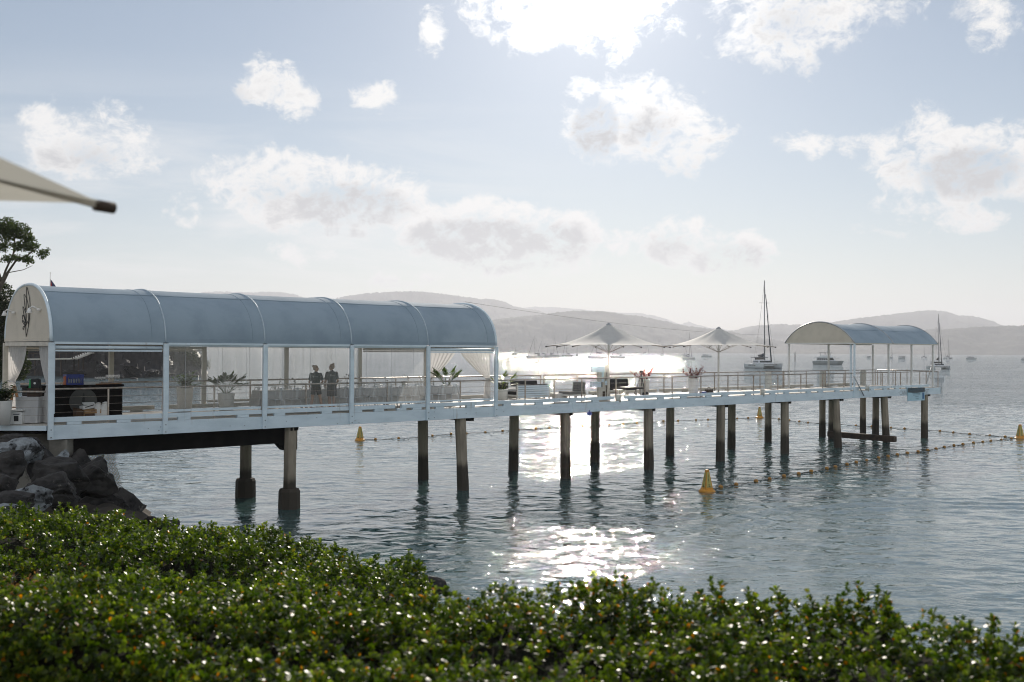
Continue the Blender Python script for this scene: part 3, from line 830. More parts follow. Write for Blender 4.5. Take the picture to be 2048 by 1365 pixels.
for i, (px, py, w, h, lab) in enumerate([
    (265, 742, 34, 16, 'long tilted boulder at the tide line of the headland'),
    (150, 748, 40, 14, 'flat boulder at the foot of the headland boardwalk'),
    (206, 738, 30, 22, 'blocky boulder on the headland shore behind the bar counter'),
    (300, 746, 26, 12, 'last low boulder at the tip of the headland shore'),
    (46, 745, 40, 22, 'dark headland boulder seen between the entrance curtains'),
    (240, 753, 16, 6, 'small wave washed rock off the headland shore'),
    (270, 758, 14, 4, 'tiny awash rock farthest off the headland shore')]):
    P = at_y(px, py, 192 - i); k = 192 / FPX
    o = bpy.data.objects.new('rock', rock_mesh((w * k * 1.2, w * k, h * k * 1.3), 60 + i, M['headrock']))
    o.location = P; o.rotation_euler = (0, 0.25, i); link(o); tag(o, lab, 'rock', 'boulders along the headland')
# ------------------------------------------------------------------ hedges
def leaf_cloud(P, Nrm, size, K, tint, rg, spread=(0.35, 1.25)):
    """rosettes of K obovate leaves at points P; returns verts, quads, vertex colours"""
    n = len(P)
    up = Nrm / np.linalg.norm(Nrm, axis=1, keepdims=True)
    ref = np.where(np.abs(up[:, :1]) < 0.9, np.array([[1.0, 0, 0]]), np.array([[0, 1.0, 0]]))
    a = np.cross(up, ref); a /= np.linalg.norm(a, axis=1, keepdims=True); b = np.cross(up, a)
    k = np.arange(K)[None, :]
    ph = k * 2.39996 + rg.uniform(0, 6.28, (n, 1)) + rg.normal(0, 0.25, (n, K))
    f = k / max(1, K - 1)
    tilt = spread[0] + (spread[1] - spread[0]) * f + rg.normal(0, 0.18, (n, K))
    ln = size[:, None] * (0.55 + 0.5 * f) * rg.uniform(0.8, 1.2, (n, K))
    rad = a[:, None, :] * np.cos(ph)[..., None] + b[:, None, :] * np.sin(ph)[..., None]
    dirv = up[:, None, :] * np.cos(tilt)[..., None] + rad * np.sin(tilt)[..., None]
    nor = up[:, None, :] * np.sin(tilt)[..., None] - rad * np.cos(tilt)[..., None]
    side = np.cross(dirv, nor)
    roll = rg.normal(0, 0.3, (n, K))[..., None]
    side = side * np.cos(roll) + nor * np.sin(roll)
    base = P[:, None, :] - up[:, None, :] * (f * 0.5 * size[:, None])[..., None]
    vs = []
    for (t, w, c) in ((0.06, 0.07, 0.0), (0.62, 0.30, 0.05), (1.0, 0.16, -0.02)):
        mid = base + dirv * (ln * t)[..., None] + nor * (ln * c)[..., None]
        vs.append(mid - side * (ln * w)[..., None]); vs.append(mid + side * (ln * w)[..., None])
    V = np.stack(vs, 2).reshape(-1, 3)                       # n*K*6
    m = n * K
    i6 = np.arange(m)[:, None] * 6
    F = np.concatenate([i6 + np.array([[0, 1, 3, 2]]), i6 + np.array([[2, 3, 5, 4]])], 1).reshape(-1, 4)
    C = np.repeat(tint.reshape(n * K, 3), 6, 0); C = np.concatenate([C, np.ones((len(C), 1))], 1)
    return V, F, C
def leaf_tints(n, K, rg, p_orange, p_yellow):
    lo = np.array([0.024, 0.048, 0.005]); hi = np.array([0.105, 0.138, 0.012])
    young = (rg.random((n, 1)) < 0.24) * np.linspace(1.0, 0.25, K)[None, :]          # fresh pale leaves at the tip of a shoot
    t = np.clip(rg.beta(1.3, 2.4, (n, 1)) + rg.normal(0, 0.16, (n, K)), 0, 1)[..., None]
    c = lo + (hi - lo) * t
    c = c + (np.array([0.19, 0.23, 0.04]) - c) * young[..., None]
    r = rg.random((n, K))
    c[r < p_yellow] = np.array([0.24, 0.20, 0.03])
    c[r < p_orange] = np.array([0.50, 0.17, 0.015])
    return c
def hedge(name, label, region, topz, x0, x1, y0, y1, per_m2, size, K, seed, p_orange, p_yellow, thick=0.22, skirt=None):
    rg = np.random.default_rng(seed)
    root = thing(name, label, 'hedge', (0.5 * (x0 + x1), 0.5 * (y0 + y1), 0))
    org = np.array([root.location.x, root.location.y, 0])
    n = int((x1 - x0) * (y1 - y0) * per_m2)
    x = rg.uniform(x0, x1, n); y = rg.uniform(y0, y1, n)
    keep = region(x, y) > 0
    x, y = x[keep], y[keep]; n = len(x)
    # clumps with gaps between them
    cl = fbm(x * 2.6 + seed, y * 2.6, 3, seed); keep = (cl > 0.40) | (rg.random(len(x)) < 0.25)
    x, y = x[keep], y[keep]; n = len(x)
    z = topz(x, y) + 0.10 * (fbm(x * 2.6 + seed, y * 2.6, 3, seed) - 0.5)
    e = 0.08
    nx = -(topz(x + e, y) - topz(x - e, y)) / (2 * e); ny = -(topz(x, y + e) - topz(x, y - e)) / (2 * e)
    nrm = np.stack([nx * 0.7, ny * 0.7, np.ones(n)], 1) + rg.normal(0, 0.38, (n, 3))
    z = z - thick * rg.random(n) ** 1.6
    P = np.stack([x, y, z], 1)
    # shoots that stand up out of the surface
    ns = int(n * 0.07); pick = rg.choice(n, ns, replace=False)
    hgt = rg.uniform(0.03, 0.12, ns)
    Ps, Ns = [P], [nrm]
    for q in (1.0, 0.55):
        s = P[pick].copy(); s[:, 2] = topz(s[:, 0], s[:, 1]) + hgt * q; Ps.append(s)
        Ns.append(np.stack([rg.normal(0, 0.2, ns), rg.normal(0, 0.2, ns), np.ones(ns)], 1))
    if skirt is not None:
        sp, sn = skirt(rg); Ps.append(sp); Ns.append(sn)
    P = np.concatenate(Ps); nrm = np.concatenate(Ns); n = len(P)
    sz = size * rg.uniform(0.75, 1.25, n)
    V, F, C = leaf_cloud(P - org, nrm, sz, K, leaf_tints(n, K, rg, p_orange, p_yellow), rg)
    o = np_mesh('foliage', V, F, M['leaf'], root, smooth=True, colors=C); tag(o, kind='stuff')
    # twiggy inside as one sheet, its shade put into a near-black colour
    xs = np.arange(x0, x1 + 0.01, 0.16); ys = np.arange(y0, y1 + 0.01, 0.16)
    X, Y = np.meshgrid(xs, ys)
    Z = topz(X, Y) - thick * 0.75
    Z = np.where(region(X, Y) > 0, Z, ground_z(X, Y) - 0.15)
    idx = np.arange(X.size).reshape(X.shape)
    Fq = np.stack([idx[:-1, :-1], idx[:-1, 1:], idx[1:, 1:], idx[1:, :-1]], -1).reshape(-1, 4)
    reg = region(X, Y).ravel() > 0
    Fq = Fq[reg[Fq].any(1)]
    o = np_mesh('shade_core', np.stack([X, Y, Z], -1).reshape(-1, 3) - org, Fq, M['twig'], root); tag(o, kind='stuff')
    return root
M['twig'] = mat('hedge_core_shade', (0.010, 0.011, 0.006), 0.95, spec=0.1, col2=(0.018, 0.014, 0.009), nscale=14, bump=0.8, bscale=30)  # colour holds the shade between the inner twigs

# front hedge: clipped, flat topped, straight in front of the viewer
def back1(x): return np.interp(x, [-7, -1.5, -0.4, 0.4, 1.2, 2.0, 2.6, 3.1, 3.65, 4.4, 5.4], [8.5, 8.5, 8.35, 8.45, 8.65, 8.5, 8.1, 7.6, 6.75, 5.9, 4.8])
def front1(x): return np.interp(x, [-7, -3.6, -2.6, -1.75, -1.1, -0.4, 5.5], [7.1, 6.98, 6.68, 6.05, 5.3, 4.4, 4.4])
def reg1(x, y): return np.minimum(back1(x) - y, y - front1(x))
def top1(x, y):
    r = np.clip(reg1(x, y), 0, 1)
    return 3.52 + 0.16 * np.sqrt(np.clip(r / 0.35, 0, 1)) + (fbm(x * 1.5, y * 1.5, 3, 5) - 0.5) * 0.36 + (fbm(x * 3.6, y * 3.6, 2, 6) - 0.5) * 0.24 - 0.05 * sstep(y, 6.5, 4.5)
def skirt1(rg):
    x = rg.uniform(-5.5, 0.9, 3000); f = rg.random(3000)
    y = front1(x) + 0.10 * rg.random(3000) - 0.16 * np.sin(f * math.pi); z = 3.66 - f * 0.95 + 0 * x
    return np.stack([x, y, z], 1), np.stack([rg.normal(0, 0.5, 3000), -1 + rg.normal(0, 0.3, 3000), 0.5 + rg.normal(0, 0.4, 3000)], 1)
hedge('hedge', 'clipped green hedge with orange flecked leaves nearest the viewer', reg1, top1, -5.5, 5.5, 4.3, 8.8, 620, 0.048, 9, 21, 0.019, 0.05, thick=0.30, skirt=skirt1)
# lower hedge: the spreading shrub cover between it and the rocks
def far2(x): return np.interp(x, [-16, -8.74, -7.4, -6.2, -5.0, -4.2, -2.9, -2.4, -1.75, -1.14, -0.7, -0.3], [17.6, 17.0, 17.3, 16.4, 16.0, 15.6, 15.0, 14.7, 13.9, 13.0, 11.2, 9.2])
def bare2(x, y): return ((x + 6.55) / 1.35) ** 2 + ((y - 12.35) / 0.72) ** 2 - 1 + 0.5 * (fbm(x * 1.2, y * 1.2, 2, 4) - 0.5)
def reg2(x, y): return np.minimum(np.minimum(far2(x) - y, y - 8.7), bare2(x, y))
def top2(x, y):
    r = np.clip(far2(x) - y, 0, 1)
    return 2.72 + 0.10 * np.sqrt(np.clip(r / 0.5, 0, 1)) + (fbm(x * 0.8, y * 0.8, 3, 15) - 0.5) * 0.62 + (fbm(x * 2.2, y * 2.2, 2, 16) - 0.5) * 0.42 - 0.28 * sstep(y, 10.2, 8.9) + 0.11 * sstep(x, -5.0, -9.0)
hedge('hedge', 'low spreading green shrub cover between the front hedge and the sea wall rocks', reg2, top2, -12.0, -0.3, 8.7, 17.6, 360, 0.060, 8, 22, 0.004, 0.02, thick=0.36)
def litter():
    rg = np.random.default_rng(4); n = 900
    x = rg.normal(-6.55, 0.85, n); y = rg.normal(12.35, 0.5, n)
    P = np.stack([x, y, ground_z(x, y) + 0.05 + 0.14 * rg.random(n)], 1)
    t = np.array([0.25, 0.13, 0.08]) * rg.uniform(0.5, 1.5, (n, 1, 1))
    V, F, C = leaf_cloud(P, rg.normal(0, 1, (n, 3)) + np.array([0, 0, 1.2]), np.full(n, 0.10), 2, np.repeat(t, 2, 1), rg)
    o = np_mesh('fallen_leaves', V, F, M['treeleaf'], smooth=True, colors=C); tag(o, 'brown dry leaves lying in the bare gap of the lower hedge', 'leaves', kind='stuff')
litter()

# ------------------------------------------------------------------ trees
def tree(label, base, limbs, blobs, per, size, seed, trunk_r, tint=((0.030, 0.050, 0.014), (0.075, 0.095, 0.030))):
    """limbs: poly-lines of offsets from the base; blobs: (centre, radii) of foliage clumps"""
    rg = np.random.default_rng(seed)
    root = thing('tree', label, 'tree', base)
    t = MB()
    for pts, r0, r1 in limbs:
        k = len(pts); t.tube(pts, [r0 + (r1 - r0) * i / (k - 1) for i in range(k)], 7)
    t.build('trunk', M['bark'], root)
    Ps = []
    for c, r in blobs:
        n = int(per * r[0] * r[2] * 4)
        d = rg.normal(0, 1, (n, 3)); d /= np.linalg.norm(d, axis=1, keepdims=True)
        rad = rg.random((n, 1)) ** 0.45
        q = d * rad * np.array(r) + np.array(c)
        hole = fbm(q[:, 0] * 0.9 / size * 0.12 + 7, q[:, 2] * 0.9 / size * 0.12, 3, seed) 
        Ps.append(q[hole > 0.40])
    P = np.concatenate(Ps); n = len(P)
    lo, hi = np.array(tint[0]), np.array(tint[1])
    tn = lo + (hi - lo) * np.clip(rg.normal(0.45, 0.25, (n, 4)), 0, 1)[..., None]
    V, F, C = leaf_cloud(P, rg.normal(0, 1, (n, 3)) + np.array([0, 0, 0.4]), size * rg.uniform(0.7, 1.3, n), 4, tn, rg, (0.6, 1.5))
    o = np_mesh('crown', V, F, M['treeleaf'], root, smooth=True, colors=C); tag(o, kind='stuff')
    return root
# the open crowned gum tree at the far left edge
b = Vector((-32.2, 60.0, 2.4))
tree('open crowned gum tree with slender bare limbs beyond the entrance canopy', b,
     [([(0, 0, 0), (0.4, 0, 3.5), (1.3, 0, 6.9), (1.75, 0, 7.8)], 0.20, 0.10), ([(1.3, 0, 6.9), (1.5, 0.3, 8.0), (2.0, 0.2, 9.0), (2.2, 0, 10.2)], 0.08, 0.03),
      ([(1.75, 0, 7.8), (2.3, 0, 8.6), (3.0, -.2, 8.8), (3.5, 0, 9.3)], 0.07, 0.02), ([(1.4, 0, 7.2), (0.9, 0.2, 8.6), (0.7, 0, 10.0), (0.9, 0, 11.0)], 0.08, 0.02),
      ([(2.0, 0.2, 9.0), (2.7, 0, 9.9), (3.1, 0, 10.3)], 0.04, 0.015), ([(1.75, 0, 7.8), (2.6, .2, 8.0), (3.2, .1, 8.25)], 0.03, 0.012)],
     [((1.3, 0, 10.7), (0.95, 0.9, 0.55)), ((2.4, 0, 10.35), (0.75, 0.8, 0.5)), ((3.2, 0, 9.45), (0.45, 0.6, 0.42)), ((3.85, 0, 9.05), (0.38, 0.5, 0.42)), ((2.2, 0, 8.55), (0.85, 0.7, 0.38)),
      ((0.5, 0, 9.3), (0.8, 0.8, 0.5)), ((1.7, 0, 9.4), (0.6, 0.6, 0.35)), ((2.9, 0, 8.6), (0.4, 0.5, 0.3)), ((-0.5, 0, 10.4), (1.0, 0.9, 0.6)), ((2.9, 0, 9.9), (0.4, 0.5, 0.3)), ((1.6, 0, 10.2), (0.9, 0.9, 0.5)), ((2.6, 0, 9.4), (0.5, 0.6, 0.35))], 190, 0.135, 31, 0.2)
tree('dense dark shrubby tree behind the entrance canopy at the picture edge', Vector((-38.2, 70.0, 2.0)),
     [([(0, 0, 0), (0.3, 0, 3), (0.8, 0, 6)], 0.28, 0.12), ([(0.3, 0, 3), (1.5, 0, 5.0), (2.2, 0, 6.0)], 0.15, 0.05), ([(0.3, 0, 2.5), (-1.2, 0, 4.6)], 0.14, 0.05)],
     [((1.5, 0, 7.4), (1.6, 1.5, 1.3)), ((2.7, 0, 5.9), (1.4, 1.3, 1.2)), ((0, 0, 6.2), (1.8, 1.5, 1.6)), ((2.8, 0, 4.0), (1.5, 1.3, 1.3)), ((0.5, 0, 3.8), (1.7, 1.5, 1.5)), ((3.0, 0, 2.4), (1.3, 1.2, 1.2)), ((1.0, 0, 2.0), (1.5, 1.2, 1.2)), ((1.0, 0, 8.4), (0.7, 0.7, 0.7))],
     170, 0.16, 32, 0.28, ((0.012, 0.020, 0.008), (0.045, 0.055, 0.022)))
for i, (px, py, y, w, lab) in enumerate([(352, 712, 214, 3.6, 'round dark bush on the headland nearest the second bay post'), (388, 722, 212, 2.8, 'dark bush at the seaward tip of the headland'),
                                          (300, 672, 226, 4.2, 'broad dark tree crowning the headland behind the bar'), (-20, 640, 226, 5.5, 'dark tree on the headland at the picture edge')]):
    P = at_y(px, py, y)
    tree(lab, Vector((P.x, P.y, P.z - w)), [([(0, 0, -1), (0.2, 0, w)], 0.25, 0.1)],
         [((0, 0, w), (w, w, w * 0.8)), ((w * 0.6, 0, w * 0.7), (w * 0.7, w * .6, w * 0.55)), ((-w * 0.6, 0, w * 0.8), (w * 0.7, w * .6, w * 0.5))], 20, 0.30, 40 + i, 0.2, ((0.012, 0.020, 0.008), (0.04, 0.05, 0.02)))
# ================================================================== THE JETTY (local axes: t along it, s across it, z up from the water)
O3 = Vector((JA.x, JA.y, 0))
def on_jetty(name, label, cat, group=None): return thing(name, label, cat, O3, PHI, group)
JW = 4.75; JEND = 57.03
jetty = on_jetty('jetty', 'long white edged timber jetty on dark piles running out over the water', 'jetty')
rj = random.Random(3)
# deck planks
pm_ = MB(); pm_.box((0, 0, 0), (0.192, 4.64, 0.05))
plank_mesh = pm_.mesh('plank', M['deckwood'])
for i in range(285):
    o = bpy.data.objects.new('plank', plank_mesh); link(o, jetty)
    o.location = (0.1 + i * 0.2, JW / 2 + rj.uniform(-0.008, 0.008), DECK - 0.03 + rj.uniform(-0.003, 0.003))
# bearers under the planks
for s in (0.30, 1.7, 3.1, 4.45):
    MB().box((JEND / 2, s, 3.20), (JEND - 0.2, 0.16, 0.26)).build('bearer', M['tar_and_shade'], jetty)
def boards(name, cuts, s, z0, z1, thick, material, gap=0.006, wob=0.0):
    for a, b in zip(cuts[:-1], cuts[1:]):
        dz = rj.uniform(-wob, wob)
        MB().box(((a + b) / 2, s, (z0 + z1) / 2 + dz), (b - a - gap, thick, z1 - z0)).build(name, material, jetty, bevel=0.006)
boards('fascia_board', [-0.06, 3.5, 7.0, 10.5, 14.0, 15.3, 17.6, 22.0, 27.6, 33.4, 39.2, jt(1706, 0), jt(1781, 0), JEND], -0.01, 2.92, 3.345, 0.07, M['paint'], wob=0.004)
boards('fascia_board', [-0.06, 7.0, 14.0, 21.0, 28.0, 35.0, 42.0, 49.0, JEND], JW + 0.02, 2.92, 3.345, 0.07, M['paint'])
MB().box((JEND - 0.02, JW / 2, 3.13), (0.07, JW + 0.09, 0.42)).build('end_board', M['paint'], jetty, bevel=0.006)
# raised kerbs on blocks
def kerb(spans, s, material):
    for a, b in spans:
        MB().box(((a + b) / 2, s, 3.51), (b - a, 0.13, 0.145)).build('kerb_rail', material, jetty, bevel=0.008)
        n = max(2, int(round((b - a) / 1.75)))
        for i in range(n):
            t = a + (b - a) * (i + 0.5) / n + rj.uniform(-0.4, 0.3)
            MB().box((t, s - 0.004, 3.392), (0.42, 0.122, 0.088)).build('kerb_block', material, jetty)
kerb([(0.12, 3.42), (3.58, 6.92), (7.08, 10.42), (10.58, jt(790, 0)), (jt(803, 0), 13.92), (14.08, 17.42), (17.6, 21.2), (21.21, jt(1228, 0)),
      (jt(1250, 0), 30.8), (30.81, jt(1519, 0)), (jt(1531, 0), 41.5), (41.51, jt(1730, 0)), (jt(1738, 0), jt(1779, 0)), (jt(1783, 0), jt(1857, 0))], 0.02, M['paint'])
kerb([(0.2, 5.0), (5.3, 10.3), (10.6, 15.6), (15.9, 20.9), (22.0, 27.6), (27.9, 33.2), (33.5, 38.6), (38.9, 43.3), (44.3, 48.9), (49.9, 54.3)], JW - 0.08, M['paint2'])
for px in (1237, 1525, 1734):
    MB().lathe([(0.12, 3.30), (0.12, 3.63), (0.10, 3.66)], 10, (jt(px, 0.05), 0.05, 0)).build('stump', M['pilewhite'], jetty)
# piles
def pile(t, s, top, lean=(0, 0), r=0.225, footing=False, mat_='pile'):
    b = MB(); pts = []
    k = 7
    for i in range(k):
        f = i / (k - 1); z = -2.2 + (top + 2.2) * f; g = (top - z) / (top + 0.0)
        pts.append((t + lean[0] * g, s + lean[1] * g, z))
    rr = [r * (1.07 if p[2] < 0.5 else 1.0) * rj.uniform(0.98, 1.02) for p in pts]
    b.tube(pts, rr, 8, smooth=False)
    o = b.build('pile', M[mat_], jetty)
    if footing:
        MB().lathe([(0.36, -1.5), (0.385, 0.1), (0.375, 0.62), (0.33, 0.72)], 8, (t + lean[0], s + lean[1], 0), smooth=False, a0=0.3).build('footing', M['pile'], o)
    return o
for (px, lean, foot) in ((582, (-0.02, 0.02), True), (921, (0.06, -0.14), False), (1131, (0.0, -0.05), False), (1297, (-0.06, -0.10), False), (1442, (-0.04, 0.0), False), (1569.5, (0.02, 0), False), (1671, (0.1, -0.12), False), (1768, (0.12, -0.10), False), (1849, (0.0, 0), False)):
    t = jt(px, 0.26); pile(t, 0.26, 2.905 if foot else 2.98, lean, footing=foot)
for (px, lean, foot) in ((493, (0, 0), True), (846, (0.05, 0.0), False), (1029, (-0.04, 0), False), (1191, (-0.02, 0), False), (1341, (-0.02, 0), False), (1464, (-0.03, 0), False), (1664, (0.0, 0), False), (1752, (-.05, 0), False)):
    t = jt(px, 3.86); pile(t, 3.86, 2.98, lean, footing=foot)
for px in (1536.5, 1645, 1726):           # tall mooring piles standing above the deck, white heads
    t = jt(px, 5.02)
    o = pile(t, 5.02, 3.15, (0, 0), 0.21)
    MB().lathe([(0.212, 3.15), (0.212, 4.36), (0.17, 4.43), (0.05, 4.45)], 10, (t, 5.02, 0), smooth=False).build('pile_head', M['pilewhite'], o)
for t in (8.25, 16.3, 22.0, 27.6, 33.4, 39.2, 44.7, 50.4, 55.6):
    MB().box((t, 2.1, 2.93), (0.30, 4.1, 0.28)).build('crosshead', M['tar_and_shade'], jetty)
# dark girder of the landward span with its haunch
g = MB(); g.prism([(0.5, 2.34), (7.75, 2.34), (8.0, 2.08), (8.52, 2.08), (8.52, 2.915), (0.5, 2.915)], 0.34, 0.68); g.build('girder', M['tar_and_shade'], jetty)
g = MB(); g.prism([(0.5, 2.34), (8.5, 2.34), (8.5, 2.915), (0.5, 2.915)], 3.66, 4.02); g.build('girder', M['tar_and_shade'], jetty)
# fender log lashed low between two piles
a = at_z(1657, 868, 0.36); b_ = at_z(1791, 879, 0.36)
inv = (Matrix.Translation(O3) @ Matrix.Rotation(PHI, 4, 'Z')).inverted()
MB().bar(inv @ a, inv @ b_, 0.34, 0.36).build('fender_log', M['log'], jetty, bevel=0.05)
# bolts and hanging bits
bl = MB()
for t in (0.0, 3.5, 7.0, 10.5, 14.0, 17.5):
    for z in (2.99, 3.22): bl.box((t, -0.155, z), (0.025, 0.02, 0.025))
for i in range(40):
    bl.box((rj.uniform(0.5, 56.5), -0.05, rj.uniform(2.97, 3.3)), (0.02, 0.016, 0.02))
bl.build('bolts', M['darkmetal'], jetty)
# blue float under the deck edge
P = at_z(1178, 825, 2.86); bb = MB().ball((0, 0, 0), (0.13, 0.08, 0.09), 10, 7)
bb.box((0, 0, 0.11), (0.06, 0.05, 0.1))
o = bb.build('float', M['blue'], loc=(J(jt(1178, -0.02), -0.06, 2.84))); tag(o, 'small bright blue float hanging under the jetty edge', 'float')

# ------------------------------------------------------------------ pavilion
BAY = 3.5
pav = on_jetty('pavilion', 'long white pavilion with a blue grey barrel vaulted canvas roof on the jetty', 'pavilion')
RA, RS, RZ, RH = 2.46, 2.40, 5.88, 1.80        # half width, middle, springing, rise
def arch(a, grow=0.0, dip=0.0):
    """a from 0 (near eave) to pi (far eave)"""
    c, s = math.cos(a), math.sin(a)
    ex = 0.86
    x = math.copysign(abs(c) ** ex, c) * (RA + grow - dip * s); z = (abs(s) ** 0.92) * (RH + grow - dip)
    return RS - x, RZ + z
for k in range(5):
    rows = []; NT = 16; NA = 40
    for i in range(NT + 1):
        f = i / NT; t = k * BAY + BAY * f
        dip = 0.022 * (1 - (2 * f - 1) ** 4) * 1.0
        row = []
        for j in range(NA + 1):
            a = math.pi * j / NA
            s, z = arch(a, 0.0, dip * math.sin(a) ** 0.8 if 0 < j < NA else 0)
            row.append((t, s, z))
        rows.append(row)
    p = MB().grid(rows).build('roof_panel', M['roof'], pav)
    # welded seams and the bottom hem
    sm = MB()
    for j in (13, 27):
        sm.tube([(r[j][0], r[j][1] - 0.004, r[j][2] + 0.004) for r in rows], 0.018, 5)
    for f_ in (14,):
        sm.tube([(rows[f_][j][0], rows[f_][j][1] - 0.004 * math.cos(math.pi * j / NA), rows[f_][j][2] + 0.004) for j in range(NA + 1)], 0.007, 5)
    sm.build('seam', M['roof'], p)
    hm = MB()
    for y0, j0 in ((-1, 0), (1, NA)):
        s0 = rows[0][j0][1]
        hm.box((k * BAY + BAY / 2, s0 + y0 * 0.012, RZ + 0.06), (BAY - 0.03, 0.022, 0.13))
    hm.build('hem', M['roof'], p)
for k in range(6):
    pts = [(k * BAY, *arch(math.pi * j / 36, 0.012)) for j in range(37)]
    MB().tube(pts, 0.024 if 0 < k < 5 else 0.05, 8).build('roof_rib', M['ribs'] if 0 < k < 5 else M['paint'], pav)
    MB().bar((k * BAY, RS - RA + 0.1, 5.80), (k * BAY, RS + RA - 0.1, 5.80), 0.10, 0.12).build('tie_beam', M['paint2'], pav)
# the gable at the entrance, with its line drawn flower emblem and two lamps
poly = [arch(math.pi * j / 40, -0.02) for j in range(41)]
gb = MB(); n = len(poly)
vs = [(-0.02, s, z) for s, z in poly] + [(0.02, s, z) for s, z in poly]
gb.add(vs, [tuple(range(n)), tuple(reversed(range(n, 2 * n)))] + [((i + 1) % n, i, i + n, (i + 1) % n + n) for i in range(n)])
gable = gb.build('gable', M['canvas'], pav)
MB().box((-0.03, RS, 5.93), (0.07, 2 * RA - 0.1, 0.10)).build('gable_beam', M['canvas'], pav)
def emblem(strokes, to3, r, name, material, parent):
    e = MB()
    for st in strokes:
        pts = [Vector((x, y, 0)) for x, y in st]
        sm = []
        for i in range(len(pts) - 1):
            p0, p1, p2, p3 = pts[max(i - 1, 0)], pts[i], pts[i + 1], pts[min(i + 2, len(pts) - 1)]
            for q in range(5):
                u = q / 5
                sm.append(0.5 * ((2 * p1) + (p2 - p0) * u + (2 * p0 - 5 * p1 + 4 * p2 - p3) * u * u + (3 * p1 - p0 - 3 * p2 + p3) * u ** 3))
        sm.append(pts[-1])
        e.tube([to3(v.x, v.y) for v in sm], r, 5)
    return e.build(name, material, parent)
STROKES = [   # traced by eye from the gable, x to the right and y down in a 1050 x 1365 close-up
    [(440, 1195), (433, 1080), (430, 960), (436, 700), (447, 400), (453, 155), (492, 290), (518, 450), (520, 640), (512, 800), (490, 960)],
    [(440, 1195), (465, 1080), (490, 960), (480, 910), (462, 875), (445, 930), (432, 960)],
    [(445, 700), (415, 560), (400, 430), (398, 308), (430, 360), (470, 460), (490, 600), (493, 760), (488, 960)],
    [(432, 900), (400, 760), (378, 640), (374, 562), (410, 640), (440, 740), (436, 900)],
    [(425, 900), (380, 860), (362, 790), (375, 735), (400, 790), (425, 900)],
    [(432, 960), (400, 940), (362, 880), (368, 850), (400, 900), (415, 960), (385, 1040), (372, 1035), (380, 985), (420, 960)],
]
# the gable stands across the jetty: picture right is the near side
def gable_pt(x, y):
    px, py = 10 + x / 10.5, 560 + y / 10.5
    d = px_ray(px, py); Pw = Vector((0, 0, EYE))
    # meet the gable's plane
    n = Vector((JD.x, JD.y, 0)); k = (Vector((JA.x, JA.y, 0)) - JD.to_3d() * 0.045).dot(n) / d.dot(n)
    q = inv @ (Pw + d * k)
    return Vector((-0.040, q.y, q.z))
emblem(STROKES, gable_pt, 0.0105, 'emblem', M['inkline'], gable)
for s, z in ((0.95, 6.85), (3.72, 6.83)):
    l = MB().lathe([(0.07, -0.04), (0.07, 0.04)], 10, (-0.06, s, z))
    l.tube([(-0.05, s, z), (-0.25, s + 0.05, z + 0.10), (-0.32, s + 0.08, z + 0.02)], 0.025, 6)
    l.lathe([(0.03, 0.05), (0.09, -0.10), (0.085, -0.11)], 10, (-0.32, s + 0.08, z))
    l.build('gable_lamp', M['planter'], pav)
# posts, beams, blinds
for k in range(6):
    t = k * BAY
    MB().box((t, -0.095, (2.92 + 5.84) / 2), (0.15, 0.10, 5.84 - 2.92)).box((t + 0.09, -0.06, 4.75), (0.05, 0.07, 2.1)).build('post', M['paint'], pav, bevel=0.008)
    MB().box((t, JW + 0.10, (2.95 + 5.84) / 2), (0.17, 0.10, 5.84 - 2.95)).build('post', M['paint2'], pav, bevel=0.008)
for k in range(5):
    a, b = k * BAY + 0.09, (k + 1) * BAY - 0.09
    MB().box(((a + b) / 2, -0.05, 5.835), (b - a, 0.10, 0.07)).build('eave_beam', M['paint'], pav)
    MB().box(((a + b) / 2, JW + 0.05, 5.835), (b - a, 0.10, 0.07)).build('eave_beam', M['paint2'], pav)
def blind(k, s, rolled, mat_p, mat_f):
    a, b = k * BAY + 0.10, (k + 1) * BAY - 0.10
    m = (a + b) / 2
    if rolled:
        r = MB().tube([(a, s, 5.70), (b, s, 5.70)], 0.055, 8); r.box((m, s, 5.60), (b - a, 0.035, 0.05))
        r.build('rolled_blind', mat_f, pav); return
    fo = MB().box((m, s, 3.66), (b - a, 0.05, 0.075)).build('blind_bar', mat_f, pav)
    MB().box((m, s, 5.775), (b - a, 0.05, 0.05)).build('blind_rail', mat_f, pav)
    rows = []
    for i in range(9):
        x = a + 0.02 + (b - a - 0.04) * i / 8
        rows.append([(x, s + 0.012 * math.sin(i * 2.1 + j) , 3.70 + (5.75 - 3.70) * j / 5) for j in range(6)])
    MB().grid(rows).build('clear_pane', M['pvc'], fo)
    w = MB()
    for q in (0.18, 0.52, 0.83):
        x = a + (b - a) * q; w.box((x, s - 0.004, 4.72), (0.016, 0.004, 2.02))
    w.build('pane_seam', M['pvcseam'], fo)
M['pvcseam'] = mat('blind_seam', (0.7, 0.7, 0.7), 0.5, col2=(0.62, 0.62, 0.62), nscale=5, alpha=0.4)
blind(0, -0.02, True, None, M['paint'])
for k in (1, 2, 3): blind(k, -0.02, False, None, M['paint'])
blind(4, -0.02, True, None, M['paint'])
MB().box((4.5 * BAY, -0.02, 3.66), (BAY - 0.2, 0.05, 0.06)).build('blind_bar', M['paint'], pav)
blind(0, JW - 0.02, True, None, M['paint2'])
blind(1, JW - 0.02, True, None, M['paint2'])
for k in (2, 3): blind(k, JW - 0.02, False, None, M['paint2'])
blind(4, JW - 0.02, True, None, M['paint2'])

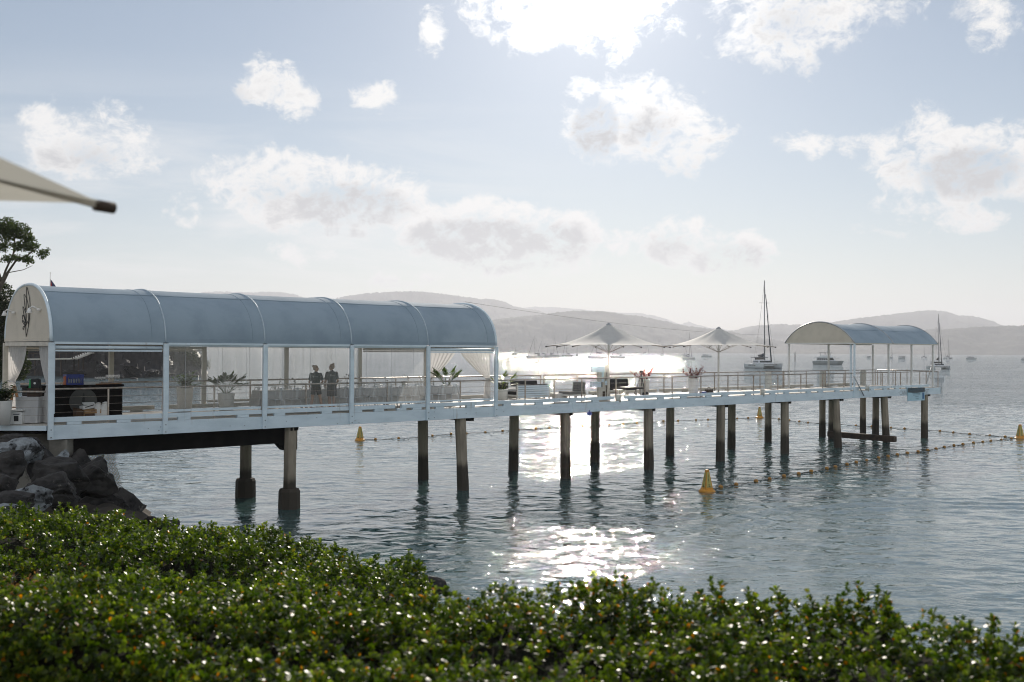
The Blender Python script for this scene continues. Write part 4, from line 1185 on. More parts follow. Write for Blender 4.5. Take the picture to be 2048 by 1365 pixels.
# ------------------------------------------------------------------ railings
def railing(label, posts, s, t0, t1, material, ztop=4.43, wires=True, down_ends=False):
    r = on_jetty('railing', label, 'railing', 'handrails of the jetty')
    MB().tube([(t0, s, ztop), (t1, s, ztop)], 0.030, 8).build('top_rail', material, r)
    for t in posts:
        MB().box((t, s, (3.38 + ztop) / 2), (0.045, 0.045, ztop - 3.38)).build('stanchion', material, r)
    if wires:
        for z in (3.72, 3.95, 4.18):
            MB().tube([(t0, s, z), (t1, s, z)], 0.0055, 4).build('wire', material, r)
    return r
near_posts = [jt(p, 0.16) for p in (217, 429, 612.5, 775, 921, 1050.7, 1108.8, 1163.7)] + [jt(1232, 0.16), jt(1290, 0.16)] + [jt(p, 0.16) for p in (1344.5, 1402, 1456, 1507, 1555.8, 1601.8, 1645.4, 1688, 1764.6, 1801, 1839.6)] + [jt(1876, 0.16)]
railing('steel handrail along the near edge of the whole jetty', near_posts, 0.16, 0.1, jt(1876, 0.16), M['metal'])
SF = JW - 0.15
railing('steel handrail on the far edge ending beside the slatted sofa', [1.75, 5.3, 8.8, 12.2, 15.7, 18.7, jt(1081.5, SF)], SF, 0.4, jt(1081.5, SF), M['metal'], ztop=4.46)
railing('steel handrail on the far edge from the lounge chair to the jetty head', [jt(p, SF) for p in (1088, 1154.5, 1210, 1270, 1328, 1380, 1429, 1476, 1520, 1566, 1568, 1612.5, 1651, 1690.5, 1724, 1755.4, 1786, 1814)] + [JEND - 0.2], SF, jt(1088, SF), JEND - 0.2, M['metal'], ztop=4.46)
er = on_jetty('railing', 'short steel handrail across the seaward end of the jetty', 'railing', 'handrails of the jetty')
MB().tube([(JEND - 0.14, 0.2, 4.45), (JEND - 0.14, SF - 0.1, 4.45)], 0.03, 8).build('top_rail', M['metal'], er)
for s in (0.9, 2.0, 3.1, 4.2): MB().box((JEND - 0.14, s, 3.915), (0.045, 0.045, 1.07)).build('stanchion', M['metal'], er)

# ------------------------------------------------------------------ shelter at the jetty head
sh = on_jetty('shelter', 'open canvas shelter with a low arched roof at the seaward end of the jetty', 'shelter')
T0, T1 = 45.94, 56.66; TM = jt(1786, 0)
SRA, SRH, SZ = 2.42, 1.30, 6.27
def arc2(a, dip=0.0):
    # shallow circular arc
    Rr = (SRA ** 2 + SRH ** 2) / (2 * SRH); th = math.asin(SRA / Rr)
    q = th - 2 * th * a
    return 2.4 - Rr * math.sin(q), SZ + Rr * math.cos(q) - (Rr - SRH) - dip * math.sin(math.pi * a)
for a, b in ((T0, TM), (TM, T1)):
    rows = []
    for i in range(13):
        f = i / 12
        rows.append([(a + (b - a) * f, *arc2(j / 28, 0.10 * (1 - (2 * f - 1) ** 2))) for j in range(29)])
    p = MB().grid(rows).build('roof_panel', M['roof'], sh)
    MB().tube([(r[6][0], r[6][1] - 0.003, r[6][2] + 0.004) for r in rows], 0.010, 5).build('seam', M['roof'], p)
for t in (T0, TM, T1):
    MB().tube([(t, *arc2(j / 24)) for j in range(25)], 0.042, 7).build('roof_rib', M['alu'], sh)
pl = [arc2(j / 30, 0.01) for j in range(31)]; n = len(pl)
gb = MB(); gb.add([(T0 - 0.012, s, z) for s, z in pl] + [(T0 + 0.012, s, z) for s, z in pl], [tuple(range(n)), tuple(reversed(range(n, 2 * n)))] + [((i + 1) % n, i, i + n, (i + 1) % n + n) for i in range(n)])
gp = gb.build('gable', M['canvas'], sh)
MB().box((T0 - 0.018, 0.95, 6.62), (0.008, 0.02, 0.66)).box((T0 - 0.018, 2.4, 6.42), (0.008, 3.3, 0.018)).build('seam', M['canvas'], gp)
MB().bar((T0, 2.4 - SRA, SZ - 0.03), (T0, 2.4 + SRA, SZ - 0.03), 0.06, 0.07).build('gable_beam', M['planter'], sh)
for s in (2.4 - SRA + 0.03, 2.4 + SRA - 0.03):
    MB().bar((T0, s, SZ - 0.035), (T1, s, SZ - 0.035), 0.07, 0.07).build('eave_rail', M['paint2'], sh)
for px in (1777, 1823, 1865.5):
    MB().box((jt(px, 0.1), 0.1, (3.38 + SZ - 0.07) / 2), (0.10, 0.10, SZ - 0.07 - 3.38)).build('post', M['planter'], sh)
MB().box((jt(1708, -0.06), -0.085, (2.95 + SZ - 0.07) / 2), (0.10, 0.08, SZ - 0.07 - 2.95)).build('post', M['paint'], sh)
MB().box((jt(1701.5, 0.3), 0.3, (3.38 + SZ - 0.07) / 2), (0.09, 0.09, SZ - 0.07 - 3.38)).build('post', M['paint'], sh)
for px in (1577.5, 1657, 1745.5):
    MB().box((jt(px, 4.6), 4.6, (3.38 + SZ - 0.07) / 2), (0.10, 0.10, SZ - 0.07 - 3.38)).build('post', M['planter'], sh)
for (p0, p1, s) in (((1708, 753), (1728, 792), -0.14), ((1864, 731), (1852, 770), 0.3)):
    MB().tube([(jt(p0[0], s), s, jz(*p0, s)), (jt(p1[0], s), s, jz(*p1, s))], 0.035, 6).build('brace', M['alu'], sh)

# notice board hung on the jetty head
sg = on_jetty('sign', 'pale blue notice board with a dark top band on the fascia at the jetty head', 'sign')
ta, tb = jt(1815, -0.1), jt(1849, -0.1)
MB().box(((ta + tb) / 2, -0.10, 2.98), (tb - ta, 0.03, 0.86)).build('board', M['signblue'], sg)
bp = []
for i in range(13):
    f = i / 12; bp.append((ta + (tb - ta) * f, 3.12 - 0.05 * math.sin(f * math.pi)))
g = MB(); g.prism(bp + [(tb, 3.40), (ta, 3.40)], -0.124, -0.117); g.build('band', M['signdark'], sg)
tl = MB()
for i, (f0, f1, z) in enumerate([(0.28, 0.74, 3.02), (0.30, 0.74, 2.93), (0.44, 0.60, 2.81), (0.46, 0.60, 2.68)]):
    x = ta + (tb - ta) * f0; x1 = ta + (tb - ta) * f1; rr = random.Random(i)
    while x < x1:
        w = rr.uniform(0.04, 0.11); tl.box((x + w / 2, -0.119, z), (w, 0.005, 0.035)); x += w + 0.03
for j in range(3):
    x = ta + (tb - ta) * (0.12 + 0.26 * j); rr = random.Random(9 + j); x1 = x + (tb - ta) * 0.22
    while x < x1:
        w = rr.uniform(0.03, 0.07); tl.box((x + w / 2, -0.127, 3.26), (w, 0.005, 0.04)) ; x += w + 0.03
tl.build('lettering', M['signtext'], sg) if 'signtext' in M else None
MB().box((tb - (tb - ta) * 0.09, -0.119, 2.86), ((tb - ta) * 0.11, 0.006, 0.42)).build('blue_panel', M['signpanel'], sg) if 'signpanel' in M else None
# faded stencilled capitals on the fascia either side of the notice
def text_mesh(txt, size, name, material, parent, loc, rot, extrude=0.002):
    cu = bpy.data.curves.new(name, 'FONT'); cu.body = txt; cu.size = size; cu.extrude = extrude; cu.align_x = 'LEFT'
    ob = bpy.data.objects.new(name, cu); COL.objects.link(ob)
    dg = bpy.context.evaluated_depsgraph_get()
    me = bpy.data.meshes.new_from_object(ob.evaluated_get(dg)); bpy.data.objects.remove(ob)
    me.materials.clear(); me.materials.append(material)
    o = bpy.data.objects.new(name, me); link(o, parent); o.location = loc; o.rotation_euler = rot
    return o
text_mesh('CAN', 0.42, 'lettering', M['faded'], jetty, (jt(1799, -0.05), -0.052, 2.97), (math.pi / 2, 0, 0))
text_mesh('JST', 0.42, 'lettering', M['faded'], jetty, (jt(1849.5, -0.05), -0.052, 2.97), (math.pi / 2, 0, 0))
# ================================================================== THINGS ON THE JETTY
def at_j(name, label, cat, t, s, rz=0.0, group=None, z=DECK): return thing(name, label, cat, J(t, s, z), PHI + rz, group)
BOX = lambda c, sz, r=None: MB().box(c, sz, r)

# --- bar counter at the entrance
t1 = jt(246, 2.3); t0 = t1 - 3.0
bar = at_j('bar_counter', 'black timber bar counter with a round grey emblem board on its front', 'bar counter', (t0 + t1) / 2, 2.65)
Lb = t1 - t0
for i in range(8):
    BOX((0, -0.31, 0.07 + i * 0.125), (Lb, 0.03, 0.118)).build('plank', M['black'], bar)
BOX((0, 0.0, 0.50), (Lb - 0.02, 0.58, 1.0)).build('carcass', M['black'], bar)
BOX((0, -0.02, 1.05), (Lb + 0.06, 0.74, 0.075)).build('counter_top', M['black'], bar, bevel=0.01)
exc = jt(167, 2.32) - (t0 + t1) / 2
d = MB(); d.lathe([(0.44, -0.012), (0.44, 0.012)], 40); o = d.build('emblem_board', M['emblem'], bar); o.location = (exc, -0.345, 0.54); o.rotation_euler = (math.pi / 2, 0, 0)
emblem(STROKES, lambda x, y: Vector(((x - 445) * 0.00042, -(y - 640) * 0.00042 + 0.08, 0.014)), 0.006, 'emblem', M['inkline'], o)
TOPZ = DECK + 1.0875
def on_bar(px, s): return jt(px, s)
# blue crate
c = at_j('crate', 'blue plastic crate of white cups standing on the bar counter', 'crate', jt(147, 2.6), 2.6, z=TOPZ)
cw, ch, cd = 0.52, 0.34, 0.36
f = MB()
for y in (-cd / 2, cd / 2):
    f.box((0, y, 0.03), (cw, 0.02, 0.06)).box((0, y, ch - 0.05), (cw + 0.03, 0.02, 0.10))
    for i in range(7): f.box((-cw / 2 + 0.02 + i * (cw - 0.04) / 6, y, ch / 2), (0.022, 0.018, ch - 0.04))
for x in (-cw / 2, cw / 2):
    f.box((x, 0, 0.03), (0.02, cd, 0.06)).box((x, 0, ch - 0.05), (0.02, cd, 0.10))
    for i in range(4): f.box((x, -cd / 2 + 0.03 + i * (cd - 0.06) / 3, ch / 2), (0.018, 0.03, ch - 0.04))
f.box((0, 0, 0.012), (cw, cd, 0.02)); f.build('frame', M['blue'], c)
for i in range(5):
    for j in range(2):
        MB().lathe([(0.035, 0.02), (0.042, 0.11), (0.038, 0.16), (0.02, 0.17)], 10, (-0.17 + i * 0.085, -0.08 + j * 0.14, 0.02)).build('cup', M['paper'], c)
bt = at_j('bottle', 'orange bottle with a moulded grip beside the blue crate', 'bottle', jt(132, 2.55), 2.55, z=TOPZ)
MB().lathe([(0.075, 0), (0.085, 0.03), (0.085, 0.10), (0.068, 0.15), (0.082, 0.20), (0.080, 0.27)], 12).build('body', M['orange'], bt)
MB().lathe([(0.05, 0.27), (0.055, 0.29), (0.02, 0.31)], 10).build('cap', M['orange'], bt)
tr = at_j('tray', 'shallow white tray with a raised rim lying on the bar counter', 'tray', jt(180, 2.6), 2.6, z=TOPZ)
f = BOX((0, 0, 0.01), (0.48, 0.34, 0.02))
for y in (-0.165, 0.165): f.box((0, y, 0.045), (0.48, 0.015, 0.08))
for x in (-0.235, 0.235): f.box((x, 0, 0.045), (0.015, 0.315, 0.08))
f.build('tray_body', M['paper'], tr)
wr = at_j('serving_board', 'low wooden serving board under the wine glasses on the bar', 'board', jt(214, 2.6), 2.6, z=TOPZ)
BOX((0, 0, 0.015), (0.86, 0.36, 0.03)).build('board', M['oak'], wr, bevel=0.008)
for (x, y) in ((-0.36, -0.12), (0.36, -0.12), (-0.36, 0.12), (0.36, 0.12)): BOX((x, y, 0.0), (0.05, 0.05, 0.02)).build('foot', M['oak'], wr)
gl0 = None; gi = 0
def wine_glass(x, y, tall):
    global gl0
    P = wr.matrix_basis @ Vector((x, y, 0.03))
    if gl0 is None:
        g = thing('wine_glass', 'clear stemmed wine glass standing on the board at the end of the bar', 'glass', P, PHI, 'wine glasses on the bar')
        MB().lathe([(0.036, 0), (0.034, 0.004), (0.006, 0.01), (0.005, 0.09), (0.008, 0.10)], 12).build('stem', M['glass'], g)
        MB().lathe([(0.008, 0.10), (0.034, 0.125), (0.042, 0.16), (0.036, 0.22)], 12, caps=False).build('bowl', M['glass'], g)
        gl0 = g
    else:
        g = copy_tree(gl0); g.location = P
    g.scale = (1, 1, tall)
for i in range(7):
    for j in range(2): wine_glass(-0.36 + i * 0.12 + 0.03 * j, -0.09 + 0.17 * j, 1.0 if i < 3 else 1.3)
# cartons, folded paper and a sack before the bar
cb = at_j('carton', 'dark brown carton on the deck in front of the bar', 'box', jt(163, 1.75), 1.85)
BOX((0, 0, 0.17), (0.34, 0.34, 0.34)).build('box_body', M['carddark'], cb, bevel=0.005)
BOX((-0.17, -0.1, 0.35), (0.14, 0.30, 0.006), Matrix.Rotation(0.5, 3, 'Y')).build('flap', M['carddark'], cb)
c2 = at_j('crate', 'orange brown fruit carton with a hand slot in front of the bar', 'crate', jt(183, 1.75), 1.75)
f = BOX((0, 0, 0.02), (0.52, 0.36, 0.03))
f.box((0, -0.175, 0.25), (0.52, 0.012, 0.13)).box((0, 0.175, 0.2), (0.52, 0.012, 0.24)).box((-0.255, 0, 0.17), (0.012, 0.34, 0.30)).box((0.255, 0, 0.17), (0.012, 0.34, 0.30))
f.build('box_body', M['card'], c2); BOX((0, -0.183, 0.26), (0.12, 0.006, 0.03)).build('hand_slot', M['carddark'], c2)
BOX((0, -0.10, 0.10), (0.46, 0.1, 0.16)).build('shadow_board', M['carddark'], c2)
pb = at_j('paper_box', 'open white paper box with a dark slot lying on the fruit carton', 'box', jt(176, 1.75), 1.75, 0.15, z=DECK + 0.335)
f = BOX((0, 0, 0.06), (0.42, 0.26, 0.11), Matrix.Rotation(-0.12, 3, 'Y')); f.box((0.02, -0.05, 0.16), (0.40, 0.16, 0.012), Matrix.Rotation(0.5, 3, 'X')); f.build('box_body', M['paper'], pb)
BOX((0.0, -0.134, 0.085), (0.30, 0.006, 0.03), Matrix.Rotation(-0.25, 3, 'Y')).build('slot', M['inkline'], pb)
def sack(label, px, w, h, tilt, seed):
    o = at_j('sack', label, 'sack', jt(px, 1.62), 1.62)
    rg = random.Random(seed); b = MB(); rows = []
    for i in range(9):
        f = i / 8; r = w * (0.8 + 0.3 * math.sin(f * 2.8)) * (1 if f < 0.85 else 0.75)
        rows.append([(r * math.cos(a) * (1 + 0.1 * math.sin(5 * a + i)) + tilt * h * f, 0.55 * r * math.sin(a), h * f + 0.03 * math.sin(3 * a) * f) for a in [2 * math.pi * j / 18 for j in range(19)]])
    b.grid(rows); b.build('bag_cloth', M['paper'], o)
    b = MB(); b.ball((tilt * h, 0, h * 0.97), (w * 0.75, w * 0.45, 0.05)); b.build('bag_top', M['paper'], o)
sack('crumpled white sack leaning against the rail upright before the bar', 206, 0.13, 0.52, 0.18, 1)
sack('smaller white bundle of cloth behind the crumpled sack', 196, 0.10, 0.50, 0.05, 2)

# --- left of the bar: clothed table, drinks box, cooler, plant
lt = at_j('table', 'small square table under a floor length white cloth by the entrance', 'table', jt(62, 1.0), 1.0, -PHI + 0.15)
def cloth_drop(hx, hy, z, drop, waves, amp, seed):
    rg = random.Random(seed); rows = []
    per = []
    n = 96
    for i in range(n + 1):
        f = (i % n) / n * 4
        k = int(f); u = f - k
        x, y = [(-hx + 2 * hx * u, -hy), (hx, -hy + 2 * hy * u), (hx - 2 * hx * u, hy), (-hx, hy - 2 * hy * u)][k]
        per.append((x, y))
    for r in range(8):
        g = r / 7; row = []
        for i, (x, y) in enumerate(per):
            w = 1 + g * (0.03 + amp * math.sin(waves * 2 * math.pi * (i % n) / n + 1.3 * math.sin(i % n * 0.21)))
            row.append((x * w + 0.0, y * w, z - drop * g))
        rows.append(row)
    b = MB(); b.grid(rows, flip=True); b.add([(x, y, z) for x, y in per[:-1]], [tuple(range(n))])
    return b
cloth_drop(0.32, 0.32, 0.80, 0.78, 11, 0.10, 1).build('tablecloth', M['cloth'], lt)
BOX((0, 0, 0.775), (0.60, 0.60, 0.035)).build('table_top', M['paint2'], lt)
for x in (-0.24, 0.24):
    for y in (-0.24, 0.24): BOX((x, y, 0.38), (0.04, 0.04, 0.76)).build('leg', M['paint2'], lt)
dk = thing('drinks_box', 'dark brown wooden box standing on the white clothed table', 'box', lt.matrix_basis @ Vector((0.1, 0.05, 0.803)), PHI * 0.2)
f = BOX((0, -0.15, 0.13), (0.34, 0.02, 0.26)); f.box((0, 0.15, 0.13), (0.34, 0.02, 0.26)).box((-0.16, 0, 0.13), (0.02, 0.28, 0.26)).box((0.16, 0, 0.13), (0.02, 0.28, 0.26)).box((0, 0, 0.01), (0.3, 0.28, 0.02)); f.build('box_body', M['brown'], dk)
for z in (0.05, 0.13, 0.21): BOX((0, -0.163, z), (0.345, 0.008, 0.06)).build('slat', M['brown'], dk)
gb_ = thing('cool_bag', 'black insulated bag with a green side panel and round white badge on the drinks box', 'bag', dk.matrix_basis @ Vector((0.0, 0.0, 0.262)), PHI * 0.2)
f = MB(); f.prism([(-0.09, 0), (0.17, 0), (0.14, 0.26), (0.10, 0.29), (-0.08, 0.28), (-0.10, 0.24)], -0.11, 0.11); f.build('bag_body', M['blackfab'], gb_, bevel=0.02)
f = MB(); f.prism([(-0.15, 0), (-0.09, 0), (-0.085, 0.27), (-0.13, 0.26)], -0.105, 0.105); f.build('side_panel', M['green'], gb_, bevel=0.01)
d = MB(); d.lathe([(0.034, -0.004), (0.034, 0.004)], 16); d2 = d.build('badge', M['paper'], gb_); d2.location = (0.03, -0.114, 0.15); d2.rotation_euler = (math.pi / 2, 0, 0)
cl = at_j('cooler_box', 'white lidded cooler box with a small black label beside the clothed table', 'cooler', jt(31, 0.85), 0.85, -PHI + 0.1)
BOX((0, 0, 0.18), (0.52, 0.34, 0.36)).build('box_body', M['paper'], cl, bevel=0.02)
BOX((0.0, 0, 0.40), (0.56, 0.38, 0.06), Matrix.Rotation(-0.10, 3, 'Y')).build('lid', M['paper'], cl, bevel=0.015)
BOX((0.10, -0.173, 0.17), (0.13, 0.006, 0.16)).build('label_panel', M['inkline'], cl); BOX((0.10, -0.173, 0.30), (0.18, 0.006, 0.025)).build('label_stripe', M['navy'], cl)
wp = at_j('easel', 'orange brown timber easel leaning behind the cooler box', 'easel', jt(36, 1.7), 1.7, -PHI)
for x0, x1, y in ((-0.10, 0.18, 0.0), (-0.12, -0.30, 0.0), (-0.11, -0.06, 0.45)):
    MB().bar((x0, 0, 1.12), (x1, y, 0.0), 0.07, 0.03, (0, 1, 0)).build('leg', M['oak'], wp)
BOX((-0.08, -0.03, 0.45), (0.34, 0.03, 0.04)).build('crossbar', M['oak'], wp)
lw = at_j('folding_stool', 'white painted folding stool leg showing beside the cooler box', 'stool', jt(12, 0.7), 0.7, -PHI)
for y in (-0.12, 0.12):
    MB().bar((0.0, y, 0.42), (0.06, y, 0), 0.05, 0.03).build('leg', M['planter'], lw); MB().bar((-0.30, y, 0.42), (-0.36, y, 0), 0.05, 0.03).build('leg', M['planter'], lw)
BOX((-0.15, 0, 0.435), (0.40, 0.34, 0.03)).build('seat', M['planter'], lw)

# --- pot plants
def blade_leaf(b, base, dirv, ln, w, droop, n=5):
    pts = []; d = Vector(dirv).normalized(); p = Vector(base)
    side = d.cross(Vector((0, 0, 1)));
    if side.length < 1e-3: side = Vector((1, 0, 0))
    side.normalize()
    L_ = []; R_ = []
    for i in range(n + 1):
        f = i / n; ww = w * math.sin(math.pi * min(1, f * 0.85 + 0.12))
        L_.append(p - side * ww); R_.append(p + side * ww)
        d = (d + Vector((0, 0, -droop / n))).normalized(); p = p + d * (ln / n)
    b.grid([L_, R_])
def philodendron(b, base, dirv, ln, rg):
    """a stalk carrying a deeply cut leaf: fingers to both sides of a midrib"""
    d = Vector(dirv).normalized(); stem = [Vector(base)]; p = Vector(base)
    for i in range(4): d = (d + Vector((0, 0, -0.10))).normalized(); p = p + d * ln * 0.16; stem.append(p.copy())
    b.tube(stem, 0.008, 4)
    side = d.cross(Vector((0, 0, 1))).normalized(); upv = side.cross(d)
    for i in range(7):
        f = i / 6; q = p + d * ln * 0.5 * f + Vector((0, 0, -0.12 * f * f * ln))
        for sg_ in (-1, 1):
            dv = side * sg_ * (1.0 - 0.5 * f) + d * (0.35 + 0.7 * f) + upv * rg.uniform(-0.05, 0.15)
            blade_leaf(b, q, dv, ln * 0.34 * (1 - 0.35 * abs(f - 0.35)), 0.040, 0.35, 4)
    blade_leaf(b, p + d * ln * 0.45, d, ln * 0.30, 0.04, 0.3, 4)
def tinted_mesh(b, name, material, parent, lo, hi, seed):
    me = b.mesh(name, material); rg = np.random.default_rng(seed)
    n = len(me.vertices); co = np.array(b.v)
    nz = vnoise(co[:, 0] * 5 + 50, co[:, 2] * 5 + co[:, 1] * 4 + 50, seed)[:, None]
    c = np.array(lo) + (np.array(hi) - np.array(lo)) * nz
    a = me.color_attributes.new('tint', 'FLOAT_COLOR', 'POINT'); a.data.foreach_set('color', np.concatenate([c, np.ones((n, 1))], 1).astype(np.float32).ravel())
    o = bpy.data.objects.new(name, me); link(o, parent); return o
def potted(label, t, s, pot_h, pot_r, leaves, seed, kind='philo', tint=((0.030, 0.065, 0.018), (0.075, 0.125, 0.035)), ribbed=False, group=None):
    o = at_j('potted_plant', label, 'potted plant', t, s, group=group)
    prof = [(pot_r * 0.80, 0)]
    if ribbed:
        for i in range(12):
            z0 = pot_h * i / 12; prof += [(pot_r * (0.82 + 0.18 * i / 12) , z0 + 0.004), (pot_r * (0.84 + 0.18 * i / 12), z0 + pot_h / 12 - 0.006)]
        prof += [(pot_r * 1.04, pot_h)]
    else: prof += [(pot_r, pot_h - 0.02), (pot_r * 1.02, pot_h)]
    pt = MB().lathe(prof + [(pot_r * 0.9, pot_h), (pot_r * 0.88, pot_h - 0.07)], 24).build('pot', M['planter'], o)
    MB().lathe([(pot_r * 0.885, pot_h - 0.09), (pot_r * 0.88, pot_h - 0.06), (0.01, pot_h - 0.05)], 16).build('soil', M['soil'], o)
    rg = random.Random(seed); b = MB()
    if kind == 'philo':
        for i in range(leaves):
            a = i * 2.4 + rg.uniform(-0.3, 0.3); e = rg.uniform(0.7, 2.6)
            philodendron(b, (0.05 * math.cos(a), 0.05 * math.sin(a), pot_h - 0.06), (math.cos(a), math.sin(a), e), rg.uniform(0.60, 0.85), rg)
    elif kind == 'bushy':
        for i in range(leaves):
            a = rg.uniform(0, 6.28); e = rg.uniform(0.3, 2.0); st = Vector((math.cos(a), math.sin(a), e)).normalized()
            ln = rg.uniform(0.35, 0.75); p0 = Vector((0, 0, pot_h - 0.06)); b.tube([p0, p0 + st * ln], 0.006, 4)
            for j in range(9):
                q = p0 + st * ln * (0.35 + 0.65 * j / 8); a2 = j * 2.4
                blade_leaf(b, q, (math.cos(a2), math.sin(a2), 0.5), rg.uniform(0.16, 0.28), 0.042, 0.4, 3)
    else:      # red cordyline like shrub: upright twigs with short red leaves
        for i in range(leaves):
            a = rg.uniform(0, 6.28); e = rg.uniform(0.5, 2.2); st = Vector((math.cos(a), math.sin(a), e)).normalized(); ln = rg.uniform(0.35, 0.85)
            p0 = Vector((0.1 * math.cos(a), 0.1 * math.sin(a), pot_h - 0.06)); p1 = p0 + st * ln; b.tube([p0, p1], [0.012, 0.006], 4)
            for j in range(10):
                q = p0.lerp(p1, 0.35 + 0.65 * j / 9); a2 = j * 2.4 + i
                blade_leaf(b, q, (math.cos(a2), math.sin(a2), rg.uniform(0.2, 1.2)), rg.uniform(0.10, 0.19), 0.024, 0.2, 3)
    tinted_mesh(b, 'foliage', M['potleaf'], o, tint[0], tint[1], seed)
    return o
potted('bushy pale green potted plant in the second bay, the farther of the two', jt(370, 3.6), 3.6, 0.88, 0.30, 26, 1, 'bushy', ((0.05, 0.09, 0.025), (0.12, 0.17, 0.05)))
potted('split leaf potted plant in the second bay beside the long table', jt(453, 1.5), 1.5, 0.74, 0.29, 17, 2, 'philo')
potted('tall pale potted plant behind the curtain at the far end of the long table', jt(893, 3.3), 3.3, 0.75, 0.28, 15, 3, 'philo', ((0.06, 0.10, 0.04), (0.12, 0.16, 0.06)))
potted('yellow green split leaf potted plant just outside the end of the pavilion', jt(1003, 1.3), 1.3, 0.60, 0.27, 9, 4, 'philo', ((0.10, 0.14, 0.02), (0.22, 0.24, 0.04)))
potted('dark bushy plant in a white pot at the entrance beside the curtain', jt(6, 0.6), 0.6, 0.72, 0.26, 34, 5, 'bushy', ((0.03, 0.055, 0.018), (0.07, 0.09, 0.03)))
RED = ((0.13, 0.018, 0.020), (0.26, 0.045, 0.035))
potted('red leaved shrub in a smooth white pot behind the black tripod', jt(1288, 3.6), 3.6, 0.82, 0.30, 26, 6, 'red', RED)
potted('red leaved shrub in a ribbed white pot beside the second umbrella', jt(1387, 2.3), 2.3, 0.86, 0.29, 28, 7, 'red', ((0.08, 0.010, 0.014), (0.17, 0.03, 0.03)), True)

# --- long table with chairs, flowers
TA, TB, TS = 7.9, 16.9, 2.15
tb_ = at_j('long_table', 'long banquet table under a white cloth down the middle of the pavilion', 'table', (TA + TB) / 2, TS)
cloth_drop((TB - TA) / 2, 0.46, 0.765, 0.55, 40, 0.012, 3).build('tablecloth', M['cloth'], tb_)
BOX((0, 0, 0.74), (TB - TA - 0.05, 0.88, 0.035)).build('table_top', M['paint2'], tb_)
for i in range(6):
    for y in (-0.35, 0.35): BOX((-(TB - TA) / 2 + 0.3 + i * (TB - TA - 0.6) / 5, y, 0.36), (0.05, 0.05, 0.72)).build('leg', M['paint2'], tb_)
ch0 = None
def chair(t, s, rz, label, group):
    global ch0
    if ch0 is None:
        c = at_j('dining_chair', label, 'chair', t, s, rz, group)
        MB().box((0, 0, 0.45), (0.42, 0.42, 0.03)).build('seat', M['gel'], c, bevel=0.012)
        for x in (-0.18, 0.18):
            for y in (-0.18, 0.18): MB().tube([(x * 1.15, y * 1.15, 0), (x, y, 0.44)], 0.016, 6).build('leg', M['gel'], c)
        pts = [(-0.19, -0.19, 0.44), (-0.19, -0.24, 0.72), (-0.15, -0.26, 0.84), (0, -0.275, 0.87), (0.15, -0.26, 0.84), (0.19, -0.24, 0.72), (0.19, -0.19, 0.44)]
        MB().tube(pts, 0.016, 6).build('back_frame', M['gel'], c)
        MB().box((0, -0.245, 0.66), (0.10, 0.012, 0.40), Matrix.Rotation(0.18, 3, 'X')).build('back_slat', M['gel'], c)
        ch0 = c
    else:
        c = copy_tree(ch0); c.location = J(t, s); c.rotation_euler = (0, 0, PHI + rz); tag(c, label, 'chair', group)
    return c
NEARL, FARL = 'white metal dining chair on the rail side of the long clothed table', 'white metal dining chair on the sea side of the long clothed table'
for i in range(13): chair(TA + 0.45 + i * 0.675, TS - 0.62, rj.uniform(-0.08, 0.08), NEARL, 'dining chairs on the rail side of the long table')
for i in range(13): chair(TA + 0.45 + i * 0.675, TS + 0.62, math.pi + rj.uniform(-0.08, 0.08), FARL, 'dining chairs on the sea side of the long table')
for i in range(15):
    t = TA + 0.35 + i * 0.59 + rj.uniform(-0.12, 0.12); s = TS + rj.uniform(-0.15, 0.15)
    if i in (3, 10): continue
    v = at_j('bud_vase', 'small bud vase of thin stemmed flowers on the long white table', 'vase', t, s, 0, 'flower vases along the table', z=DECK + 0.768)
    MB().lathe([(0.03, 0), (0.045, 0.05), (0.03, 0.12), (0.015, 0.16), (0.02, 0.18)], 10).build('vase_body', M['glass'], v)
    st = MB(); fl = MB(); rg = random.Random(100 + i)
    for q in range(rg.choice((2, 3, 3, 4))):
        a = rg.uniform(0, 6.28); h = rg.uniform(0.26, 0.55); x, y = 0.10 * math.cos(a) * h / 0.5, 0.10 * math.sin(a) * h / 0.5
        st.tube([(0, 0, 0.03), (x * 0.4, y * 0.4, h * 0.6), (x, y, h)], 0.005, 4); fl.ball((x, y, h), (0.035, 0.035, 0.024), 7, 5)
        if rg.random() < 0.6: fl.ball((x * 0.6 + 0.02, y * 0.6, h * 0.75), (0.025, 0.02, 0.02), 6, 4)
    st.build('stems', M['stem'], v); fl.build('flower_heads', M['flower'], v)
for i, t in ((3, TA + 2.3), (10, TA + 6.4)):
    v = at_j('menu_card', 'folded cream menu card standing on the table near the %s' % ('two people' if i == 3 else 'far curtain'), 'menu card', t, TS - 0.15, z=DECK + 0.766)
    MB().box((0, -0.02, 0.13), (0.14, 0.004, 0.26), Matrix.Rotation(0.12, 3, 'X')).box((0, 0.03, 0.13), (0.14, 0.004, 0.26), Matrix.Rotation(-0.12, 3, 'X')).build('card', M['paint2'], v)

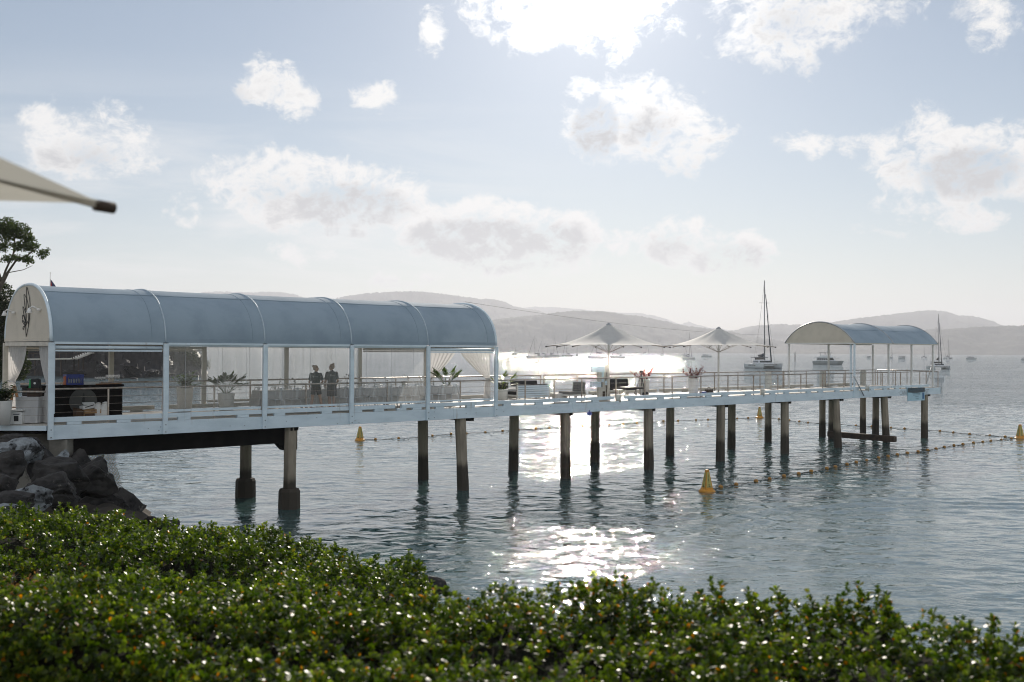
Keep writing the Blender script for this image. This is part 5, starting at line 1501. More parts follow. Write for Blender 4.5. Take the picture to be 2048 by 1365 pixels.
# --- curtains
def curtain(label, P0, P1, z_top, tie_f, tie_z, foot, gather=0.10, seed=0, foot_w=0.3, hang=1.35):
    """hung between plan points P0 (post) and P1; gathered to the post at the tie height, falling below it"""
    o = thing('curtain', label, 'curtain', (P0[0], P0[1], 0)); P0 = Vector((P0[0], P0[1], 0)); P1 = Vector((P1[0], P1[1], 0))
    ax = P1 - P0; nrm = Vector((-ax.y, ax.x, 0)).normalized()
    rows = []; rg = random.Random(seed); n = 42; ph = rg.uniform(0, 6)
    zs = [z_top - (z_top - tie_z) * i / 14 for i in range(15)] + [tie_z - (tie_z - foot) * i / 8 for i in range(1, 9)]
    for z in zs:
        if z >= tie_z:
            f = (z_top - z) / (z_top - tie_z); w = 1 - (1 - gather) * (f ** hang); off = tie_f * 0
        else:
            f = (tie_z - z) / (tie_z - foot); w = gather + (foot_w - gather) * f ** 0.6
        row = []
        for j in range(n + 1):
            u = j / n; fold = 0.055 * math.sin(u * 2 * math.pi * 7 + ph + 0.6 * math.sin(z)) * (0.5 + 0.5 * w)
            row.append(tuple(ax * (u * w + tie_f * (1 - w)) + nrm * fold + Vector((0, 0, z))))
        rows.append(row)
    MB().grid(rows).build('drape', M['sheer'], o)
    t = MB(); c = ax * (gather * 0.5 + tie_f * (1 - gather)); t.tube([Vector((0, 0, tie_z)) + c + (ax.normalized() * (0.5 * gather * ax.length + 0.02)) * math.cos(a) + nrm * 0.08 * math.sin(a) for a in [2 * math.pi * i / 12 for i in range(13)]], 0.015, 5)
    t.build('tie_band', M['cloth'], o)
def jp(t, s): v = J(t, s); return (v.x, v.y)
curtain('white sheer curtain tied to the near post of the entrance gable', jp(0.08, 0.12), jp(0.08, 1.35), 5.92, 0.05, 4.55, 3.40, 0.30, 1, 0.75, 2.2)
curtain('white sheer curtain tied to the far post of the entrance gable', jp(0.08, 4.68), jp(0.08, 2.75), 5.92, 0.02, 4.55, 3.40, 0.28, 2, 0.50, 2.2)
curtain('white sheer curtain tied to the near post at the seaward end of the pavilion', jp(17.42, 0.14), jp(17.42, 2.35), 5.80, 0.02, 4.50, 3.45, 0.13, 3, 0.20)
curtain('white sheer curtain tied to the far post at the seaward end of the pavilion', jp(17.42, 4.66), jp(17.42, 2.45), 5.80, 0.02, 4.35, 3.45, 0.13, 4, 0.20)

# --- lounge furniture outside
so = at_j('sofa', 'white sofa with a horizontal slatted back and black cushions beside the pavilion end', 'sofa', (jt(1034, 2.0) + jt(1099, 2.0)) / 2, 2.35)
W_ = jt(1099, 2.0) - jt(1034, 2.0)
for i in range(6): BOX((0, -0.36, 0.19 + i * 0.098), (W_ - 0.06, 0.025, 0.084)).build('slat', M['paint'], so)
for x in (-W_ / 2 + 0.02, W_ / 2 - 0.02):
    BOX((x, -0.36, 0.37), (0.06, 0.06, 0.74)).build('post', M['planter'], so); BOX((x, 0.36, 0.28), (0.06, 0.06, 0.56)).build('post', M['planter'], so)
    BOX((x, 0, 0.55), (0.06, 0.70, 0.05)).build('arm', M['planter'], so)
BOX((0, 0.0, 0.26), (W_ - 0.08, 0.68, 0.06)).build('base', M['planter'], so)
BOX((0, 0.04, 0.37), (W_ - 0.12, 0.62, 0.15)).build('seat_cushion', M['blackfab'], so, bevel=0.03)
for x in (-W_ / 4, W_ / 4): BOX((x, -0.26, 0.60), (W_ / 2 - 0.10, 0.14, 0.34)).build('back_cushion', M['blackfab'], so, bevel=0.04)
s2 = at_j('armchair', 'black cushioned white armchair facing the slatted sofa', 'armchair', jt(1020, 3.0), 3.2, -math.pi / 2)
def seat_unit(o, w, cushion, arms=True):
    BOX((0, 0.0, 0.22), (w, 0.70, 0.07)).build('base', M['planter'], o)
    for x in (-w / 2 + 0.04, w / 2 - 0.04):
        for y in (-0.3, 0.3): BOX((x, y, 0.10), (0.06, 0.06, 0.2)).build('leg', M['planter'], o)
    BOX((0, 0.03, 0.33), (w - 0.04, 0.66, 0.15)).build('seat_cushion', cushion, o, bevel=0.03)
    BOX((0, -0.30, 0.62), (w - 0.04, 0.15, 0.44), Matrix.Rotation(0.14, 3, 'X')).build('back_cushion', cushion, o, bevel=0.04)
    if arms:
        for x in (-w / 2, w / 2): BOX((x, 0, 0.34), (0.06, 0.7, 0.5)).build('arm', M['planter'], o)
seat_unit(s2, 0.8, M['blackfab'])
s3 = at_j('sofa', 'black cushioned sofa on the sea side behind the slatted sofa', 'sofa', jt(1058, 4.0), 4.05, math.pi); seat_unit(s3, 1.7, M['blackfab'])
lc = at_j('lounge_chair', 'armless lounge chair with grey cushions and buttoned back on a low white base', 'lounge chair', jt(1151, 2.2), 2.3, math.pi / 2)
BOX((0, 0.1, 0.20), (0.78, 1.15, 0.07)).build('base', M['planter'], lc)
for x in (-0.33, 0.33):
    for y in (-0.40, 0.15, 0.62): BOX((x, y, 0.085), (0.06, 0.06, 0.17)).build('leg', M['planter'], lc)
BOX((0, 0.12, 0.30), (0.76, 1.10, 0.15)).build('seat_cushion', M['greyfab'], lc, bevel=0.03)
bk = BOX((0, -0.34, 0.58), (0.74, 0.17, 0.46), Matrix.Rotation(0.10, 3, 'X')).build('back_cushion', M['greyfab'], lc, bevel=0.04)
bt_ = MB()
for x in (-0.22, 0, 0.22):
    for z in (0.48, 0.66): bt_.ball((x, -0.245, z), (0.02, 0.012, 0.02), 6, 4)
bt_.build('button', M['blackfab'], bk)
BOX((0.38, -0.36, 0.55), (0.012, 0.05, 0.42)).build('piping', M['paper'], bk)
for k, (px, s, w, h, lab) in enumerate([(1109, 1.6, 0.16, 0.30, 'short square white bollard between the sofa and the lounge chair'), (1121, 2.6, 0.42, 0.28, 'low white cube table at the foot of the lounge chair')]):
    o = at_j('bollard' if k == 0 else 'side_table', lab, 'bollard' if k == 0 else 'side table', jt(px, s), s)
    if k == 0:
        BOX((0, 0, h / 2), (w, w, h)).build('post', M['paint2'], o); BOX((0, 0, h + 0.015), (w + 0.05, w + 0.05, 0.03)).build('cap', M['planter'], o)
    else:
        BOX((0, 0, h - 0.02), (w, w, 0.04)).build('table_top', M['planter'], o)
        for x in (-1, 1): BOX((x * (w / 2 - 0.02), 0, h / 2 - 0.02), (0.03, w - 0.02, h - 0.04)).build('side_panel', M['planter'], o)
        BOX((0, -w / 2 + 0.02, h / 2 - 0.02), (w - 0.07, 0.03, h - 0.04)).build('front_panel', M['planter'], o)
bs = at_j('sofa', 'long black buttoned sofa against the far rail between umbrella pole and red shrub', 'sofa', jt(1244, 4.0), 3.95, math.pi)
seat_unit(bs, 1.45, M['blackfab'], False)
for x in (-0.74, 0.74): BOX((x, -0.3, 0.42), (0.05, 0.10, 0.84)).build('end_post', M['planter'], bs)
pp = MB()
for i in range(9): pp.ball((-0.6 + i * 0.15, -0.215, 0.63), (0.016, 0.012, 0.016), 6, 4)
pp.build('button', M['planter'], bs)
bn = at_j('bench', 'black padded bench in front of the long black sofa', 'bench', jt(1262, 2.9), 2.9)
BOX((0, 0, 0.40), (1.45, 0.46, 0.11)).build('seat_cushion', M['blackfab'], bn, bevel=0.025); BOX((-0.2, -0.02, 0.465), (0.9, 0.30, 0.02)).build('runner', M['planter'], bn)
for x in (-0.62, 0.62):
    for y in (-0.17, 0.17): BOX((x, y, 0.17), (0.05, 0.05, 0.35)).build('leg', M['planter'], bn)
st_ = at_j('low_table', 'narrow white pedestal table beside the black padded bench', 'side table', jt(1236, 1.9), 1.9)
BOX((0, 0, 0.40), (0.34, 0.34, 0.03)).build('table_top', M['planter'], st_); BOX((0, 0, 0.2), (0.05, 0.05, 0.38)).build('pedestal', M['planter'], st_); BOX((0, 0, 0.01), (0.26, 0.26, 0.02)).build('foot', M['planter'], st_)
# white service post with two boxes standing off it
kk = at_j('service_post', 'tall white square post carrying two projecting white boxes beside the first umbrella', 'service post', jt(1203, 1.0), 1.0, -PHI + 0.12)
BOX((0.0, 0, 0.80), (0.36, 0.34, 1.6)).build('post', M['paint2'], kk, bevel=0.008)
BOX((0.245, 0.03, 0.83), (0.11, 0.30, 1.66)).build('side_board', M['paint2'], kk, bevel=0.006)
BOX((-0.20, -0.03, 1.44), (0.60, 0.42, 0.28)).build('upper_box', M['paint'], kk, bevel=0.006)
BOX((-0.28, -0.02, 0.72), (0.46, 0.42, 0.26)).build('lower_box', M['paint'], kk, bevel=0.006)
BOX((0.02, -0.178, 1.20), (0.10, 0.02, 0.72)).build('front_board', M['paint'], kk)
BOX((-0.05, -0.19, 0.72), (0.10, 0.03, 0.24)).build('socket', M['black'], kk); BOX((0.075, -0.18, 0.22), (0.11, 0.02, 0.36)).build('recess', M['brown'], kk)
MB().tube([(0.20, -0.14, 1.3), (0.17, -0.19, 0.95), (0.2, -0.2, 0.5), (0.19, -0.18, 0.02)], 0.018, 6).build('cable', M['brown'], kk)
BOX((0.17, -0.21, 0.80), (0.10, 0.10, 0.20)).build('tap_box', M['paint'], kk)
# tripod with a camera
tp = at_j('tripod', 'black photographic tripod with a camera on top before the red shrub', 'tripod', jt(1283, 1.5), 1.5)
for a in (0.3, 2.4, 4.5):
    MB().tube([(0, 0, 1.12), (0.42 * math.cos(a), 0.42 * math.sin(a), 0)], [0.02, 0.012], 6).build('leg', M['darkmetal'], tp)
MB().tube([(0, 0, 0.55), (0, 0, 1.22)], 0.018, 6).build('column', M['darkmetal'], tp)
BOX((0, 0, 1.29), (0.12, 0.09, 0.10)).build('camera_body', M['blackfab'], tp, bevel=0.01)
MB().tube([(0, 0, 1.29), (0.05, 0.12, 1.29)], 0.032, 8).build('lens', M['blackfab'], tp)
def bag(label, px, s, w, h, d, material, handle=True, z=DECK, dome=False):
    o = at_j('bag', label, 'bag', jt(px, s), s, z=z)
    b = MB(); rows = []
    for i in range(8):
        f = i / 7; k = math.sqrt(max(0, 1 - f ** 2.6)) if dome else (1 - 0.12 * f ** 3)
        k = max(k, 0.05)
        rows.append([(w / 2 * k * math.copysign(abs(math.cos(a)) ** 0.6, math.cos(a)), d / 2 * k * math.copysign(abs(math.sin(a)) ** 0.6, math.sin(a)), h * f) for a in [2 * math.pi * j / 20 for j in range(21)]])
    b.grid(rows); b.add(rows[-1][:-1], [tuple(range(20))]); b.build('bag_body', material, o)
    if handle: MB().tube([(-w * 0.18, 0, h * 0.95), (-w * 0.15, 0, h + 0.10), (w * 0.15, 0, h + 0.10), (w * 0.18, 0, h * 0.95)], 0.014, 6).build('handle', M['brown'], o)
    MB().box((0, -d * 0.46, h * 0.55), (w * 0.7, 0.02, 0.02)).build('zip', M['darkmetal'], o)
bag('round black bag lying on the deck at the foot of the tripod', 1291, 1.3, 0.36, 0.32, 0.3, M['blackfab'], False, dome=True)
bag('blue bag on the deck beside the ribbed white pot', 1406, 1.7, 0.42, 0.17, 0.3, M['blue'], False)
bag('brown holdall with an upright handle next to the blue bag', 1418, 2.1, 0.58, 0.26, 0.3, M['brown'], True)

# --- umbrellas on the jetty
def jetty_umbrella(label, t, s, peak, rim, r, a0):
    o = at_j('umbrella', label, 'umbrella', t, s, -PHI, 'umbrellas on the jetty')
    zr, zp = rim - DECK, peak - DECK
    MB().tube([(0, 0, 0), (0, 0, zp - 0.05)], 0.055, 10).build('pole', M['planter'], o)
    MB().box((0, 0, 0.02), (0.5, 0.5, 0.04)).build('base_plate', M['alu'], o)
    rows = []; K = 8; nseg = 6; NR = 12
    for i in range(NR + 1):
        f = i / NR; row = []
        for q in range(K * nseg + 1):
            a = a0 + 2 * math.pi * q / (K * nseg); u = (q % nseg) / nseg
            cosk = math.cos(math.pi / K) / math.cos((u - 0.5) * 2 * math.pi / K)     # straight edge between two tips
            sc = 1 - 0.055 * math.sin(u * math.pi)                                  # scalloped hem
            rr = (0.10 + (r - 0.10) * f) * ((1 - f) + f * cosk * sc)
            z = zr + (zp - zr) * (1 - f) ** 1.75 - 0.00
            z += 0.10 * f * math.sin(u * math.pi) * (1 - f) * 2 + 0.035 * f * math.sin(u * math.pi)
            row.append((rr * math.cos(a), rr * math.sin(a), z))
        rows.append(row)
    MB().grid(rows, flip=True).build('canopy', M['umbrella'], o)
    MB().lathe([(0.13, zp - 0.03), (0.14, zp + 0.03), (0.08, zp + 0.06), (0.05, zp + 0.10)], 12).build('cap', M['alu'], o)
    for q in range(K):
        a = a0 + 2 * math.pi * q / K; c, sn = math.cos(a), math.sin(a)
        pts = []
        for i in range(9):
            f = 0.25 + 0.80 * i / 8; rr = 0.10 + (r - 0.10) * f; z = zr + (zp - zr) * (max(0, 1 - f)) ** 1.75 - 0.035
            if f > 1: z = zr - 0.035 - 0.04 * (f - 1) / 0.05
            pts.append((rr * c, rr * sn, z))
        rb = MB().tube(pts, [0.016] * 7 + [0.020, 0.024], 6).build('rib', M['metal'], o)
        MB().tube([(0.05 * c, 0.05 * sn, zr - 0.35), (0.45 * r * c, 0.45 * r * sn, pts[3][2] - 0.01)], 0.011, 5).build('strut', M['metal'], rb)
        MB().tube([Vector(pts[-1]) - Vector((c, sn, -0.2)) * 0.05, Vector(pts[-1]) + Vector((c, sn, -0.2)) * 0.03], 0.034, 7).build('rib_tip', M['darkmetal'], rb)
jetty_umbrella('large white tent shaped umbrella over the black sofas, nearer the pavilion', jt(1217, 2.4), 2.4, 6.98, 5.96, 3.0, R(7))
jetty_umbrella('large white tent shaped umbrella between the red shrub and the end shelter', jt(1437, 2.4), 2.4, 6.97, 6.02, 3.0, R(-2))
# ------------------------------------------------------------------ two people
def remesh(o, vox, smooth=2):
    m = o.modifiers.new('join', 'REMESH'); m.mode = 'VOXEL'; m.voxel_size = vox; m.use_smooth_shade = True
    s = o.modifiers.new('smooth', 'SMOOTH'); s.factor = 0.5; s.iterations = smooth
    return o
def limb(b, pts, rad, n=10):
    """tapered limb with rounded ends; rad may be (wide, deep) pairs"""
    P = [Vector(p) for p in pts]
    b.tube(P, rad, n)
    for p, r in zip(P, rad): b.ball(p, r, 10, 7)
def ell_loft(b, secs, n=18):
    """stacked ellipses: (x, y, z, rx, ry)"""
    rows = []
    for (x, y, z, rx, ry) in secs: rows.append([(x + rx * math.cos(a), y + ry * math.sin(a), z) for a in [2 * math.pi * j / n for j in range(n)]])
    vs = [p for r in rows for p in r]; k = len(rows)
    fs = [(i * n + j, i * n + (j + 1) % n, (i + 1) * n + (j + 1) % n, (i + 1) * n + j) for i in range(k - 1) for j in range(n)]
    fs += [tuple(reversed(range(n))), tuple((k - 1) * n + j for j in range(n))]
    b.add(vs, fs, True)
def hand(b, wrist, d, out, thumb_dir, s=1.0):
    """relaxed hand: palm, four bent fingers of unequal length and a thumb"""
    d = Vector(d).normalized(); out = Vector(out).normalized(); side = Vector(thumb_dir).normalized()
    w = Vector(wrist); 
    for i, f in enumerate((-1, -0.33, 0.33, 1)):
        k = w + d * 0.085 * s + side * (-f * 0.027) * s
        limb(b, [w + side * (-f * 0.014) * s, k], [0.017 * s, 0.0125 * s], 8)
        L = (0.062, 0.072, 0.076, 0.068)[3 - i] * s
        p1 = k + (d * 0.95 + out * 0.25).normalized() * L * 0.45; p2 = p1 + (d * 0.8 + out * 0.55).normalized() * L * 0.33; p3 = p2 + (d * 0.6 + out * 0.8).normalized() * L * 0.27
        limb(b, [k, p1, p2, p3], [0.0105 * s, 0.0095 * s, 0.0085 * s, 0.007 * s], 7)
    t0 = w + d * 0.02 * s + side * 0.016 * s; t1 = t0 + (d * 0.7 + side * 0.7).normalized() * 0.042 * s; t2 = t1 + (d * 0.95 + side * 0.25 + out * 0.2).normalized() * 0.032 * s
    limb(b, [t0, t1, t2], [0.014 * s, 0.0115 * s, 0.009 * s], 7)
def person(label, t, s, rz, H, feet, arms, head_yaw, hunch, skirt_like, bun, seed):
    """x to the right of the figure, y the way it faces, z up"""
    o = at_j('person', label, 'person', t, s, rz)
    k = H / 1.70
    V = lambda x, y, z: Vector((x * k, y * k, z * k))
    b = MB()
    hip = 0.90; sho = 1.40
    # trunk and neck
    ell_loft(b, [(0, 0, 0.80 * k, 0.135 * k, 0.10 * k), (0, 0, 0.90 * k, 0.165 * k, 0.115 * k), (0, 0, 1.03 * k, 0.135 * k, 0.095 * k), (0, 0.01 * k, 1.18 * k, 0.15 * k, 0.105 * k),
                 (0, 0.0, 1.32 * k, 0.175 * k, 0.105 * k), (0, -0.01 * k, 1.40 * k, 0.15 * k, 0.08 * k), (0, -0.01 * k, 1.445 * k, 0.07 * k, 0.06 * k)])
    limb(b, [V(0, -0.01, 1.40), V(0, 0.01, 1.53)], [0.055 * k, 0.05 * k])
    # legs
    for sg_, (fx, fy) in zip((-1, 1), feet):
        hp = V(sg_ * 0.085, 0, 0.86); an = V(fx, fy - 0.02, 0.085); kn = hp.lerp(an, 0.50) + V(sg_ * 0.005, 0.025, 0)
        limb(b, [hp, hp.lerp(kn, 0.5), kn, kn.lerp(an, 0.35) + V(0, -0.015, 0), an], [0.088 * k, 0.073 * k, 0.054 * k, 0.056 * k, 0.037 * k], 12)
        limb(b, [an + V(0, -0.035, -0.045), an + V(sg_ * 0.02, 0.10, -0.055), an + V(sg_ * 0.03, 0.155, -0.062)], [0.034 * k, 0.036 * k, 0.024 * k], 8)
    # arms
    for sg_, (el, wr_) in zip((-1, 1), arms):
        sh_ = V(sg_ * 0.175, -0.01, 1.375); el = V(*el); wr2 = V(*wr_)
        limb(b, [sh_, sh_.lerp(el, 0.5), el, el.lerp(wr2, 0.3), wr2], [0.056 * k, 0.046 * k, 0.038 * k, 0.038 * k, 0.025 * k], 10)
        dd = (wr2 - el).normalized(); inward = Vector((-sg_, 0.2, 0)); inward = (inward - dd * inward.dot(dd)).normalized(); fw = dd.cross(inward) * (-sg_)
        hand(b, wr2, dd, inward, fw if fw.y > 0 else -fw, k)
    # head
    hc = V(0, 0.02, 1.605); hm = Matrix.Translation(hc) @ Matrix.Rotation(head_yaw, 4, 'Z')
    hb = MB()
    hb.ball((0, -0.012 * k, 0.022 * k), (0.074 * k, 0.092 * k, 0.088 * k), 18, 14)
    hb.ball((0, 0.022 * k, -0.035 * k), (0.058 * k, 0.066 * k, 0.078 * k), 16, 12)
    hb.ball((0, 0.062 * k, -0.092 * k), (0.028 * k, 0.024 * k, 0.020 * k), 10, 8)
    limb(hb, [(0, 0.082 * k, 0.012 * k), (0, 0.106 * k, -0.028 * k)], [0.010 * k, 0.015 * k], 8)
    hb.ball((0, 0.080 * k, -0.060 * k), (0.026 * k, 0.012 * k, 0.009 * k), 10, 6)
    for sg_ in (-1, 1):
        hb.ball((sg_ * 0.075 * k, -0.008 * k, -0.012 * k), (0.011 * k, 0.022 * k, 0.033 * k), 8, 8)
        hb.ball((sg_ * 0.030 * k, 0.070 * k, 0.020 * k), (0.020 * k, 0.012 * k, 0.008 * k), 8, 6)
    b.add([hm @ Vector(v) for v in hb.v], hb.f, True)
    body = remesh(b.build('body', M['skin'], o), 0.0075 * k, 3)
    eye = MB(); mo = MB()
    for sg_ in (-1, 1): eye.ball(hm @ Vector((sg_ * 0.029 * k, 0.079 * k, 0.008 * k)), (0.011 * k, 0.008 * k, 0.007 * k), 8, 6)
    eye.build('eyes', M['tint'], o)
    # hair: cap, hairline behind the ears, bun or knot
    h = MB()
    h.ball((0, -0.020 * k, 0.036 * k), (0.083 * k, 0.094 * k, 0.086 * k), 16, 12)
    h.ball((0, -0.050 * k, -0.005 * k), (0.076 * k, 0.062 * k, 0.075 * k), 14, 10)
    if bun == 'high': h.ball((0, -0.075 * k, 0.105 * k), (0.042 * k, 0.042 * k, 0.040 * k), 12, 8); limb(h, [(0, -0.05 * k, 0.08 * k), (0, -0.075 * k, 0.10 * k)], [0.035 * k, 0.03 * k])
    else: h.ball((0, -0.105 * k, 0.085 * k), (0.050 * k, 0.045 * k, 0.046 * k), 12, 8); limb(h, [(0, -0.07 * k, 0.06 * k), (0, -0.10 * k, 0.08 * k)], [0.035 * k, 0.03 * k])
    hh = MB(); hh.add([hm @ Vector(v) for v in h.v], h.f, True)
    remesh(hh.build('hair', M['hair'], o), 0.009 * k, 2)
    # shirt with short sleeves
    c = MB()
    ell_loft(c, [(0, 0, 0.93 * k, 0.178 * k, 0.128 * k), (0, 0, 1.05 * k, 0.158 * k, 0.118 * k), (0, 0.01 * k, 1.18 * k, 0.168 * k, 0.122 * k), (0, 0, 1.32 * k, 0.192 * k, 0.120 * k), (0, -0.01 * k, 1.405 * k, 0.165 * k, 0.092 * k), (0, -0.01 * k, 1.452 * k, 0.082 * k, 0.070 * k)])
    for sg_, (el, wr_) in zip((-1, 1), arms):
        sh_ = V(sg_ * 0.170, -0.01, 1.375); e2 = sh_.lerp(V(*el), 0.68)
        limb(c, [sh_, sh_.lerp(e2, 0.55), e2], [0.070 * k, 0.064 * k, 0.062 * k], 12)
    c.tube([V(0, -0.01, 1.44), V(0, 0.005, 1.475)], [0.068 * k, 0.062 * k], 12)
    remesh(c.build('shirt', M['shirt'], o), 0.010 * k, 2)
    pr = MB()      # pale print across the back: a blot and a line of small writing
    pr.box(V(-0.085, -0.117, 1.315), (0.05 * k, 0.008, 0.035 * k)); pr.box(V(-0.075, -0.121, 1.28), (0.02 * k, 0.008, 0.04 * k))
    for i in range(6): pr.box(V(-0.03 + i * 0.024, -0.1195, 1.30 + 0.003 * (i % 2)), (0.017 * k, 0.008, 0.010 * k))
    pr.build('print', M['print'], o)
    # shorts
    q = MB()
    ell_loft(q, [(0, 0, 0.80 * k, 0.172 * k, 0.125 * k), (0, 0, 0.90 * k, 0.178 * k, 0.128 * k), (0, 0, 0.97 * k, 0.165 * k, 0.118 * k)])
    for sg_, (fx, fy) in zip((-1, 1), feet):
        hp = V(sg_ * 0.085, 0, 0.86); an = V(fx, fy - 0.02, 0.085); e2 = hp.lerp(an, 0.42 if skirt_like else 0.30)
        q.tube([hp, e2], [0.100 * k, (0.098 if skirt_like else 0.092) * k], 14); q.ball(hp, 0.10 * k)
    remesh(q.build('shorts', M['shorts'], o), 0.010 * k, 2)
    for sg_, (fx, fy) in zip((-1, 1), feet):
        an = V(fx, fy - 0.02, 0.085); e = MB()
        limb(e, [an + V(0, -0.04, -0.045), an + V(sg_ * 0.02, 0.10, -0.052), an + V(sg_ * 0.03, 0.165, -0.058)], [0.042 * k, 0.043 * k, 0.030 * k], 10)
        limb(e, [an + V(0, -0.02, -0.03), an + V(0, -0.015, 0.02)], [0.046 * k, 0.043 * k], 10)
        remesh(e.build('shoe', M['shoe'], o), 0.010 * k, 1)
    return o
tp1, tp2 = jt(632, 0.92), jt(663.5, 0.92)
# figures stand with their backs to the viewer; local y points away over the table
person('person in dark shirt and short shorts standing astride beside the long table', tp1, 0.92, -PHI + 0.05, 1.69,
       ((-0.17, -0.02), (0.24, 0.02)), (((-0.235, -0.03, 1.10), (-0.225, 0.06, 0.86)), ((0.255, 0.02, 1.12), (0.13, 0.15, 1.00))), -1.15, 0, False, 'low', 1)
person('taller person with a high hair knot and longer dark shorts beside the long table', tp2, 0.92, -PHI + 0.55, 1.74,
       ((-0.075, 0.0), (0.085, -0.02)), (((-0.225, 0.05, 1.10), (-0.18, 0.20, 0.93)), ((0.21, -0.05, 1.11), (0.20, 0.08, 0.88))), 0.75, 0, True, 'high', 2)

# ------------------------------------------------------------------ landing, sea wall, wire mesh, flag, cable
ld = thing('landing', 'pale edged timber landing joining the jetty to the shore', 'landing', (-14.0, 29.9, 0))
ldm = bpy.data.meshes
pmx = MB().box((0, 0, 0), (0.19, 6.0, 0.05)).mesh('plank', M['deckwood'])
for i in range(26):
    o = bpy.data.objects.new('plank', pmx); link(o, ld); o.location = (-0.05 - 0.2 * i, 3.05, DECK - 0.03 + rj.uniform(-.003, .003))
BOX((-2.6, 0.0, 3.265), (5.3, 0.09, 0.15)).build('edge_board', M['paint'], ld, bevel=0.006)
BOX((-2.6, 3.0, 3.2), (5.2, 5.8, 0.22)).build('bearer', M['tar_and_shade'], ld)
ab = thing('abutment', 'stained concrete block carrying the shore end of the jetty', 'abutment', (-13.95, 30.2, 0))
BOX((0.18, 0.28, 1.85), (0.55, 0.5, 2.1)).build('pier', M['concrete'], ab, bevel=0.03)
BOX((-2.5, 0.85, 2.0), (4.9, 0.5, 2.32)).build('sea_wall', M['concrete'], ab, bevel=0.03)
BOX((-0.9, 2.4, 1.1), (0.7, 3.4, 2.46), PHI).build('rear_pier', M['tar_and_shade'], ab)  # concrete pier; shade under the deck is put into its near-black colour
lr = thing('railing', 'steel handrail with taut wires along the landing at the shore end', 'railing', (-14.0, 29.95, 0), 0, 'handrails of the jetty')
MB().tube([(-5.3, 0, 4.34), (-0.02, 0, 4.36)], 0.032, 8).build('top_rail', M['metal'], lr)
for z in (4.1, 3.88, 3.64): MB().tube([(-5.3, 0, z), (-0.02, 0, z)], 0.006, 4).build('wire', M['metal'], lr)
for x in (-1.75, -3.5, -5.2): BOX((x, 0, 3.86), (0.05, 0.05, 0.96)).build('stanchion', M['metal'], lr)
# chain link hung under the girder
cf = thing('chain_link_fence', 'rusty chain link mesh hanging under the dark girder on a thin post', 'fence', at_z(206, 990, 0.75))
def chain():
    P0 = at_z(160, 985, 0.8); 
    a = Vector((at_y(166, 905, 33.4).x, 33.4, 0)); bq = Vector((at_y(243, 905, 33.9).x, 33.9, 0)); loc = cf.location
    b = MB(); ax = (bq - a); L = ax.length; ax.normalize(); H0, H1 = 0.55, 2.36; step = 0.105
    def hgt_lo(u): return H0 + 0.0 * u
    n = int((L + (H1 - H0)) / step)
    for i in range(n):
        for sg_ in (1, -1):
            pts = []
            m = 18
            for q in range(m + 1):
                z = H1 - (H1 - H0) * q / m; u = (i * step - (H1 - z)) if sg_ > 0 else (i * step - (H1 - H0) + (H1 - z))
                if 0 <= u <= L:
                    bulge = 0.10 * math.sin(u / L * math.pi * 1.2) + 0.06 * math.sin(z * 3)
                    edge = 0.12 * math.sin(z * 2.3)
                    pts.append(a + ax * (u + edge * u / L) + Vector((0, bulge, z)) - loc)
            if len(pts) > 1: b.tube(pts, 0.012, 3, caps=False, smooth=False)
    o = b.build('wire_mesh', M['mesh'], cf); tag(o, kind='stuff')
    p = at_y(206, 925, 33.5); MB().tube([Vector((p.x, 33.5, 0.1)) - loc, Vector((p.x, 33.5, 2.5)) - loc], 0.03, 6).build('post', M['metal'], cf)
chain()
fq = at_y(100, 600, 205)
fp = thing('flagpole', 'thin flagpole with a drooping dark blue flag showing above the pavilion roof', 'flagpole', (fq.x, 205, 12.2))
MB().tube([(0, 0, -1.5), (0, 0, 8.9)], [0.11, 0.07], 8).build('pole', M['planter'], fp)
MB().ball((0, 0, 9.0), 0.13).build('finial', M['planter'], fp)
rows = []
for i in range(9):
    f = i / 8
    rows.append([(0.08 + f * 1.75 * (1 - 0.5 * (1 - j / 7)), 0.25 * math.sin(f * 9 + j * 0.5) * f, 7.7 - 2.3 * (1 - j / 7) - 2.6 * f ** 1.1) for j in range(8)])
fl = MB().grid(rows).build('flag', M['navy'], fp)
f = MB(); f.grid([[(0.10 + q * 0.12, -0.05, 7.4 - 1.4 * j / 5 - 0.28 * q) for j in range(6)] for q in range(4)]); f.build('canton', M['flagred'], fl)
for x, z in ((0.55, 5.9), (0.8, 5.2), (0.6, 4.7)): MB().box((x, -0.28, z), (0.16, 0.02, 0.16)).build('star', M['paper'], fl)
cable = MB(); A0, B0 = at_y(930, 604, 62), at_y(1690, 664, 150)
pts = []
for i in range(41):
    f = i / 40; p = A0.lerp(B0, f); p.z -= 2.3 * 4 * f * (1 - f) * 0.5; pts.append(p)
# ends go on beyond: it runs from behind the pavilion roof down to the far mooring mast
o = cable.tube(pts, 0.010, 5).build('overhead_cable', M['cable']); tag(o, 'thin overhead cable sagging across the bay behind the umbrellas', 'cable')

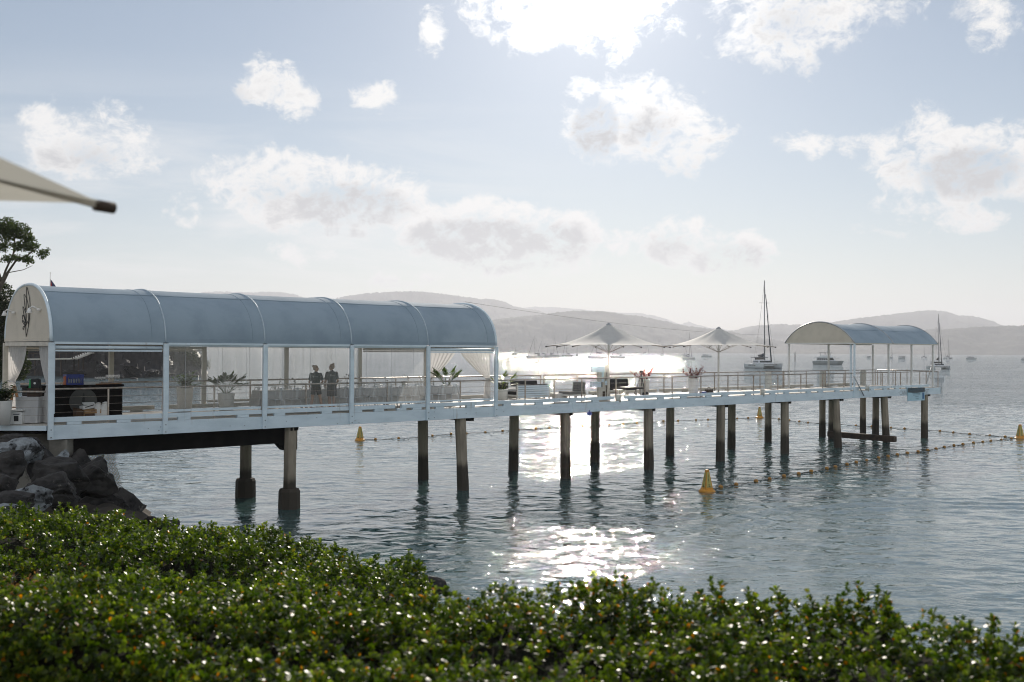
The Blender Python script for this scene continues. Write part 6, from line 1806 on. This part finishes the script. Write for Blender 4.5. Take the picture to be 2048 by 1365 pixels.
# the big umbrella close above the viewer
nu = thing('umbrella', 'cream umbrella corner close overhead at the picture edge', 'umbrella', (-3.557, 2.421, 3.945), R(5.7))
Tz = 6.33 - 3.95; hw = 1.90; rise = 0.42
rows = []; NR = 14
per = []
for q in range(4):
    c0 = [(1, 1), (-1, 1), (-1, -1), (1, -1)][q]; c1 = [(1, 1), (-1, 1), (-1, -1), (1, -1)][(q + 1) % 4]
    for i in range(12):
        u = i / 12; sag = 1 - 0.02 * math.sin(u * math.pi)
        per.append((hw * (c0[0] * (1 - u) + c1[0] * u) * sag, hw * (c0[1] * (1 - u) + c1[1] * u) * sag, 0.008 * math.sin(u * math.pi)))
per.append(per[0])
for i in range(NR + 1):
    f = 0.03 + 0.97 * i / NR
    rows.append([(x * f, y * f, Tz + rise * (1 - f) + z * f - 0.10 * math.sin(f * math.pi) * 0.5) for x, y, z in per])
MB().grid(rows).build('canopy', M['umbrella_near'], nu)
MB().tube([(0, 0, 0), (0, 0, Tz + rise - 0.05)], 0.035, 10).build('pole', M['planter'], nu)
MB().lathe([(0.30, 0.0), (0.28, 0.05), (0.05, 0.07)], 16).build('base_plate', M['concrete'], nu)
for sx, sy in ((1, 1), (-1, 1), (-1, -1), (1, -1)):
    rb = MB().bar((0.05 * sx, 0.05 * sy, Tz + rise - 0.06), (hw * sx * 1.012, hw * sy * 1.012, Tz - 0.014), 0.026, 0.034).build('rib', M['paint2'], nu)
    MB().tube([(hw * sx * 0.985, hw * sy * 0.985, Tz - 0.010), (hw * sx * 1.02, hw * sy * 1.02, Tz - 0.014)], 0.026, 8).build('rib_tip', M['brown'], rb)

# ------------------------------------------------------------------ buoys and float lines
def buoy(label, px, py, h=1.2, rz=0.4):
    P = at_z(px, py, 0.0)
    o = thing('buoy', label, 'buoy', (P.x, P.y, 0), rz, 'yellow swim zone buoys')
    k = h / 1.2
    base = MB().lathe([(0.18 * k, -0.3), (0.46 * k, -0.06), (0.47 * k, 0.03), (0.36 * k, 0.09), (0.28 * k, 0.11)], 20).build('float_base', M['buoy'], o)
    tw = MB(); n = 4
    prof = [(0.40, 0.09), (0.33, 0.20), (0.125, 1.14), (0.13, 1.20), (0.11, 1.21)]
    tw.lathe([(r * k, z * k) for r, z in prof], 4, a0=math.pi / 4, smooth=False); tw.build('tower', M['buoy'], o, bevel=0.012)
    for q in range(4):
        a = q * math.pi / 2; pn = MB(); rr = []
        c, s_ = math.cos(a), math.sin(a)
        def face(u, z):
            f = (z - 0.20) / (1.14 - 0.20); r = (0.33 + (0.125 - 0.33) * f) * math.cos(math.pi / 4) + 0.006
            w = r * 0.72 * u
            return ((r * c - w * s_) * k, (r * s_ + w * c) * k, z * k)
        pn.add([face(-1, 0.24), face(1, 0.24), face(1, 1.08), face(-1, 1.08)], [(0, 1, 2, 3)]); p = pn.build('panel', M['buoytext'], o)
        tx = MB(); rg = random.Random(q)
        def blot(u0, u1, z0, z1):
            pts = [face(u0, z0), face(u1, z0), face(u1, z1), face(u0, z1)]
            tx.add([Vector(v) + Vector((c, s_, 0)) * 0.004 for v in pts], [(0, 1, 2, 3)])
        for i in range(7):
            z = 0.98 - i * 0.072; blot(-0.22, 0.22, z, z + 0.016); blot(-0.22, -0.04, z - 0.028, z + 0.012); blot(0.05, 0.2, z - 0.03, z - 0.005)
        for i in range(2):
            z = 0.40 - i * 0.075; blot(-0.25, 0.2, z, z + 0.02); blot(-0.1, 0.22, z - 0.03, z)
        blot(-0.8, 0.8, 0.262, 0.285)
        tx.build('lettering', M['inkline'], p)
    return o
buoy('large yellow cone buoy floating nearest the viewer in front of the jetty', 1414, 983, 0.87, 0.35)
buoy('yellow cone buoy far behind the jetty between two piles', 1519, 836, 0.94, 0.1)
buoy('yellow cone buoy floating beyond the jetty under the pavilion roof end', 720, 881, 0.86, 0.9)
buoy('yellow cone buoy at the picture edge where the float lines meet', 2040, 877, 0.92, 0.2)
def float_line(label, pix, n_between, r=0.085):
    pts = [at_z(x, y, 0.02) for x, y in pix]
    o = thing('float_line', label, 'float line', pts[0])
    dense = []
    for a, b in zip(pts[:-1], pts[1:]):
        for q in range(20): dense.append(a.lerp(b, q / 20) - pts[0])
    dense.append(pts[-1] - pts[0])
    MB().tube([(p.x, p.y, 0.012 * math.sin(i * 0.8)) for i, p in enumerate(dense)], 0.014, 5).build('rope', M['rope'], o)
    fm = MB().lathe([(0.03, -r), (0.07, -r * 0.85), (r, -r * 0.35), (r, r * 0.35), (0.07, r * 0.85), (0.03, r)], 12).mesh('float', M['float'])
    tot = sum((b - a).length for a, b in zip(pts[:-1], pts[1:])); rg = random.Random(len(pix))
    for i in range(n_between):
        d = tot * (i + 0.5 + rg.uniform(-0.12, 0.12)) / n_between
        for a, b in zip(pts[:-1], pts[1:]):
            L = (b - a).length
            if d <= L: p = a.lerp(b, d / L) - pts[0]; break
            d -= L
        q = bpy.data.objects.new('float', fm); link(q, o); q.location = (p.x, p.y, rg.uniform(0.0, 0.03)); q.rotation_euler = (math.pi / 2 + rg.uniform(-.2, .2), 0, rg.uniform(0, 3))
    return o
float_line('nearest line of orange floats running from the big yellow buoy to the picture edge buoy', [(1424, 978), (1465, 971), (1515, 963), (1550, 957), (1610, 946), (1650, 939), (1718, 924), (1790, 911), (1850, 902), (1900, 893), (1960, 885), (2030, 877)], 27)
float_line('line of orange floats behind the piles from the pavilion buoy to the far buoy', [(728, 880), (790, 878), (838, 875), (897, 869), (975, 865), (1057, 859), (1128, 855), (1230, 849), (1330, 843), (1415, 840), (1512, 836)], 25, 0.085)
float_line('float line closing the far corner behind the end piles', [(1526, 836), (1552, 838), (1620, 846), (1690, 850), (1800, 857), (1886, 863), (1930, 868), (1976, 871), (2032, 876)], 17, 0.085)

# ------------------------------------------------------------------ boats
def hull_mesh(b, L, B, H, y0=0.0, rake=0.12, stern=0.8, flare=0.75, z0=-0.25):
    rows = []; n = 12
    for i in range(n + 1):
        f = i / n; x = -L / 2 + L * f
        w = B / 2 * (stern + (1 - stern) * min(1, f / 0.35)) * (1 - max(0, (f - 0.45) / 0.55) ** 2.2)
        w = max(w, 0.02); sh_ = H * (1 + 0.18 * max(0, f - 0.5) * 2 * 0.6)
        xr = L * rake * max(0, (f - 0.6) / 0.4) ** 2
        rows.append([(x + xr, y0 - w, sh_), (x + xr * 0.6, y0 - w * (0.5 + 0.5 * flare) , sh_ * 0.45), (x - xr * 0.2, y0 - w * flare * 0.75, z0), (x - xr * 0.2, y0 + w * flare * 0.75, z0), (x + xr * 0.6, y0 + w * (0.5 + 0.5 * flare), sh_ * 0.45), (x + xr, y0 + w, sh_)])
    b.grid(rows, smooth=True)
    b.grid([[r[0], r[5]] for r in rows], smooth=False, flip=True)
    b.add(rows[0], [(5, 4, 3, 2, 1, 0)])
def cabin(b, x0, x1, w, z0, z1, slope=0.5, tl=0.85):
    h = z1 - z0
    pts = lambda xa, xb, ww, z: [(xa, -ww, z), (xb, -ww, z), (xb, ww, z), (xa, ww, z)]
    a = pts(x0, x1, w, z0); c = pts(x0 + 0.1 * h, x1 - slope * h, w * tl, z1)
    b.add(a + c, [(0, 1, 5, 4), (1, 2, 6, 5), (2, 3, 7, 6), (3, 0, 4, 7), (4, 5, 6, 7)])
def cabin_windows(b, x0, x1, w, z0, z1, slope, tl, n=4, eps=0.02):
    h = z1 - z0
    for sy in (-1, 1):
        for i in range(n):
            fa, fb = (i + 0.12) / n, (i + 0.88) / n
            q = []
            for (fz, ff) in ((0.30, fa), (0.30, fb), (0.80, fb), (0.80, fa)):
                z = z0 + h * fz; xa = x0 + 0.1 * h * fz; xb = x1 - slope * h * fz; ww = w * (1 + (tl - 1) * fz)
                q.append((xa + (xb - xa) * (0.06 + 0.88 * ff), sy * (ww + eps), z))
            b.add(q, [(0, 1, 2, 3) if sy < 0 else (3, 2, 1, 0)])
    q = []
    for fz, fy in ((0.30, -0.85), (0.30, 0.85), (0.82, 0.85), (0.82, -0.85)):
        z = z0 + h * fz; xb = x1 - slope * h * fz + eps; ww = w * (1 + (tl - 1) * fz); q.append((xb, ww * fy, z))
    b.add(q, [(0, 1, 2, 3)])
def rig(o, x, zbase, top, beam, L, r=0.11, boom=True, jib=True, spreaders=(0.42, 0.72), rake=0.0, cover='sailcover'):
    MB().tube([(x, 0, zbase), (x - rake * top, 0, top)], [r, r * 0.7], 8).build('mast', M['mast'], o)
    for f in spreaders:
        z = zbase + (top - zbase) * f; MB().tube([(x - rake * z, -beam * 0.22, z), (x - rake * z, beam * 0.22, z)], r * 0.28, 5).build('spreader', M['mast'], o)
    s = MB()
    for y in (-1, 1):
        s.tube([(x - 0.3, y * beam * 0.45, zbase * 0.6), (x - rake * top * 0.5, y * beam * 0.22, zbase + (top - zbase) * spreaders[0]), (x - rake * top, 0, top * 0.97)], r * 0.12, 3)
    s.tube([(-L * 0.47, 0, zbase * 0.6), (x - rake * top, 0, top)], r * 0.10, 3); s.tube([(L * 0.47, 0, zbase * 0.6), (x - rake * top, 0, top * 0.94)], r * 0.12, 3)
    s.build('stays', M['darkmetal'], o)
    if boom:
        MB().tube([(x - 0.15, 0, zbase + 1.3), (x - L * 0.36, 0, zbase + 1.5)], r * 0.7, 6).build('boom', M['mast'], o)
        MB().tube([(x - 0.1, 0, zbase + 2.3), (x - L * 0.08, 0, zbase + 1.85), (x - L * 0.34, 0, zbase + 1.75)], [r * 1.4, r * 2.6, r * 1.6], 7).build('sail_cover', M[cover], o)
    if jib: MB().tube([(L * 0.44, 0, zbase * 0.8), (x + (L * 0.44 - x) * 0.12, 0, top * 0.84)], [r * 1.0, r * 0.5], 6).build('furled_sail', M[cover], o)
def boat(label, px, py, rz, group='boats at anchor in the bay', name='sailing_boat', cat='boat'):
    P = at_z(px, py, 0.0)
    return thing(name, label, cat, (P.x, P.y, 0.0), rz, group)
def view_angle(px): return math.atan2(-px_ray(px, 705).x, px_ray(px, 705).y)      # heading that points away from the viewer is +Y turned by this
def sail_cat(label, px, py, L, B, top, heading, mats=('gel', 'gel'), r=0.16, flag=True, name='catamaran', cat='catamaran', rake=0.0):
    o = boat(label, px, py, heading, name=name, cat=cat)
    for y in (-1, 1):
        h = MB(); hull_mesh(h, L, B * 0.24, L * 0.115, y * B * 0.37, 0.05, 0.75, 0.8); ho = h.build('hull', M[mats[0]], o, fix=True)
        p = MB()
        for i in range(4): p.box((-L * 0.15 + i * L * 0.11, y * B * 0.37 + y * B * 0.121, L * 0.075), (L * 0.055, 0.03, L * 0.018))
        p.build('window', M['tint'], ho)
        MB().box((0, y * B * 0.37, -0.02), (L * 0.93, B * 0.15, 0.16)).build('waterline', M['antifoul'], ho)
    MB().box((-L * 0.10, 0, L * 0.092), (L * 0.62, B * 0.56, L * 0.055)).build('bridge_deck', M[mats[1]], o)
    MB().box((L * 0.33, 0, L * 0.105), (L * 0.03, B * 0.62, L * 0.02)).build('crossbeam', M['mast'], o)
    c = MB(); cabin(c, -L * 0.22, L * 0.16, B * 0.30, L * 0.12, L * 0.20, 1.1); co = c.build('cabin', M['gel'], o)
    w = MB(); cabin_windows(w, -L * 0.22, L * 0.16, B * 0.30, L * 0.12, L * 0.20, 1.1, 0.85); w.build('window', M['tint'], co)
    MB().box((-L * 0.24, 0, L * 0.265), (L * 0.30, B * 0.50, L * 0.012)).build('bimini', M['sailcover'], o)
    for x in (-0.36, -0.12):
        for y in (-1, 1): MB().tube([(L * x, y * B * 0.23, L * 0.12), (L * x, y * B * 0.23, L * 0.262)], 0.05, 5).build('stanchion', M['mast'], o)
    s = MB().box((-L * 0.20, 0, L * 0.235), (0.03, B * 0.42, L * 0.05)).build('windscreen', M['tint'], o)
    t = MB()
    for y in (-1, 1):
        yy = y * B * 0.46; t.tube([(-L * 0.42, yy, L * 0.165), (L * 0.40, yy, L * 0.175)], 0.025, 4)
        for i in range(7): x = -L * 0.42 + i * L * 0.137; t.tube([(x, yy, L * 0.115), (x, yy, L * 0.17)], 0.022, 4)
    t.build('guard_rail', M['mast'], o)
    rig(o, L * 0.06, L * 0.19, top, B, L, r, rake=rake)
    return o
def mono(label, px, py, L, top, heading, hullm='gel', cover='sailcover', r=0.10, two=False):
    o = boat(label, px, py, heading)
    B = L * 0.29; h = MB(); hull_mesh(h, L, B, L * 0.095, 0, 0.10, 0.7, 0.7); ho = h.build('hull', M[hullm], o, fix=True)
    MB().box((0, 0, 0.0), (L * 0.86, B * 0.62, 0.14)).build('waterline', M['antifoul'], ho)
    c = MB(); cabin(c, -L * 0.12, L * 0.20, B * 0.28, L * 0.095, L * 0.145, 1.2); co = c.build('cabin', M['gel'], o)
    w = MB(); cabin_windows(w, -L * 0.12, L * 0.20, B * 0.28, L * 0.095, L * 0.145, 1.2, 0.85, 3); w.build('window', M['tint'], co)
    d = MB(); cabin(d, -L * 0.24, -L * 0.08, B * 0.26, L * 0.12, L * 0.20, 0.7, 0.9); d.build('spray_hood', M[cover], o)
    t = MB()
    for y in (-1, 1):
        t.tube([(-L * 0.47, y * B * 0.36, L * 0.16), (-L * 0.2, y * B * 0.47, L * 0.15), (L * 0.2, y * B * 0.45, L * 0.155), (L * 0.54, 0, L * 0.185)], 0.02, 4)
        for x in (-0.46, -0.2, 0.1, 0.3): t.tube([(L * x, y * B * 0.42, L * 0.09), (L * x, y * B * 0.42, L * 0.155)], 0.02, 4)
    t.build('guard_rail', M['mast'], o)
    rig(o, L * 0.08, L * 0.12, top, B, L, r, cover=cover)
    if two: MB().tube([(-L * 0.34, 0, L * 0.10), (-L * 0.34, 0, top * 0.72)], [r, r * 0.7], 7).build('mizzen_mast', M['mast'], o)
    return o
def cruiser(label, px, py, L, heading, tall=True, hullm='greyhull', cat_hull=False, B=None):
    o = boat(label, px, py, heading, name='motor_yacht', cat='motor yacht')
    B = B or L * 0.36
    if cat_hull:
        for y in (-1, 1):
            h = MB(); hull_mesh(h, L, B * 0.32, L * 0.125, y * B * 0.34, 0.08, 0.9, 0.75); h.build('hull', M[hullm], o, fix=True)
        MB().box((-L * 0.04, 0, L * 0.105), (L * 0.84, B * 0.5, L * 0.05)).build('bridge_deck', M[hullm], o)
    else:
        h = MB(); hull_mesh(h, L, B, L * 0.13, 0, 0.12, 0.85, 0.7); h.build('hull', M[hullm], o, fix=True)
    c = MB(); cabin(c, -L * 0.36, L * 0.22, B * 0.42, L * 0.13, L * 0.25, 1.0, 0.92); co = c.build('cabin', M['gel'], o)
    w = MB(); cabin_windows(w, -L * 0.36, L * 0.22, B * 0.42, L * 0.13, L * 0.25, 1.0, 0.92, 5, 0.03); w.build('window', M['tint'], co)
    MB().box((-L * 0.10, 0, L * 0.256), (L * 0.72, B * 0.92, L * 0.012)).build('upper_deck', M['gel'], o)
    if tall:
        c = MB(); cabin(c, -L * 0.24, L * 0.12, B * 0.34, L * 0.262, L * 0.325, 0.8, 0.95); co = c.build('fly_bridge', M['gel'], o)
        for x in (-0.20, 0.03):
            for y in (-1, 1): MB().tube([(L * x, y * B * 0.3, L * 0.32), (L * (x - 0.01), y * B * 0.3, L * 0.42)], 0.07, 5).build('stanchion', M['sailcover'], o)
        MB().box((-L * 0.08, 0, L * 0.425), (L * 0.34, B * 0.72, L * 0.014)).build('hard_top', M['sailcover'], o)
        MB().tube([(-L * 0.14, 0, L * 0.43), (-L * 0.14, 0, L * 0.54)], 0.06, 6).build('radar_mast', M['mast'], o)
        MB().ball((-L * 0.02, 0, L * 0.465), (0.35, 0.35, 0.28)).build('radar_dome', M['gel'], o)
        tnd = MB(); hull_mesh(tnd, L * 0.2, 1.0, 0.5, B * 0.36, 0.1, 0.8, 0.8, 0.0); q = tnd.build('tender', M['gel'], o); q.location = (-L * 0.02, 0, L * 0.262)
    t = MB()
    for y in (-1, 1):
        t.tube([(L * 0.20, y * B * 0.40, L * 0.215), (L * 0.52, y * B * 0.08, L * 0.235)], 0.03, 4)
        for x in (0.24, 0.34, 0.44): t.tube([(L * x, y * B * 0.36 * (1 - (x - 0.2)), L * 0.14), (L * x, y * B * 0.36 * (1 - (x - 0.2)), L * 0.22)], 0.025, 4)
    t.build('guard_rail', M['mast'], o)
    return o
FACE = lambda px, turn: -math.pi / 2 + view_angle(px) + turn          # bow towards the viewer, turned
sail_cat('largest catamaran with the tallest mast, bow on, between the second umbrella and the shelter', 1527, 737.5, 14.5, 9.0, 30.5, FACE(1527, 0.42), r=0.24, rake=0.012)
cruiser('big two decked grey motor yacht seen through the posts of the end shelter', 1655, 729.5, 13.0, FACE(1655, 0.95), True, 'greyhull', True, 5.6)
sail_cat('catamaran with a dark trimmed cabin at the seaward corner post of the shelter', 1877, 738.5, 9.5, 6.8, 19.6, FACE(1877, 0.25), r=0.15, rake=0.03)
mono('long sailing boat with the tallest mast of the pair moored nearest the pavilion roof', 1071, 716, 14, 18.2, math.pi + 0.15, r=0.14, two=False)
mono('two masted sailing boat just behind the first boat beyond the pavilion roof', 1086, 715, 13, 17.0, math.pi + 0.3, r=0.13, two=True)
mono('small sailing boat with a raised stern arch, third out from the pavilion', 1106, 713, 13, 23, 0.3, r=0.15)
mono('small sailing boat under the first umbrella\'s outer rib tip', 1135, 712.5, 12, 24.5, math.pi - 0.2, r=0.15)
mono('tiny sailing boat between the service post and the outer rib tips', 1154, 711, 8, 15, FACE(1154, 0.2), r=0.12)
sail_cat('wide low catamaran moored behind the white service post', 1195, 717, 14, 8, 15, math.pi + 0.1, r=0.14)
mono('dark hulled sailing boat lying broadside close to the first umbrella pole', 1236, 716, 12.5, 14.5, math.pi, 'greyhull', r=0.12)
sail_cat('small catamaran beyond the red shrub by the tripod', 1291, 712.5, 11.5, 7.5, 23, FACE(1291, 1.2), r=0.16)
mono('tiny sailing boat where the two umbrella rims meet', 1324, 712.5, 8.5, 14, FACE(1324, 0.6), r=0.13)
sail_cat('catamaran with a tall mast beside the ribbed pot\'s red shrub', 1378, 718.5, 9.5, 6.6, 20.8, FACE(1378, 0.5), r=0.14)
cruiser('small white motor boat under the second umbrella', 1413, 714.5, 11, FACE(1413, 1.2), False, 'gel')
mono('tiny sailing boat beyond the catamaran under the second umbrella', 1370, 711.5, 8, 20, FACE(1370, 0.9), r=0.14)
mono('tiny lone sailing boat farthest out beside the pavilion roof end', 1028, 708.6, 10, 18, FACE(1028, 0.9), r=0.20)
cruiser('small hazy motor boat between the first two inner shelter posts', 1738, 716.5, 9, FACE(1738, 0.3), False, 'gel')
mono('faint sailing boat right beside an inner shelter post', 1783, 717, 8.5, 13, FACE(1783, 0.3), r=0.10)
cruiser('white motor boat seen bow on in the middle of the shelter opening', 1805, 718.8, 10, FACE(1805, 0.4), False, 'gel', False, 5.2)
sail_cat('small catamaran seen under the shelter near its last post', 1848, 716.5, 9, 6, 14.5, FACE(1848, 0.1), r=0.10)
sail_cat('white catamaran with a thin mast just beyond the shelter corner', 1896, 717.8, 10.5, 7.2, 23, FACE(1896, 0.3), r=0.14)
cruiser('white motor boat lying alone on the open water past the shelter', 1943, 719.2, 10, FACE(1943, 0.9), False, 'gel')
cruiser('white motor boat cut off by the picture edge', 2052, 721, 9, FACE(2046, 0.7), False, 'gel')
mk = thing('channel_marker', 'dark channel marker pile with a small cage top standing in the water', 'channel marker', at_z(1590, 723.5, 0))
MB().tube([(0, 0, -1), (0, 0, 4.1)], 0.28, 8).build('pile', M['tar_and_shade'], mk)
f = MB()
for q in range(4):
    a = q * math.pi / 2; f.tube([(0.2 * math.cos(a), 0.2 * math.sin(a), 4.1), (0.6 * math.cos(a), 0.6 * math.sin(a), 5.0), (0.25 * math.cos(a), 0.25 * math.sin(a), 5.5)], 0.07, 5)
f.tube([(0, 0, 5.3), (0, 0, 6.2)], 0.08, 5); f.lathe([(0.3, 5.45), (0.3, 5.6)], 8); f.build('cage', M['mast'], mk)

# ------------------------------------------------------------------ boardwalk along the headland
bw = thing('boardwalk', 'pale decked boardwalk with a dark railing along the headland rocks', 'boardwalk', at_y(60, 719, 194))
def seg(p0, p1, n):
    a = Vector(p0) - bw.location; b = Vector(p1) - bw.location
    MB().bar(a, b, 1.6, 0.25).build('deck', M['paint2'], bw)
    MB().bar(a + Vector((0, -0.7, 1.1)), b + Vector((0, -0.7, 1.1)), 0.10, 0.10).build('top_rail', M['brown'], bw)
    for i in range(n + 1):
        p = a.lerp(b, i / n); MB().box((p.x, p.y - 0.7, p.z + 0.55), (0.12, 0.12, 1.1)).build('rail_post', M['brown'], bw)
        if i % 2 == 0: MB().box((p.x, p.y, p.z - 1.6), (0.22, 0.22, 3.2)).build('support', M['brown'], bw)
seg(at_y(-60, 720, 194), at_y(148, 718, 194), 16)
seg(at_y(148, 718, 194), at_y(176, 707, 198), 6)
seg(at_y(176, 707, 198), at_y(196, 705, 203), 3)
